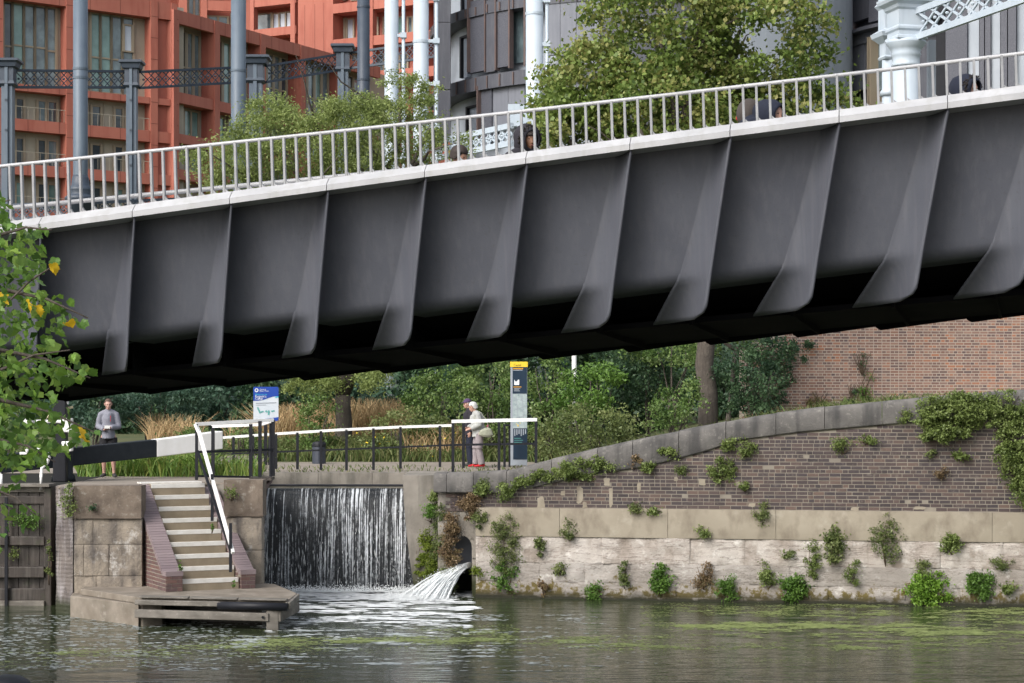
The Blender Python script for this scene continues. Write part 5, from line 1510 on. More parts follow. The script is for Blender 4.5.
# ------------------------------------------------------------------ vegetation
def px_blob(u, v, w, h, D, dep, n, ncl, cr):
    c = P(u, v, D); return (c, (w / 2 * D / F, dep, h / 2 * D / F), n, ncl, cr)
def tree(name, label, cat, base, trunk_top, r0, r1, limbs, blobs, size, mat, group=None, aspect=.55, droop=0., twigs=True):
    t = thing(name, base, label, cat, group)
    b = Vector(base)
    pts = limb_pts(b - Vector((0, 0, .2)), trunk_top, 0, 6, .015)
    n = len(pts)
    build(MB().tube(pts, [r0 * 1.25] + [r0 + (r1 - r0) * i / (n - 1) for i in range(1, n)], 12), 'trunk', M['bark'], t, True)
    for e in limbs:
        q = limb_pts(trunk_top, e, .04, 6, .06)
        m = MB().tube(q, [r1 * .8 * (1 - i / 7) + .02 for i in range(7)], 7)
        for k in range(5):
            s_ = q[2 + k % 4]; d = Vector((RN.uniform(-1, 1), RN.uniform(-1, 1), RN.uniform(.1, 1))) * (e - Vector(trunk_top)).length * .35
            m.tube(limb_pts(s_, s_ + d, .05, 4, .08), [r1 * .3, r1 * .22, r1 * .15, r1 * .1, .01], 5)
        build(m, 'limb', M['bark'], t, True)
    foliage(blobs, size, M[mat], 'crown', t, aspect, droop)
    return t
# the big plane tree behind the bridge
D = 50
tt_ = P(705, 280, D)
tree('plane_tree', 'large plane tree with browning tips rising behind the middle of the bridge', 'tree', (S(707, D), D, ground_h(S(707, D), D)), tt_, .26, .2,
     [P(600, 120, D - 1), P(660, 40, D), P(740, 30, D + 1), P(800, 110, D), P(700, -20, D), P(560, 130, D), P(640, 130, D - 2)],
     [px_blob(590, 85, 90, 100, D, 1.4, 5062, 40, .36), px_blob(575, 130, 100, 70, D - .5, 1.3, 3600, 30, .34), px_blob(660, 25, 150, 130, D, 2.0, 7875, 60, .42),
      px_blob(660, 110, 150, 90, D - .5, 1.8, 6187, 50, .4), px_blob(760, 40, 130, 120, D, 1.9, 6187, 46, .42), px_blob(800, 100, 85, 60, D, 1.3, 2475, 24, .34), px_blob(750, 120, 110, 70, D, 1.4, 3375, 30, .36),
      px_blob(700, -60, 200, 110, D, 2.0, 5062, 46, .45), px_blob(815, 30, 44, 90, D, .9, 1012, 14, .3), px_blob(840, 118, 60, 40, D, .9, 900, 10, .26), px_blob(690, 80, 120, 110, D + .8, 1.4, 5625, 40, .4), px_blob(553, 100, 40, 60, D, .8, 787, 10, .26),
      px_blob(660, 200, 180, 80, D, 1.8, 1687, 30, .45)],
     .13, 'l_plane', aspect=.75)
# feathery robinia behind the left half
D = 58
tree('robinia_tree', 'light green feathery tree rising behind the left half of the bridge', 'tree', (S(343, D), D, ground_h(S(343, D), D)), P(343, 395, D), .27, .22,
     [P(250, 170, D), P(310, 120, D), P(400, 110, D), P(360, 160, D - 1), P(430, 130, D), P(280, 140, D), P(345, 250, D)],
     [px_blob(265, 125, 76, 60, D, 1.2, 4845, 39, 0.26), px_blob(300, 155, 156, 94, D, 1.8, 13566, 75, 0.34), px_blob(350, 140, 116, 84, D - .5, 1.5, 9690, 54, 0.30), px_blob(400, 130, 96, 88, D, 1.4, 7429, 45, 0.28),
      px_blob(405, 90, 56, 40, D, .7, 1356, 15, 0.20), px_blob(433, 95, 32, 24, D, .4, 419, 7, 0.14), px_blob(240, 165, 86, 64, D, 1.2, 4845, 36, 0.30), px_blob(205, 168, 56, 38, D, .7, 1356, 15, 0.22), px_blob(370, 110, 66, 34, D, .7, 1453, 15, 0.20), px_blob(450, 155, 56, 44, D, .8, 1292, 12, 0.24),
      px_blob(330, 230, 200, 104, D, 2.0, 4845, 45, 0.45), px_blob(333, 372, 130, 44, D - 1, 1.4, 8398, 36, 0.30)],
     .10, 'l_robinia', aspect=.4)
tree('birch_sapling', 'slim trunk with thin foliage beside the red brick wall', 'tree', (S(727, 52), 52.4, ground_h(S(727, 52), 52)), P(735, 350, 53), .08, .05, [P(770, 330, 53), P(700, 330, 53)],
     [px_blob(720, 340, 80, 30, 52, .8, 900, 14, .24), px_blob(690, 350, 40, 30, 51, .6, 400, 8, .22)], .11, 'l_mid')

def shrub(label, D, blobs, size, mat, cat='shrub', name='shrub', group=None, aspect=.55, stems=5, droop=0):
    u0, v0, w0, h0 = blobs[0][:4]
    bx = S(u0, D); base = Vector((bx, D, ground_h(bx, D)))
    t = thing(name, base, label, cat, group)
    m = MB()
    for k in range(stems):
        e = P(u0 + RN.uniform(-.35, .35) * w0, v0 - h0 * RN.uniform(0, .3), D + RN.uniform(-.3, .3))
        m.tube(limb_pts(base + Vector((RN.uniform(-.1, .1), 0, -.1)), e, .05, 4, .06), [.035, .03, .024, .016, .008], 5)
    build(m, 'stems', M['bark'], t, True)
    dens = lambda b: int(b[4] if len(b) > 4 else b[2] * b[3] * (D / 50) ** 2 * .55)
    foliage([px_blob(b[0], b[1], b[2], b[3], D, min(1.6, b[2] / 2 * D / F), dens(b), max(6, int(b[2] * b[3] / 160)), .24 * D / 55) for b in blobs], size, M[mat], 'foliage', t, aspect, droop)
    return t
# far row closing the view under the bridge
far = [('dark bluish tree far behind the man at the left', 78, [(30, 395, 120, 90), (60, 420, 80, 60)], 'l_bluegreen'),
       ('dark tree standing behind the man and the straw grasses', 76, [(150, 385, 150, 90), (130, 430, 90, 40)], 'l_dark'),
       ('bluish green tree left of the blue lock sign', 74, [(220, 390, 110, 80), (200, 420, 60, 50)], 'l_bluegreen'),
       ('dark green tree behind the blue lock sign', 72, [(290, 385, 110, 80), (275, 412, 70, 50)], 'l_dark'),
       ('dark tree behind the thick leaning trunk', 72, [(380, 385, 110, 84), (390, 415, 90, 40)], 'l_bluegreen'),
       ('dark green tree behind the couple', 70, [(455, 385, 110, 100), (440, 430, 80, 50)], 'l_dark'),
       ('dark tree behind the map pillar', 68, [(545, 380, 130, 110), (530, 420, 90, 60)], 'l_dark'),
       ('dark tree between the white pole and the straight trunk', 66, [(640, 370, 130, 110), (620, 410, 100, 60)], 'l_dark'),
       ('dark tree right of the straight trunk', 64, [(735, 365, 110, 110), (720, 400, 80, 50)], 'l_dark')]
for lab, D, bl, mt in far:
    shrub(lab, D, [b + (int(b[2] * b[3] * .42),) for b in bl], .22, mt, 'tree', 'background_tree', 'trees closing the view under the bridge', stems=4)
m = MB(); 
def farbank(a, b):
    x = -160 + 320 * a; return Vector((x, 92 + 3 * mnoise.noise(Vector((x * .1, 0, 0))), 3 + 5.2 * b + .9 * mnoise.noise(Vector((x * .3, b * 2, 5)))))
build(m.grid(farbank, 160, 6), 'hedge_bank', M['l_dark'], None, True, kind='stuff')
near = [('mid green shrub with pale leaves left of the couple', 57, [(440, 395, 70, 50), (420, 420, 50, 40), (462, 372, 40, 20)], 'l_mid', .10),
        ('pale leaved shrub behind the white haired woman', 56, [(490, 385, 60, 60), (478, 410, 40, 50), (500, 430, 30, 40)], 'l_mid', .10),
        ('dense dark green shrub just right of the map pillar', 55, [(548, 385, 44, 60), (545, 420, 40, 40)], 'l_mid', .10),
        ('bright green shrub under the white pole', 54, [(592, 390, 60, 56), (605, 376, 40, 30), (578, 410, 50, 30)], 'l_bright', .10),
        ('big mid green shrub left of the straight trunk', 55, [(648, 378, 64, 60), (630, 360, 70, 40), (665, 400, 40, 34)], 'l_dark', .11),
        ('mixed green shrub under the end of the steel bridge', 54, [(672, 352, 60, 26), (640, 350, 50, 20)], 'l_mid', .10),
        ('grey green bush leaning over the rising coping', 48, [(590, 430, 90, 50), (570, 447, 60, 26), (620, 425, 60, 36), (555, 440, 40, 40)], 'l_olive', .085),
        ('green bush between the coping and the straight trunk', 49, [(676, 405, 60, 36), (660, 418, 50, 22), (690, 395, 30, 30)], 'l_mid', .085),
        ('dark holly like bush right of the straight trunk', 50, [(755, 385, 60, 70), (735, 370, 50, 50), (748, 405, 60, 20)], 'l_dark', .09),
        ('tall dark creeper bush at the left end of the red brick wall', 52, [(760, 358, 50, 40), (776, 350, 40, 24)], 'l_dark', .09),
        ('low green shrub behind the blue lock sign post', 52, [(318, 425, 44, 50), (305, 440, 40, 30)], 'l_mid', .085),
        ('low shrub between leaning trunk and the couple', 53, [(400, 432, 70, 44), (425, 425, 50, 40), (375, 445, 40, 24)], 'l_olive', .08),
        ('olive shrub with yellow flowers by the long railing', 52, [(445, 445, 50, 34), (465, 440, 30, 40)], 'l_olive', .08),
        ('dark evergreen behind the man in the grey jacket', 66, [(150, 400, 90, 50), (190, 395, 60, 40)], 'l_bluegreen', .12),
        ('small dark tree right of the man in the grey jacket', 64, [(95, 405, 60, 50), (60, 400, 60, 50)], 'l_bluegreen', .12),
        ('pale green shrub behind the map pillar foot', 52, [(520, 445, 60, 34), (545, 450, 30, 30)], 'l_olive', .08),
        ('low green bush behind the white beam end', 56, [(205, 440, 60, 26), (178, 446, 40, 18)], 'l_mid', .08),
        ('green bush behind the blue sign posts', 55, [(245, 438, 36, 34), (262, 446, 30, 20)], 'l_mid', .08),
        ('overgrown bush at the left behind the lock gate', 50, [(10, 430, 70, 70), (-30, 420, 60, 80)], 'l_mid', .09)]
for lab, D, bl, mt, sz in near: shrub(lab, max(D, 55.6) if 262 < bl[0][0] < 530 else D, bl, sz, mt, group=None)

# blades: reeds, straw grass, verges
def blades(n, region, hgt, wid, mat, name, lean=.25, dep=.0, hv=.3, curve=.35):
    """region: function returning a base point (x, y, z) or None"""
    vs, rr = [], []
    while len(vs) < n * 2:
        b = region()
        if b is None: continue
        h = hgt * RN.uniform(1 - hv, 1 + hv); a = RN.uniform(0, 2 * PI); w = wid * RN.uniform(.6, 1.3)
        d = Vector((math.cos(a), math.sin(a), 0)); ln = lean * RN.uniform(.1, 1.2) * h
        s = Vector((RN.uniform(-1, 1), RN.uniform(-.4, .4), 0)).normalized() * w
        p0 = Vector(b); p1 = p0 + Vector((0, 0, h * .6)) + d * ln * (1 - curve); p2 = p0 + Vector((0, 0, h * (1 - curve * .4))) + d * ln * 1.8
        t = RN.random()
        vs.append([p0 - s, p0 + s, p1 + s * .9, p1 - s * .9]); vs.append([p1 - s * .9, p1 + s * .9, p2 + s * .15, p2 - s * .15]); rr += [t, t]
    me = np_mesh(name, np.array([[tuple(q) for q in f] for f in vs]), 4, np.array(rr), [M[mat]])
    return link(name, me, None, None, kind='stuff')
def rg(u0, u1, D0, D1, zf=None):
    def f():
        D = RN.uniform(D0, D1); x = S(RN.uniform(u0, u1), D); return (x, D, (zf if zf is not None else ground_h(x, D)))
    return f
def clump(u0, u1, D0, D1, th):
    f0 = rg(u0, u1, D0, D1)
    def f():
        p = f0(); return p if mnoise.noise(Vector((p[0] * .55, p[1] * .35, 2))) * .5 + .5 > th else None
    return f
blades(1700, rg(78, 212, 44.5, 45.95, 2.49), .50, .016, 'l_reed', 'reeds', .45)
blades(500, rg(150, 262, 44.2, 45.9, 2.49), .45, .014, 'l_reed', 'reeds', .5)
blades(650, clump(150, 235, 60, 66, .57), 1.25, .016, 'l_straw', 'straw_grass', .3)
blades(1300, clump(262, 330, 59, 64, .53), 1.5, .016, 'l_straw', 'straw_grass', .3)
blades(1700, clump(345, 412, 59, 64, .50), 1.6, .016, 'l_straw', 'straw_grass', .3)
blades(900, rg(405, 470, 55, 60), 1.0, .014, 'l_straw', 'straw_grass', .4)
blades(9000, rg(236, 560, 54.6, 58), .38, .018, 'l_grass', 'verge_grass', .5)
blades(5000, rg(270, 520, 55.5, 59), .6, .014, 'l_grass', 'tall_weeds', .45)
blades(3000, rg(20, 250, 50.5, 60), .3, .018, 'l_grass', 'verge_grass', .5)
blades(2600, rg(560, 1000, 44.5, 50), .5, .016, 'l_grass', 'bank_weeds', .5)
blades(420, rg(262, 560, 46.1, 51), .10, .012, 'l_grass', 'path_weeds', .6)
# yellow flowers
m = MB()
for i in range(46):
    u = RN.choice([RN.uniform(405, 470), RN.uniform(345, 400), RN.uniform(455, 480)]); D = RN.uniform(54.6, 56); p = P(u, RN.uniform(432, 462), D)
    m.ell(p, (.022, .022, .02), 6, 4)
build(m, 'yellow_flowers', M['flower'], None, kind='stuff')

# plants rooted in the walls
WN = [0]
def wall_plant(label, u, v, w, h, mat, n=None, size=.05, out=.10, name='wall_shrub', cat='plant', droop=.3, D=None, group=None, dep=.10, stems=4, aspect=.6, shape=None):
    if D is None: c = wp(u, v, out); s = c.y
    else: c = P(u, v, D); s = D
    if D is None: base = wp(u, v + h * .42, 0.0)
    else: base = P(u, v + h * .42, D + out)
    t = thing(name, base, label, cat, group)
    m = MB()
    for k in range(stems):
        e = c + Vector((RN.uniform(-.4, .4) * w * s / F, -.02, RN.uniform(-.3, .4) * h * s / F))
        m.tube(limb_pts(base, e, .05, 3, .1), [.012, .009, .006, .004], 4)
    build(m, 'stems', M['twig'], t, True)
    n = n or max(60, int(w * h * 1.3))
    rx, rz = w / 2 * s / F, h / 2 * s / F
    bl = shape or [(c, (rx * .85, min(dep, rx), rz * .85), n, max(5, int(w * h / 40)), min(.085, rx * .5))]
    foliage(bl, size, M[mat], 'foliage', t, aspect, droop, .12)
    return t
wps = [
 ('olive brown ivy hanging right of the outlet arch', 505, 545, 36, 64, 'l_olive', 3600), ('vivid green lower ivy beside the outlet arch', 507, 577, 28, 36, 'l_bright', 800),
 ('small olive tuft on the white stone under the band edge', 570, 531, 17, 22, 'l_olive', 0), ('narrow brown green plant left on the white stone', 541, 545, 10, 27, 'l_olive', 0),
 ('round dark tuft in the lower white stone', 562, 571, 12, 12, 'l_olive', 0), ('withered dark plant at the waterline', 545, 589, 8, 22, 'l_brown', 0),
 ('bright fern like clump at the waterline, leftmost', 593, 594, 22, 18, 'l_bright', 0), ('thin plant trailing mid way up the white stone', 625, 573, 9, 26, 'l_olive', 0),
 ('green two lobed bush left of the withered one', 663, 580, 22, 34, 'l_bright', 0), ('reddish brown dried plant on the white stone', 704, 574, 15, 32, 'l_brown', 0),
 ('bright green bush right of the dried plant', 728, 588, 26, 26, 'l_bright', 0), ('small tuft under the coping, first from the left', 647, 465, 12, 16, 'l_wallgreen', 0),
 ('brownish tuft hanging in the bricks beside another', 635, 462, 8, 14, 'l_brown', 0), ('green tuft touching the coping near the repair patches', 669, 453, 18, 14, 'l_wallgreen', 0),
 ('tiny green tuft alone in the dark bricks', 680, 469, 12, 9, 'l_wallgreen', 0), ('wide pale green plant spreading on the dark bricks', 721, 470, 28, 24, 'l_wallgreen', 0),
 ('small plant just below the coping above the wide one', 727, 444, 14, 16, 'l_wallgreen', 0), ('upright tuft at the foot of the coping stone', 747, 447, 18, 20, 'l_wallgreen', 0),
 ('flat tuft on the bricks under the coping curve', 610, 467, 14, 9, 'l_wallgreen', 0), ('small tuft on top of the tan band', 637, 508, 12, 12, 'l_olive', 0),
 ('flat tuft on the edge of the tan band', 656, 511, 13, 7, 'l_wallgreen', 0), ('small green plant rooted in the tan band', 706, 532, 14, 14, 'l_wallgreen', 0),
 ('little tuft in the bricks above the band', 745, 487, 9, 10, 'l_wallgreen', 0), ('olive plant hanging across the top of the tan band', 762, 514, 16, 24, 'l_olive', 0),
 ('round tuft on the upper dark bricks', 842, 446, 15, 17, 'l_wallgreen', 0), ('low tuft on the upper dark bricks right of the round one', 867, 440, 16, 9, 'l_wallgreen', 0),
 ('tall olive plant hanging below the tan band', 835, 546, 20, 40, 'l_olive', 0), ('largest drooping plant across band and white stone', 886, 541, 32, 54, 'l_olive', 1500),
 ('green tuft with a bare stem under the band', 952, 544, 22, 22, 'l_wallgreen', 0), ('slim green plant rising from the waterline', 768, 575, 14, 32, 'l_wallgreen', 0),
 ('rounded mid green bush at the waterline', 794, 588, 32, 30, 'l_bright', 2600), ('slender pale plant climbing the white stone', 813, 560, 11, 40, 'l_wallgreen', 0),
 ('small spray above the slender pale plant', 790, 556, 15, 10, 'l_olive', 0), ('ragged plant low on the white stone', 854, 573, 13, 26, 'l_wallgreen', 0),
 ('small plant above the brightest bush', 922, 567, 12, 16, 'l_olive', 0), ('largest and brightest lime green bush at the waterline', 929, 590, 44, 36, 'l_lime', 5200),
 ('mid green bush right of the brightest one', 982, 585, 28, 32, 'l_bright', 2200), ('olive sprays on the white stone at the far right', 1001, 564, 28, 12, 'l_olive', 0),
 ('low tuft at the right edge near the water', 1007, 588, 20, 9, 'l_wallgreen', 0), ('sparse brown tuft in the right dark bricks', 942, 473, 14, 12, 'l_brown', 0),
 ('sparse tuft high in the right dark bricks', 931, 454, 10, 8, 'l_olive', 0), ('small tuft beside the hanging right bush', 961, 457, 15, 8, 'l_wallgreen', 0),
 ('feathery plant on the face of the coping', 903, 414, 15, 14, 'l_wallgreen', 0)]
for (lab, u, v, w, h, mt, n) in wps: wall_plant(lab, u, v, w * 1.25, h * 1.2, mt, n or int(w * h * 2.2 + 30), RN.uniform(.04, .06))
def big_bush(label, parts, mat, n, size=.055, out=.22):
    c0 = wp(parts[0][0], parts[0][1], out)
    bl = []
    tot = sum(p[2] * p[3] for p in parts)
    for (u, v, w, h) in parts:
        c = wp(u, v, out); k = c.y / F
        bl.append((c, (w / 2 * k, .22, h / 2 * k), int(n * w * h / tot), max(6, int(w * h / 45)), .085))
    return wall_plant(label, parts[0][0], parts[0][1], parts[0][2], parts[0][3], mat, shape=bl, size=size, stems=8)
big_bush('broad pale green bush flopping over the coping at right', [(948, 414, 70, 50), (932, 428, 36, 40), (970, 410, 36, 40), (950, 432, 44, 24)], 'l_wallgreen', 11000)
big_bush('long green bush trailing down the bricks at the right edge', [(1006, 414, 50, 48), (1014, 450, 40, 70), (988, 405, 26, 30), (1022, 484, 24, 50)], 'l_wallgreen', 11000)
big_bush('creeper running along the foot of the coping', [(575, 470, 42, 24), (545, 476, 30, 14), (520, 484, 26, 12), (508, 492, 14, 26), (598, 464, 14, 20)], 'l_wallgreen', 6500, .055, .12)
# near the weir pier
pp = [('bright yellow green fern on the weir pier', 431, 514, 18, 22, 'l_bright', 43.0), ('dark ivy strip beside the bright fern', 441, 520, 14, 44, 'l_olive', 42.9), ('dry brown ivy left of the arch', 450, 540, 20, 70, 'l_brown', 42.75),
      ('pale moss cushion half way up the weir pier', 426, 540, 14, 30, 'l_moss', 43.05), ('grassy tuft at the top of the weir pier', 436, 498, 14, 20, 'l_wallgreen', 42.9), ('ragged ivy at the foot of the brown creeper', 447, 578, 20, 34, 'l_olive', 42.7),
      ('mossy hummock under the weir pier', 431, 565, 24, 48, 'l_moss', 42.95), ('tall moss streak at the edge of the curtain of water', 419, 562, 9, 40, 'l_moss', 43.2), ('dark ivy between moss and arch', 440, 548, 16, 40, 'l_olive', 42.9),
      ('dry brown creeper above the arch', 470, 505, 26, 34, 'l_brown', 42.6), ('green ivy clump on the coping above the arch', 482, 488, 18, 22, 'l_wallgreen', 42.45), ('ivy wisps right of the arch top', 480, 520, 14, 26, 'l_olive', 42.5),
      ('small green clump low at the arch foot', 478, 572, 16, 12, 'l_moss', 42.6), ('narrow tuft on the coping joint', 463, 485, 7, 16, 'l_olive', 42.9)]
for (lab, u, v, w, h, mt, D) in pp: wall_plant(lab, u, v, w, h, mt, int(w * h * 3.0), (.045 if 'moss' not in mt else .04), D=D, out=.2)
pp = [('fern clump at the top of the rounded lock quoin', 68, 500, 16, 40, 'l_wallgreen', 39.2, 600), ('leafy weeds on the middle ledge of the lock gate', 28, 520, 40, 20, 'l_bright', 40.8, 700), ('sparse weed on the gate planks', 14, 553, 14, 12, 'l_wallgreen', 40.8, 120),
      ('moss strip down the edge of the gate', 49, 560, 8, 60, 'l_olive', 40.7, 400), ('small weed on the wall right of the steps', 232, 494, 15, 16, 'l_wallgreen', 39.8, 200), ('tiny weed beside the third step', 212, 528, 5, 12, 'l_bright', 38.6, 50),
      ('tiny weed by the lowest step', 233, 584, 6, 8, 'l_bright', 38.3, 50), ('tiny weed left of the lower steps', 180, 566, 5, 14, 'l_bright', 38.3, 50), ('dark ivy hanging in the hole of the lock wall', 92, 507, 9, 7, 'l_dark', 39.2, 120)]
for (lab, u, v, w, h, mt, D, n) in pp: wall_plant(lab, u, v, w, h, mt, n, .045, D=D, out=.15)

# ------------------------------------------------------------------ red brick wall at the upper right
RW = Fac(880, 54, 84)
rwt = thing('red_brick_wall', RW.p(0, 0, 3), 'weathered red brick wall behind the coping at the right', 'wall')
def rwtop(t): return RW.z(880, 318) + (-.30 + .10 * (t - RW.t(760))) * 1.0
ta, tb2 = RW.t(742), RW.t(1180)
n = 30; vs = []
for i in range(n + 1):
    t = ta + (tb2 - ta) * i / n; zt = Z(345, 55) + (Z(300, 54) - Z(345, 55)) * max(0, min(1.6, (t - RW.t(745)) / (RW.t(900) - RW.t(745))))
    for (o, z) in ((-.006, 2.8), (-.006, zt), (-.35, zt), (-.35, 2.8)): vs.append(RW.p(t, o, z))
build(MB().add(vs, [(i * 4 + k, i * 4 + 4 + k, i * 4 + 4 + (k + 1) % 4, i * 4 + (k + 1) % 4) for i in range(n) for k in range(4)]), 'mortar', M['redmortar'], rwt)
def ztop(t): return Z(345, 55) + (Z(300, 54) - Z(345, 55)) * max(0, min(1.6, (t - RW.t(745)) / (RW.t(900) - RW.t(745))))
m = MB(); z = 3.4; row = 0
t1_ = RW.t(1060)
while z < 7.4:
    t = ta + (row % 2) * .11
    L = .098 if row % 2 else .208
    while t < t1_:
        if z + .065 < ztop(t): m.hexa([RW.p(t, .0, z), RW.p(t + L, .0, z), RW.p(t + L, -.05, z), RW.p(t, -.05, z), RW.p(t, .0, z + .056), RW.p(t + L, .0, z + .056), RW.p(t + L, -.05, z + .056), RW.p(t, -.05, z + .056)], min(1, max(0, RN.random() * .8 + .25 * mnoise.noise(Vector((t * .8, z * 1.2, 4))))))
        t += L + .019
    z += .0765; row += 1
build(m, 'brickwork', M['redbrick_s'], rwt, kind='stuff')
q = []
tt0 = ta
while tt0 < tb2:
    q.append(tt0); tt0 += .3
for a, b in zip(q, q[1:]):
    if ztop(a) > Z(300, 54) + .2: break
    build(MB().hexa([RW.p(a, .04, ztop(a)), RW.p(b - .012, .04, ztop(b)), RW.p(b - .012, -.38, ztop(b)), RW.p(a, -.38, ztop(a)), RW.p(a, .04, ztop(a) + .07), RW.p(b - .012, .04, ztop(b) + .07), RW.p(b - .012, -.38, ztop(b) + .07), RW.p(a, -.38, ztop(a) + .07)]), 'cap_brick', M['coping'], rwt)
ws = [('dark ivy spreading over the left end of the red wall', [(770, 378, 50, 60), (800, 350, 26, 26), (752, 400, 30, 24), (790, 365, 14, 40)], 'l_dark', 3800, .07),
      ('thin dark creeper on the middle of the red wall', [(862, 362, 7, 26)], 'l_dark', 120, .06), ('dark narrow creeper low on the red wall', [(851, 392, 10, 24)], 'l_dark', 320, .06),
      ('fresh green weeds at the foot of the red wall', [(864, 392, 22, 16), (872, 376, 8, 8)], 'l_bright', 330, .06), ('reddish green weeds behind the coping', [(820, 399, 34, 14)], 'l_brown', 420, .06)]
for lab, ps_, mt, n_, sz in ws:
    c0 = P(ps_[0][0], ps_[0][1], RW.D(ps_[0][0]) - .12)
    t = thing('wall_creeper', c0 - Vector((0, 0, ps_[0][3] / 2 * .027)), lab, 'creeper')
    m = MB()
    for k in range(7):
        e = P(ps_[k % len(ps_)][0] + RN.uniform(-10, 10), ps_[k % len(ps_)][1] - 8, c0.y); m.tube(limb_pts(c0 - Vector((0, 0, ps_[0][3] / 2 * .027)), e, .05, 4, .1), [.02, .016, .012, .008, .004], 4)
    build(m, 'stems', M['twig'], t, True)
    tot = sum(a[2] * a[3] for a in ps_)
    foliage([(P(a[0], a[1], c0.y), (a[2] / 2 * .027, .15, a[3] / 2 * .027), int(n_ * a[2] * a[3] / tot), max(4, int(a[2] * a[3] / 60)), .10) for a in ps_], sz, M[mt], 'foliage', t)
# leaf litter on the path and platform
m = MB()
for i in range(260):
    x = RN.uniform(-11, 1.5); y = RN.uniform(46.3, 49.5) if RN.random() < .7 else RN.uniform(43, 46); z = ground_h(x, 46) + .02
    w = RN.uniform(.015, .035); a = RN.uniform(0, 6.3)
    m.add([(x + w * math.cos(a + k * PI / 2), y + w * math.sin(a + k * PI / 2), z + RN.uniform(0, .01)) for k in range(4)], [(0, 1, 2, 3)], RN.random())
build(m, 'leaf_litter', M['l_brown'], None, kind='stuff')

# ------------------------------------------------------------------ overhanging tree close to the camera at the left
ft = thing('overhanging_lime_tree', (-4.3, 9.6, 2.5), 'broad leaved tree with a few yellow leaves reaching in at the left edge', 'tree')
build(MB().tube(limb_pts((-4.3, 9.6, 2.3), (-4.25, 10.2, 5.6), 0, 6, .02), [.2, .17, .16, .15, .14, .12, .11], 12), 'trunk', M['bark'], ft, True)
DF = 11.6
branches = []
for (st_, a, b, r) in (((-4.27, 10.0, 4.4), (5, 290), (88, 318), .02), ((-4.27, 9.9, 4.2), (0, 350), (90, 378), .02), ((-4.27, 10.1, 4.9), (0, 235), (52, 230), .018), ((-4.27, 9.9, 4.0), (0, 400), (94, 432), .02),
                       ((-4.25, 10.2, 5.3), (-10, 215), (10, 200), .014), ((-4.27, 9.8, 3.8), (0, 440), (55, 462), .016), ((-4.27, 9.8, 3.6), (-5, 490), (36, 515), .014), ((-4.27, 10, 4.6), (0, 310), (60, 262), .016), ((-4.27, 10, 4.3), (0, 370), (70, 350), .016)):
    p0 = Vector(st_); p1 = P(a[0], a[1], DF); p2 = P(b[0], b[1], DF - .2)
    pts = [p0, p0.lerp(p1, .5) + Vector((0, 0, .1)), p1, p1.lerp(p2, .5) + Vector((0, 0, .03)), p2]
    build(MB().tube(pts, [r * 1.6, r * 1.3, r * .7, r * .4, .004], 6), 'branch', M['bark'], ft, True)
    branches.append((p1, p2))
def leaf_shape(seed):
    rn = random.Random(seed)
    # lobed, toothed outline along +y, folded on the midrib and curled
    half = [(.0, 0), (.10, -.06), (.26, -.02), (.40, .12), (.36, .22), (.50, .34), (.40, .42), (.42, .56), (.28, .60), (.24, .74), (.12, .80), (0, 1.0)]
    k = len(half)
    mid = [(0, y) for _, y in half]
    vs = []; fs = []
    curl = rn.uniform(-.5, .1); fold = rn.uniform(.1, .5); tw = rn.uniform(-.3, .3)
    def q(x, y):
        return (x, y - .08 * y * y, fold * abs(x) + curl * y * y * .5 + tw * x * y + .05 * math.sin(9 * y + 5 * x))
    for sx in (-1, 1):
        b = len(vs)
        for (x, y), (mx, my) in zip(half, mid):
            jx = x * rn.uniform(.88, 1.1)
            vs.append(q(sx * jx, y)); vs.append(q(0, max(0, my)))
        for i in range(k - 1):
            f = (b + 2 * i, b + 2 * i + 2, b + 2 * i + 3, b + 2 * i + 1)
            fs.append(f if sx > 0 else f[::-1])
    me = bpy.data.meshes.new('leaf'); me.from_pydata(vs, [], fs); me.polygons.foreach_set('use_smooth', [True] * len(fs)); me.update()
    return me
lms = [leaf_shape(i) for i in range(8)]
lmy = []
for m_ in lms[:3]:
    c = m_.copy(); c.materials.append(M['l_yellow']); lmy.append(c)
for m_ in lms: m_.materials.append(M['l_fore'])
poly = [(-40, 195), (6, 198), (16, 222), (46, 228), (62, 262), (46, 288), (74, 300), (84, 322), (66, 345), (92, 366), (94, 382), (70, 395), (74, 412), (96, 428), (98, 444), (66, 455), (50, 470), (26, 492), (38, 515), (8, 545), (-40, 560)]
def inside(x, y):
    c = False
    for (x0, y0), (x1, y1) in zip(poly, poly[1:] + poly[:1]):
        if (y0 > y) != (y1 > y) and x < (x1 - x0) * (y - y0) / (y1 - y0) + x0: c = not c
    return c
def put_leaf(p, size, yellow=False, big=True, rn=RN):
    # hangs from its stalk: +y of the leaf points outwards and down
    a = rn.gauss(0, 55); pitch = rn.uniform(-70, -5); roll = rn.gauss(0, 40)
    R_ = Matrix.Rotation(math.radians(-60 + a), 4, 'Z') @ Matrix.Rotation(math.radians(pitch), 4, 'X') @ Matrix.Rotation(math.radians(roll), 4, 'Y')
    o = bpy.data.objects.new('leaf', rn.choice(lmy if yellow else lms)); COL.objects.link(o); o.parent = ft
    o.matrix_local = Matrix.Translation(p - origin_of(ft)) @ R_ @ Matrix.Diagonal((size * rn.uniform(.8, 1.1), size, size, 1))
    return o
cnt = 0
edge_leaves = [(48, 228), (38, 232), (56, 262), (60, 258), (30, 240), (85, 322), (76, 318), (72, 300), (66, 340), (88, 366), (92, 372), (80, 378), (60, 372), (70, 366), (50, 380), (96, 432), (88, 430), (90, 440), (76, 436), (66, 452), (8, 206), (4, 214), (14, 222), (36, 512), (26, 505), (60, 395), (70, 408), (46, 300), (56, 308)]
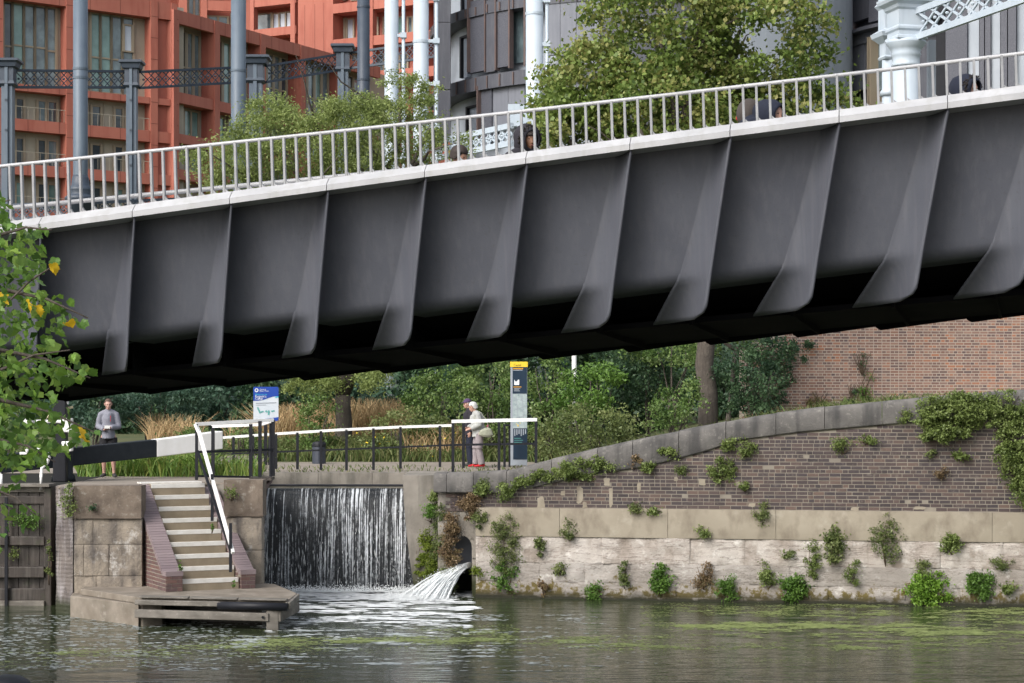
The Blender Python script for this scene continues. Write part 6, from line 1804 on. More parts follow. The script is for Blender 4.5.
for (u, v) in edge_leaves: put_leaf(P(u - 4, v, DF + RN.uniform(-.2, .2)), RN.uniform(.06, .085)); cnt += 1
for (u, v) in ((56, 268), (72, 326), (40, 310), (30, 305), (82, 432), (84, 442), (2, 300)): put_leaf(P(u - 4, v - 4, DF - .25), .085, True); cnt += 1
while cnt < 300:
    u, v = RN.uniform(-20, 98), RN.uniform(198, 545)
    if not inside(u, v): continue
    if u > 45 and RN.random() < .45: continue
    if v > 465 and RN.random() < .75: continue
    put_leaf(P(u - 3, v, DF + RN.uniform(-.6, .5)), RN.uniform(.045, .085)); cnt += 1
# smaller leaves deeper in the crown
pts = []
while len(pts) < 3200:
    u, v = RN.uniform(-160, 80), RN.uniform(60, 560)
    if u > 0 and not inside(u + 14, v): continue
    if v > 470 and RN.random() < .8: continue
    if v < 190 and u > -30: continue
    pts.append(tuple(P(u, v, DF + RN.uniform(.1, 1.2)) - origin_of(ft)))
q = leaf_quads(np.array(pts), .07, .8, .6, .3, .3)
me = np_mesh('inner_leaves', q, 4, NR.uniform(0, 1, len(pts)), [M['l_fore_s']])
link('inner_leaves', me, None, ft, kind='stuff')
# ------------------------------------------------------------------ lettering
def text_mb(s, size, org, right, up, out):
    cu = bpy.data.curves.new('lettering', 'FONT'); cu.body = s; cu.size = size; cu.resolution_u = 2
    o = bpy.data.objects.new('lettering', cu); COL.objects.link(o)
    dg = bpy.context.evaluated_depsgraph_get(); me = bpy.data.meshes.new_from_object(o.evaluated_get(dg))
    mb = MB(); vs = [org + right * v.co.x + up * v.co.y + out * .0 for v in me.vertices]
    mb.add(vs, [tuple(p.vertices) for p in me.polygons])
    bpy.data.objects.remove(o); bpy.data.curves.remove(cu); bpy.data.meshes.remove(me)
    return mb
M['signblue'] = mk('sign_blue', (.012, .055, .33), None, 1, .4, 0)
M['signpale'] = mk('sign_pale', (.52, .57, .62), (.58, .62, .66), 3, .45, 0)
M['signteal'] = mk('sign_teal', (.10, .32, .30), None, 1, .5, 0)
M['signcyan'] = mk('sign_cyan', (.05, .50, .65), None, 1, .5, 0)
M['signwhite'] = mk('sign_white', (.75, .77, .80), None, 1, .5, 0)
M['navy'] = mk('navy_panel', (.008, .022, .045), (.012, .03, .055), 4, .3, 0)
M['signgrey'] = mk('pillar_grey', (.27, .30, .34), (.31, .34, .38), 2, .4, 0)
M['mapgrey'] = mk('map_print', (.26, .32, .33), (.40, .47, .47), 9, .4, 0, spot=(.12, .18, .20), spot_amt=.8, spot_scale=14)
M['amber'] = mk('amber', (.70, .33, .01), None, 1, .5, 0)

# blue canal sign
DS = 43.2
sg = thing('canal_sign', P(265, 470, DS), 'blue and white canal information board on a post beside the footbridge railing', 'sign')
yaw = math.radians(6); rt = Vector((math.cos(yaw), math.sin(yaw), 0)); on = Vector((math.sin(yaw), -math.cos(yaw), 0))
tl_ = P(253.3, 386.6, DS); W_, H_ = 25.0 * DS / F, 34.5 * DS / F
def sq(x, y, o=0): return tl_ + rt * (x * W_) + Vector((0, 0, -y * H_)) + on * o      # x, y in 0..1
def spoly(pts, o, name, mat, par=sg):
    m = MB(); n = len(pts); vs = [sq(x, y, o) for x, y in pts] + [sq(x, y, o - .004) for x, y in pts]
    m.add(vs, [tuple(range(n))[::-1], tuple(range(n, 2 * n))] + [(i, (i + 1) % n, (i + 1) % n + n, i + n) for i in range(n)])
    return build(m, name, M[mat], par)
rc = lambda cx_, cy_, r_, a0: [(cx_ + r_ * math.cos(math.radians(a0 + k * 30)), cy_ - r_ * .74 * math.sin(math.radians(a0 + k * 30))) for k in range(4)]
outl = rc(.94, .05, .06, 0) + rc(.06, .05, .06, 90) + rc(.06, .95, .06, 180) + rc(.94, .95, .06, 270)
m = MB(); n = len(outl); vs = [sq(x, y, 0) for x, y in outl] + [sq(x, y, -.03) for x, y in outl]
m.add(vs, [tuple(range(n))[::-1], tuple(range(n, 2 * n))] + [(i, (i + 1) % n, (i + 1) % n + n, i + n) for i in range(n)])
bd = build(m, 'board', M['signpale'], sg)
spoly(rc(.94, .05, .06, 0) + rc(.06, .05, .06, 90) + [(0, .41), (.2, .41), (.42, .38), (.6, .33), (.78, .29), (1, .28)], .005, 'blue_header', 'signblue', bd)
spoly([(.86, .30), (1, .28), (1, .31), (.86, .32)], .010, 'cyan_swoosh', 'signcyan', bd)
spoly([(.45, .93), (.85, .90), (1, .88), (1, .97), (.94, 1), (.5, 1)], .005, 'blue_footer', 'signblue', bd)
m = MB(); cxy = (.13, .105)
ring = []
for r_ in (.075, .042):
    ring.append([sq(cxy[0] + r_ * math.cos(2 * PI * k / 20), cxy[1] + r_ * .74 * math.sin(2 * PI * k / 20), .012) for k in range(20)])
m.add(ring[0] + ring[1], [(k, (k + 1) % 20, 20 + (k + 1) % 20, 20 + k)[::-1] for k in range(20)])
build(m, 'ring_logo', M['signwhite'], bd)
up_ = Vector((0, 0, 1))
for (tx, x, y, sz, mt) in (('Canal &', .25, .10, .042, 'signwhite'), ('River Trust', .25, .145, .042, 'signwhite'), ('Welcome to', .07, .25, .050, 'signcyan'), ("Regent's", .07, .315, .072, 'signwhite'), ('Canal', .07, .38, .072, 'signwhite')):
    build(text_mb(tx, sz, sq(x, y, .013), rt, up_, on), 'lettering', M[mt], bd)
spoly([(.10, .47), (.92, .45), (.92, .475), (.10, .495)], .006, 'text_line', 'signgrey', bd); spoly([(.10, .53), (.5, .52), (.5, .535), (.10, .545)], .006, 'text_line', 'signgrey', bd)
for pts in ([(.14, .60), (.20, .60), (.30, .76), (.24, .78)], [(.28, .72), (.40, .70), (.42, .735), (.30, .76)], [(.46, .71), (.52, .68), (.58, .74), (.50, .75)], [(.58, .68), (.66, .70), (.64, .82), (.57, .82)], [(.70, .70), (.84, .68), (.86, .72), (.72, .74)]):
    spoly(pts, .006, 'route_map', 'signteal', bd)
for u in (260, 270.5): build(MB().tube([P(u, 387, DS + .16), P(u, 478, DS + .16)], .03, 8), 'post', M['black'], sg)

# pedestrian map pillar
DP = 50.0
ms = thing('map_pillar', P(519, 465, DP), 'tall grey and navy map pillar with a yellow top right of the couple', 'sign')
x0, x1 = S(510.5, DP), S(527.3, DP)
build(MB().box(x0, x1, DP, DP + .12, Z(465.5, DP), Z(367, DP)), 'slab', M['signgrey'], ms, bevel=.006)
yl = build(MB().box(x0 - .01, x1 + .01, DP - .015, DP + .135, Z(367, DP), Z(361.7, DP)), 'yellow_cap', M['yellow'], ms)
def pp_(name, mat, u0, u1, v0, v1, o=.006, par=ms): return build(MB().box(S(u0, DP), S(u1, DP), DP - o, DP - .0005, Z(v1, DP), Z(v0, DP)), name, M[mat], par)
np_ = pp_('navy_panel', 'navy', 512.6, 526.9, 367.3, 393.6)
build(text_mb('Canal', .085, Vector((S(513.5, DP), DP - .018, Z(366.2, DP))), Vector((1, 0, 0)), up_, up_), 'lettering', M['black'], yl)
pp_('name_strip', 'amber', 513, 523, 368.2, 369.2, .010, np_); pp_('name_strip', 'signgrey', 513, 522.5, 369.8, 370.6, .010, np_)
m = MB(); y = DP - .010
pts = [(514.2, 385), (514.2, 379.6), (515.4, 381.6), (516.6, 381.6), (518.4, 379.6), (519.2, 379.6), (519.2, 385)]
m.add([Vector((S(u, DP), y, Z(v, DP))) for u, v in pts], [tuple(range(len(pts)))[::-1]]); build(m, 'building_symbol', M['signwhite'], np_)
pp_('name_strip', 'amber', 513.4, 521.5, 386.6, 387.3, .010, np_)
for v in (388.2, 389.5, 390.6): pp_('text_line', 'signgrey', 514, 520.5 - (v % 2), v, v + .6, .010, np_)
mp_ = pp_('map_print', 'mapgrey', 513, 527, 394, 428)
for (a, b) in (((514, 398), (526, 402)), ((516, 395), (519, 427)), ((514, 410), (526, 406)), ((522, 396), (524, 427)), ((514, 419), (526, 415))):
    build(MB().bar(P(a[0], a[1], DP - .008), P(b[0], b[1], DP - .008), .004, .012), 'street_line', M['signgrey'], mp_)
for (u, v, s_) in ((518, 425.6, 1.4), (520, 423, .8), (523, 421, .8), (516.5, 424, .7)): build(MB().ell(P(u, v, DP - .012), (s_ * .012, .004, s_ * .02), 8, 5), 'map_marker', M['yellow'], mp_)
lp = pp_('navy_panel', 'navy', 513.2, 527.2, 428.4, 459.5)
for k in range(6): pp_('index_column', 'signgrey', 514.2 + k * 2.15, 515.3 + k * 2.15, 429, 436 - (k % 3), .010, lp)
for v in (438, 440, 442, 444): pp_('text_line', 'signteal', 514.2, 521 + (v % 3), v, v + .5, .010, lp)

# other small furniture
DB_ = 53
lb = thing('litter_bin', P(319, 466, DB_), 'dark grey litter bin standing behind the long railing', 'litter bin')
build(MB().lathe((S(319, DB_), DB_, Z(466, DB_)), [(.17, 0), (.18, .02), (.18, .50), (.165, .52)], 12), 'body', mk('bin_grey', (.035, .042, .06), None, 1, .5, 0), lb)
build(MB().lathe((S(319, DB_), DB_, Z(466, DB_) + .52), [(.19, 0), (.19, .06), (.15, .12), (.04, .14)], 12), 'lid', M['black'], lb)
wpo = thing('lamp_post', P(574, 420, 62), 'slim white post rising out of the shrubs below the bridge', 'post')
build(MB().tube([P(574.5, 425, 62), P(574, 340, 62)], .075, 10), 'white_pole', M['white'], wpo, True)
build(MB().tube([P(574, 371, 62), P(556, 374, 62)], .015, 5), 'stay_wire', M['post'], wpo)
lf = thing('low_fence', P(235, 464, 46.9), 'low grey fence of close upright boards behind the white beam end', 'fence')
x = S(186, 49.5)
while x < S(268, 49.5):
    w = RN.uniform(.055, .07); build(MB().box(x, x + w, 49.5, 49.53, ground_h(x, 49.5), ground_h(x, 49.5) + RN.uniform(.30, .33)), 'fence_board', M['timber'], lf); x += .085
build(MB().box(S(186, 49.5), S(268, 49.5), 49.54, 49.58, 2.74, 2.78), 'fence_rail', M['timber'], lf)
bn = thing('park_bench', P(120, 470, 49.5), 'dark slatted bench beside the man in the grey jacket', 'bench')
for v in (447, 450, 453): build(MB().bar(P(88, v, 49.6), P(126, v - .8, 49.4), .03, .05), 'back_slat', M['timberdark'], bn)
for k in range(3): build(MB().bar(P(88, 456.5, 49.4 - k * .12), P(126, 456, 49.2 - k * .12), .09, .03), 'seat_slat', M['timberdark'], bn)
for u in (91, 107, 123): build(MB().bar(P(u, 446, 49.6), P(u, 469, 49.6), .05, .05), 'leg', M['black'], bn); build(MB().bar(P(u, 457, 49.1), P(u, 469.5, 49.1), .05, .05), 'leg', M['black'], bn)
mbz = thing('mooring_bollard', (S(6, 10.6), 10.6, 2.5), 'black domed mooring bollard at the lower left corner', 'bollard')
build(MB().lathe((S(6, 10.6), 10.6, 2.5), [(.13, 0), (.11, .04), (.10, .10), (.13, .13), (.135, .16)], 20), 'shaft', M['black'], mbz, True)
build(MB().lathe((S(6, 10.6), 10.6, 2.66), [(.14, 0), (.14, .02), (.12, .05), (.08, .075), (.02, .085)], 20), 'dome', M['black'], mbz, True)

# ------------------------------------------------------------------ people
SKIN = {'pale': (.50, .29, .22), 'pink': (.52, .31, .25), 'brown': (.24, .12, .07), 'tan': (.36, .20, .14)}
for k, c in SKIN.items(): M['skin_' + k] = mk('skin_' + k, c, tuple(x * .88 for x in c), 14, .5, .05, 80)
def fabric(name, c, c2=None, sc=30): 
    M[name] = mk(name, c, c2 or tuple(x * .8 for x in c), sc, .9, .35, 120, bdist=.004); return name
fabric('f_melange', (.24, .245, .29), (.17, .175, .21), 60); fabric('f_black', (.012, .012, .015)); fabric('f_cream', (.40, .41, .39), (.32, .33, .32), 8)
fabric('f_mauve', (.27, .235, .24), (.22, .19, .20), 9); fabric('f_darkcoat', (.022, .02, .028)); fabric('f_navy', (.008, .012, .028)); fabric('f_charcoal', (.045, .035, .035)); fabric('f_bag', (.34, .35, .27), (.28, .29, .22), 14)
fabric('f_purple', (.085, .05, .12)); fabric('f_red', (.55, .02, .03)); fabric('f_pink', (.60, .06, .20)); fabric('f_fur', (.018, .014, .013)); fabric('f_pack', (.06, .05, .045))
M['hair_brown'] = mk('hair_brown', (.10, .055, .035), (.06, .035, .025), 60, .7, .5, 90); M['hair_white'] = mk('hair_white', (.66, .66, .64), (.52, .52, .50), 50, .8, .6, 90); M['hair_dark'] = mk('hair_dark', (.02, .014, .012), (.035, .022, .018), 50, .7, .6, 90)
M['eye'] = mk('eye', (.02, .015, .012), None, 1, .3, 0); M['lip'] = mk('lip', (.36, .14, .12), None, 1, .5, 0); M['paper'] = mk('paper', (.7, .7, .68), None, 1, .7, 0); M['sole'] = mk('shoe', (.03, .03, .03), None, 1, .7, 0)

def remeshed(mb, name, mat, parent, xf, voxel, smooth=4, wob=0.0):
    me = bpy.data.meshes.new('tmp'); me.from_pydata([tuple(v) for v in mb.v], [], mb.f)
    o = bpy.data.objects.new('tmp', me); COL.objects.link(o)
    r = o.modifiers.new('r', 'REMESH'); r.mode = 'VOXEL'; r.voxel_size = voxel; r.use_smooth_shade = True
    s = o.modifiers.new('s', 'SMOOTH'); s.factor = .5; s.iterations = smooth
    dg = bpy.context.evaluated_depsgraph_get(); out = bpy.data.meshes.new_from_object(o.evaluated_get(dg))
    bpy.data.objects.remove(o); bpy.data.meshes.remove(me)
    if wob:
        for v in out.vertices:
            n = mnoise.noise(v.co * 9 + Vector((5, 0, 0))) + .6 * mnoise.noise(Vector((v.co.x * 22, v.co.y * 22, v.co.z * 12)))
            v.co += v.normal * (wob * n)
    out.transform(xf); out.name = name
    out.polygons.foreach_set('use_smooth', [True] * len(out.polygons))
    for v in out.vertices[:0]: pass
    off = origin_of(parent); out.transform(Matrix.Translation(-off))
    out.materials.clear(); oo = link(name, out, M[mat], parent); ORG[oo.name] = off.copy()
    return oo
def xmb(mb, xf):
    mb.v = [tuple(xf @ Vector(v)) for v in mb.v]; return mb
def head_mb(mb, c, R_, k=1.0):
    def E(p, r, nu=18, nv=12): mb.ell(c + R_ @ (Vector(p) * k), [q * k for q in r], nu, nv, R_)
    E((0, -.012, .035), (.078, .096, .088)); E((0, .022, -.035), (.058, .066, .075)); E((0, .062, -.088), (.028, .026, .022))
    E((0, .07, .03), (.052, .026, .016)); E((.04, .055, -.015), (.024, .026, .022)); E((-.04, .055, -.015), (.024, .026, .022))
    E((0, .088, -.048), (.024, .014, .012)); E((0, .084, -.066), (.02, .014, .008))
    mb.tube([c + R_ @ (Vector((0, .080, .022)) * k), c + R_ @ (Vector((0, .100, -.005)) * k), c + R_ @ (Vector((0, .108, -.022)) * k), c + R_ @ (Vector((0, .088, -.030)) * k)], [.010 * k, .013 * k, .016 * k, .012 * k], 8)
    for s in (-1, 1): E((.078 * s, -.004, -.004), (.010, .021, .032)); E((.080 * s, -.010, .012), (.011, .014, .018))
def hand_mb(mb, w, fwd, pn, side, curl=.5):
    """wrist, direction to the fingers, palm normal, side vector to the thumb"""
    w = Vector(w); f = Vector(fwd).normalized(); n = Vector(pn); n = (n - f * n.dot(f)).normalized(); s = f.cross(n) * side
    mb.tube([w - f * .01, w + f * .03, w + f * .06, w + f * .09], [(.022, .018), (.036, .016), (.041, .015), (.036, .013)], 10) if False else mb.tube([w - f * .02, w + f * .01], .024, 8)
    R_ = Matrix((s, f, n)).transposed().to_3x3()
    mb.ell(w + f * .05, (.040, .055, .016), 14, 8, R_)
    for k, (o, L) in enumerate(((.031, .068), (.010, .078), (-.011, .072), (-.031, .056))):
        p = w + f * .088 + s * o; d = f; pts = [p - f * .02, p]
        for j, sg_ in enumerate((.45, .32, .23)):
            a = curl * (.35 + .35 * j); d = (d * math.cos(a) + n * math.sin(a)).normalized(); pts.append(pts[-1] + d * L * sg_ * 1.0)
        mb.tube(pts, [.0095, .0095, .009, .008, .0065], 8)
    p = w + f * .028 + s * .030; d = (f * .6 + s * .75 + n * .25).normalized()
    mb.tube([p - d * .015, p + d * .028, p + d * .028 + (f * .8 + s * .35 + n * .45).normalized() * .03, p + d * .028 + (f * .8 + s * .1 + n * .6).normalized() * .05], [.013, .012, .010, .008], 8)
def person(label, base, yaw, H, P_, skin, voxel=.0075, group=None):
    """P_: joint positions in a 1.75 m frame, x right of the figure, y forwards, z up"""
    t = thing('person', base, label, 'person', group)
    k = H / 1.75
    xf = Matrix.Translation(base) @ Matrix.Rotation(yaw, 4, 'Z') @ Matrix.Scale(k, 4)
    J = {n: Vector(v) for n, v in P_.items() if n not in ('hr', 'curl', 'pn', 'hd')}
    hr = P_.get('hr', (0, 0, 0)); HR = (Matrix.Rotation(math.radians(hr[2]), 3, 'Z') @ Matrix.Rotation(math.radians(hr[0]), 3, 'X') @ Matrix.Rotation(math.radians(hr[1]), 3, 'Y'))
    b = MB()
    b.tube([J['pelvis'] + Vector((0, 0, -.08)), J['pelvis'], J['waist'], J['chest'], J['chest'] + (J['neck'] - J['chest']) * .7], [(.13, .10), (.15, .11), (.125, .095), (.155, .11), (.12, .085)], 16)
    b.tube([J['chest'] + (J['neck'] - J['chest']) * .6, J['neck'], J['head'] + HR @ Vector((0, -.02, -.04))], [.085, .055, .052], 12)
    head_mb(b, J['head'], HR)
    for s in 'LR':
        b.ell(J['sh' + s], (.055, .055, .055), 12, 8)
        b.tube([J['chest'] + (J['sh' + s] - J['chest']) * .3 + Vector((0, 0, .05)), J['sh' + s]], [.07, .055], 10)
        b.tube([J['sh' + s], J['sh' + s].lerp(J['el' + s], .4), J['el' + s]], [.05, .045, .036], 10); b.ell(J['el' + s], (.037, .037, .037), 10, 8)
        b.tube([J['el' + s], J['el' + s].lerp(J['wr' + s], .3), J['wr' + s]], [.036, .037, .024], 10)
        f = P_['hd'][s] if 'hd' in P_ else (J['wr' + s] - J['el' + s])
        hand_mb(b, J['wr' + s], f, P_['pn'][s], -1 if s == 'L' else 1, P_.get('curl', .6))
        b.ell(J['hip' + s], (.085, .085, .10), 12, 8)
        b.tube([J['hip' + s], J['hip' + s].lerp(J['kn' + s], .5), J['kn' + s]], [.085, .075, .055], 12); b.ell(J['kn' + s], (.055, .055, .055), 10, 8)
        b.tube([J['kn' + s], J['kn' + s].lerp(J['an' + s], .3), J['an' + s].lerp(J['kn' + s], .2), J['an' + s]], [.052, .056, .036, .034], 12)
        fd = Vector(P_.get('ft' + s, (0, 1, 0))).normalized()
        b.tube([J['an' + s] + Vector((0, 0, -.03)) - fd * .05, J['an' + s] + fd * .06 + Vector((0, 0, -.045)), J['an' + s] + fd * .16 + Vector((0, 0, -.06))], [.036, (.042, .03), (.038, .018)], 10)
    remeshed(b, 'body', 'skin_' + skin, t, xf, voxel)
    for s in (-1, 1):
        e = MB().ell(J['head'] + HR @ Vector((.030 * s, .080, .008)), (.013, .006, .006), 10, 6, HR); build(xmb(e, xf), 'eye', M['eye'], t, True)
    e = MB().ell(J['head'] + HR @ Vector((0, .101, -.056)), (.022, .004, .005), 10, 6, HR); build(xmb(e, xf), 'mouth', M['lip'], t, True)
    return t, J, xf, HR
def torso_cloth(mb, J, g=.02, hem=None, sleeves=True, wrist=True, flare=0.0, collar=True):
    z = J['pelvis'].z - .06 if hem is None else hem
    p0 = Vector((J['pelvis'].x, J['pelvis'].y, z))
    mb.tube([p0, J['pelvis'] + Vector((0, 0, .04)), J['waist'], J['chest'], J['chest'] + (J['neck'] - J['chest']) * .65, J['neck'] - Vector((0, 0, .03))],
            [(.155 + g + flare, .125 + g + flare), (.155 + g + flare * .6, .12 + g), (.14 + g, .11 + g), (.165 + g, .12 + g), (.13 + g, .09 + g), .055 + g], 20)
    if collar: mb.tube([J['neck'] - Vector((0, 0, .045)), J['neck'] + Vector((0, .0, .02))], [.07 + g * .5, .062 + g * .3], 14)
    for s in 'LR':
        mb.ell(J['sh' + s], (.050 + g, .052 + g, .048 + g), 12, 8)
        mb.tube([J['neck'] + Vector((0, 0, -.035)), J['neck'].lerp(J['sh' + s], .55) + Vector((0, 0, -.005)), J['sh' + s]], [.055 + g, .052 + g * .8, .046 + g], 12)
        if sleeves:
            mb.tube([J['sh' + s], J['sh' + s].lerp(J['el' + s], .5), J['el' + s]], [.050 + g, .047 + g, .041 + g], 12); mb.ell(J['el' + s], (.043 + g, .043 + g, .043 + g), 10, 8)
            e = J['wr' + s].lerp(J['el' + s], .04)
            mb.tube([J['el' + s], J['el' + s].lerp(e, .5), e], [.043 + g, .04 + g, .030 + g], 12)
def leg_cloth(mb, J, g=.015, to=1.0, wide=0.0):
    mb.tube([J['pelvis'] + Vector((0, 0, .06)), J['pelvis'], J['pelvis'] - Vector((0, 0, .09))], [(.14 + g * .6, .11 + g * .6), (.15 + g * .6, .115 + g * .6), (.15 + g * .3, .11 + g * .3)], 18)
    for s in 'LR':
        mb.tube([J['hip' + s], J['hip' + s].lerp(J['kn' + s], .5), J['kn' + s].lerp(J['hip' + s], .02 if to >= .5 else .15)], [.09 + g, .08 + g + wide * .5, .062 + g + wide], 14)
        if to > .5:
            mb.ell(J['kn' + s], (.06 + g, .06 + g, .06 + g), 10, 8); mb.tube([J['kn' + s], J['kn' + s].lerp(J['an' + s], .5), J['an' + s] + Vector((0, 0, -.01))], [.06 + g, .058 + g + wide * .5, .05 + g + wide], 14)
def shoes(J, P_, t, xf, mat, name='shoe'):
    for s in 'LR':
        fd = Vector(P_.get('ft' + s, (0, 1, 0))).normalized(); a = J['an' + s]
        m = MB().tube([a + Vector((0, 0, -.035)) - fd * .075, a + Vector((0, 0, -.03)) + fd * .0, a + fd * .08 + Vector((0, 0, -.045)), a + fd * .17 + Vector((0, 0, -.055)), a + fd * .20 + Vector((0, 0, -.06))], [(.035, .036), (.045, .045), (.048, .034), (.044, .024), (.02, .014)], 12)
        build(xmb(m, xf), name, M[mat], t, True)
def hair_cap(J, HR, t, xf, mat, lift=.012, back=.0, low=-.02, name='hair', full=1.0, front=.055):
    m = MB(); c = J['head']
    vs = []; nu, nv = 28, 12
    for j in range(nv + 1):
        for i in range(nu):
            a = 2 * PI * i / nu; fr = math.sin(a)          # +1 at the face
            lowz = low if fr < .2 else low + (front - low) * min(1, (fr - .2) / .35)
            top = Vector((0, -.012, .035))
            zz = lowz + (.125 + lift - lowz) * (j / nv)
            u = max(0, min(1, (zz - .035) / (.088 + lift))) if zz > .035 else 0
            r_ = math.sqrt(max(0, 1 - u * u)) if zz > .035 else 1 - .10 * ((.035 - zz) / .1)
            nn = 1 + .06 * mnoise.noise(Vector((math.cos(a) * 4, math.sin(a) * 4, zz * 30)))
            p = Vector(((.078 + lift) * r_ * math.cos(a) * full * nn, -.012 + (.096 + lift) * r_ * math.sin(a) * nn - back * (1 - j / nv), zz))
            vs.append(c + HR @ p)
    fs = [(j * nu + i, j * nu + (i + 1) % nu, (j + 1) * nu + (i + 1) % nu, (j + 1) * nu + i) for j in range(nv) for i in range(nu)] + [tuple(nv * nu + i for i in range(nu)), tuple(range(nu))[::-1]]
    m.add(vs, fs); return build(xmb(m, xf), name, M[mat], t, True)
STAND = dict(pelvis=(0, 0, .93), waist=(0, .01, 1.08), chest=(0, .0, 1.30), neck=(0, .01, 1.49), head=(0, .035, 1.625), shL=(-.165, 0, 1.385), shR=(.165, 0, 1.385), hipL=(-.085, 0, .88), hipR=(.085, 0, .88),
             knL=(-.10, .02, .48), knR=(.10, .02, .48), anL=(-.11, -.02, .09), anR=(.11, -.02, .09), elL=(-.23, -.03, 1.12), elR=(.23, -.03, 1.12), wrL=(-.22, .08, .88), wrR=(.22, .08, .88),
             pn={'L': (1, 0, 0), 'R': (-1, 0, 0)})
def pose(**k): d = dict(STAND); d.update(k); return d

# the man behind the balance beam
pz = pose(head=(.0, .055, 1.615), hr=(-14, 0, 8), elL=(-.225, .02, 1.12), wrL=(-.06, .24, 1.10), elR=(.225, .0, 1.13), wrR=(.06, .25, 1.06), hd={'L': (.7, .6, 0), 'R': (-.75, .5, .1)}, pn={'L': (0, -.2, 1), 'R': (0, -.2, 1)},
          anR=(.10, -.03, .09), anL=(-.12, .0, .09), ftR=(.25, 1, 0), ftL=(-.3, 1, 0), curl=.7)
bs = Vector((S(108.5, 43.9), 43.9, 2.5))
man, J, xf, HR = person('man in a grey zip jacket and dark shorts reading behind the balance beam', bs, PI + .10, 1.74, pz, 'pink', .008)
m = MB(); torso_cloth(m, J, .022, .86, flare=.005); remeshed(m, 'jacket', 'f_melange', man, xf, .012, 4, .006)
build(xmb(MB().bar(Vector((0, .165, .92)), Vector((0, .155, 1.40)), .012, .008, Vector((0, 1, 0))), xf), 'zip', M['f_black'], man)
build(xmb(MB().bar(Vector((-.055, .165, 1.24)), Vector((-.06, .155, 1.36)), .014, .010, Vector((0, 1, 0))), xf), 'red_pocket_zip', M['f_red'], man)
m = MB(); leg_cloth(m, J, .02, .3, .02); remeshed(m, 'shorts', 'f_black', man, xf, .01, 3, .004)
shoes(J, pz, man, xf, 'sole')
hair_cap(J, HR, man, xf, 'hair_brown', .004, low=-.015, front=.082)
m = MB().box(-.065, .055, .345, .36, 1.085, 1.15); single(xmb(m, xf), 'folded_paper', M['paper'], 'small white paper held by the man in the grey jacket', 'paper')

# the couple by the railing
LC = Vector((S(479, 50), 50.0, ground_h(-1, 49) + .02))
yaw_l = math.radians(78)                   # facing left, a little towards the camera
pz = pose(pelvis=(0, -.02, .92), waist=(0, .03, 1.07), chest=(0, .05, 1.28), neck=(0, .10, 1.46), head=(0, .165, 1.585), shL=(-.17, .05, 1.38), shR=(.17, .05, 1.38), hr=(-16, 0, 12),
          elL=(-.21, .02, 1.12), wrL=(-.12, .24, 1.02), elR=(.21, .06, 1.12), wrR=(.08, .27, 1.04), hd={'L': (.2, .9, -.2), 'R': (-.3, .9, -.1)}, pn={'L': (.6, 0, -.8), 'R': (-.6, 0, -.8)}, anL=(-.10, -.06, .09), anR=(.10, .07, .09), knR=(.10, .07, .48))
lady, J, xf, HR = person('white haired woman in a cream jacket and mauve trousers with a shoulder bag', LC, PI / 2 + math.radians(10), 1.66, pz, 'pale', .008)
m = MB(); torso_cloth(m, J, .032, .80, flare=.02); remeshed(m, 'jacket', 'f_cream', lady, xf, .012, 4, .010)
m = MB(); leg_cloth(m, J, .02, 1.0, .022); remeshed(m, 'trousers', 'f_mauve', lady, xf, .012, 3, .008)
shoes(J, pz, lady, xf, 'f_red')
hair_cap(J, HR, lady, xf, 'hair_white', .022, .012, low=-.055, front=.06)
bag = thing('shoulder_bag', xf @ Vector((-.27, -.10, .80)), 'sage green bag hanging behind the white haired woman', 'bag')
m = MB().tube([Vector((-.27, -.13, .80)), Vector((-.275, -.14, .86)), Vector((-.275, -.13, .98)), Vector((-.26, -.11, 1.03))], [(.12, .03), (.20, .06), (.17, .055), (.10, .02)], 14); remeshed(m, 'bag_body', 'f_bag', bag, xf, .009, 3, .006)
build(xmb(MB().tube([Vector((-.27, -.22, 1.02)), Vector((-.25, -.16, 1.25)), Vector((-.18, .02, 1.475)), Vector((-.20, .17, 1.30)), Vector((-.26, .02, 1.02))], .010, 6), xf), 'strap', M['f_bag'], bag, True)
m = MB().ell(Vector((-.10, -.22, 1.08)), (.05, .03, .05), 12, 8); single(xmb(m, xf), 'pink_pouch', M['f_pink'], 'bright pink pouch between the woman and her bag', 'pouch', smooth=True)
OM = Vector((S(470.5, 50.55), 50.55, ground_h(-1, 49) + .02))
pz = pose(neck=(0, .04, 1.48), head=(0, .085, 1.61), hr=(-10, 0, 8), elL=(-.23, -.02, 1.12), wrL=(-.20, .04, .88), elR=(.23, -.02, 1.12), wrR=(.20, .04, .88))
om, J, xf, HR = person('man in a purple cap and dark coat standing beyond the white haired woman', OM, PI / 2 + .2, 1.72, pz, 'pale', .011)
m = MB(); torso_cloth(m, J, .03, .80, flare=.01); remeshed(m, 'coat', 'f_darkcoat', om, xf, .012, 3, .006)
m = MB(); leg_cloth(m, J, .02, 1.0, .01); remeshed(m, 'trousers', 'f_navy', om, xf, .012, 3, .004)
shoes(J, pz, om, xf, 'sole'); hair_cap(J, HR, om, xf, 'hair_white', .004, low=-.03, front=.07)
cp = hair_cap(J, HR, om, xf, 'f_purple', .018, low=.045, name='cap', front=.045)
build(xmb(MB().ell(J['head'] + HR @ Vector((0, .11, .050)), (.065, .065, .008), 14, 6, HR), xf), 'cap_peak', M['f_purple'], om, True)

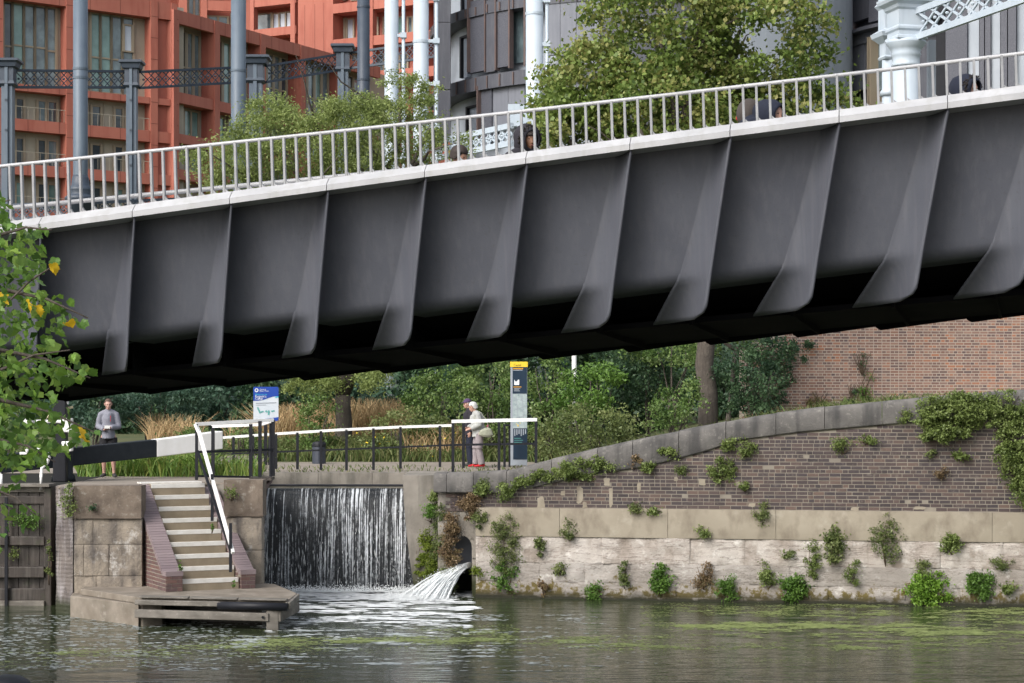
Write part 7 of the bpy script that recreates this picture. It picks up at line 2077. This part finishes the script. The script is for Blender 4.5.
# walkers on the bridge, seen above the flange
def hood(J, HR, t, xf, mat, r=(.115, .135, .135), off=(0, -.03, .02), fur=None):
    m = MB(); c = J['head'] + HR @ Vector(off)
    vs = []; nu, nv = 22, 14
    for j in range(nv + 1):
        th = PI * .80 * j / nv            # from the back of the head towards the face opening
        for i in range(nu):
            a = 2 * PI * i / nu
            p = Vector((r[0] * math.sin(th) * math.cos(a), -r[1] * math.cos(th), r[2] * math.sin(th) * math.sin(a) * (1.0 if math.sin(a) > 0 else 1.25)))
            p *= 1 + .10 * mnoise.noise(p * 14 + Vector((r[1] * 90, 0, 0))) + .05 * mnoise.noise(p * 35)
            vs.append(c + HR @ p)
    m.add(vs, [(j * nu + i, j * nu + (i + 1) % nu, (j + 1) * nu + (i + 1) % nu, (j + 1) * nu + i) for j in range(nv) for i in range(nu)])
    o = build(xmb(m, xf), 'hood', M[mat], t, True); s = o.modifiers.new('s', 'SOLIDIFY'); s.thickness = .012
    if fur:
        m = MB(); th = PI * .68
        for i in range(260):
            a = RN.uniform(0, 2 * PI); q = c + HR @ Vector((r[0] * math.sin(th) * math.cos(a) * 1.05, -r[1] * math.cos(th) + RN.uniform(-.02, .02), r[2] * math.sin(th) * math.sin(a) * (1.05 if math.sin(a) > 0 else 1.3)))
            d = unit(1)[0] * .035; m.tube([q, q + Vector(d)], [.012, .003], 4)
        build(xmb(m, xf), 'fur_trim', M[fur], t, True)
def walker(label, u, v, Hh, yaw, pz, skin, Dq=-2.0):
    t_ = bt(u, Dq); b = B(t_, Dq, deckz(t_) + .0); topz = Z(v, b.y)
    H = min(1.95, max(1.2, (topz - b.z) * Hh))
    return person(label, b, yaw, H, pz, skin, .016, 'walkers on the footbridge')
# 1: only forehead and dark hair
pz = pose(hr=(-20, 0, 0)); t, J, xf, HR = walker('dark haired walker of whom only the top of the head shows over the bridge edge', 457, 146, 1.0, -PI / 2 - .5, pz, 'tan')
m = MB(); torso_cloth(m, J, .03); remeshed(m, 'coat', 'f_darkcoat', t, xf, .02, 2); m = MB(); leg_cloth(m, J); remeshed(m, 'trousers', 'f_navy', t, xf, .02, 2); shoes(J, pz, t, xf, 'sole'); hair_cap(J, HR, t, xf, 'hair_dark', .016, .01, low=-.05, front=.05)
# 2: black hood with dark curls
pz = pose(head=(0, .08, 1.60), hr=(-10, 0, -8)); t, J, xf, HR = walker('walker in a fur edged black hood looking down beside the railing', 524, 121.5, .97, -PI / 2 - .95, pz, 'brown')
m = MB(); torso_cloth(m, J, .045); remeshed(m, 'coat', 'f_darkcoat', t, xf, .02, 2); m = MB(); leg_cloth(m, J); remeshed(m, 'trousers', 'f_navy', t, xf, .02, 2); shoes(J, pz, t, xf, 'sole'); hair_cap(J, HR, t, xf, 'hair_dark', .022, low=-.03, front=.05)
hood(J, HR, t, xf, 'f_darkcoat', (.13, .15, .15), (0, -.04, .01), 'f_fur')
# 3: bent figure with dark hat and grey brown scarf
pz = pose(waist=(0, .04, 1.08), chest=(0, .12, 1.29), neck=(0, .21, 1.44), head=(0, .31, 1.52), shL=(-.18, .14, 1.38), shR=(.18, .14, 1.38), elL=(-.23, .25, 1.1), elR=(.23, .25, 1.1), wrL=(-.2, .38, .95), wrR=(.2, .38, .95), hr=(-10, 0, 0))
t, J, xf, HR = walker('stooping walker in dark navy with a brown hood, middle of the bridge', 751, 92, .98, -PI / 2 - .8, pz, 'pale')
m = MB(); torso_cloth(m, J, .05); m.ell(J['chest'] + Vector((0, -.05, .12)), (.19, .20, .14), 16, 10); remeshed(m, 'coat', 'f_navy', t, xf, .02, 2); m = MB(); leg_cloth(m, J); remeshed(m, 'trousers', 'f_navy', t, xf, .02, 2); shoes(J, pz, t, xf, 'sole')
hood(J, HR, t, xf, 'f_navy', (.13, .19, .14), (0, -.07, .0)); bp = Vector((0, -.04, 1.47))
pk = thing('backpack', xf @ bp, 'brown backpack with a red tag on the stooping walker', 'backpack', None)
m = MB().ell(bp + Vector((0, .02, .08)), (.16, .13, .17), 18, 12); remeshed(m, 'pack_body', 'f_pack', pk, xf, .015, 2); build(xmb(MB().ell(bp + Vector((.02, -.11, .05)), (.035, .03, .035), 10, 8), xf), 'red_tag', M['f_red'], pk, True)
# 4: navy hood at the right
pz = pose(head=(0, .10, 1.58), neck=(0, .05, 1.47), hr=(-8, 0, 0)); t, J, xf, HR = walker('walker in a navy hooded coat near the right end of the bridge', 962, 70.5, .97, -PI / 2 - .9, pz, 'pale')
m = MB(); torso_cloth(m, J, .06); remeshed(m, 'coat', 'f_navy', t, xf, .02, 2); m = MB(); leg_cloth(m, J); remeshed(m, 'trousers', 'f_navy', t, xf, .02, 2); shoes(J, pz, t, xf, 'sole'); hood(J, HR, t, xf, 'f_navy', (.135, .18, .145), (0, -.06, .015), 'f_fur')
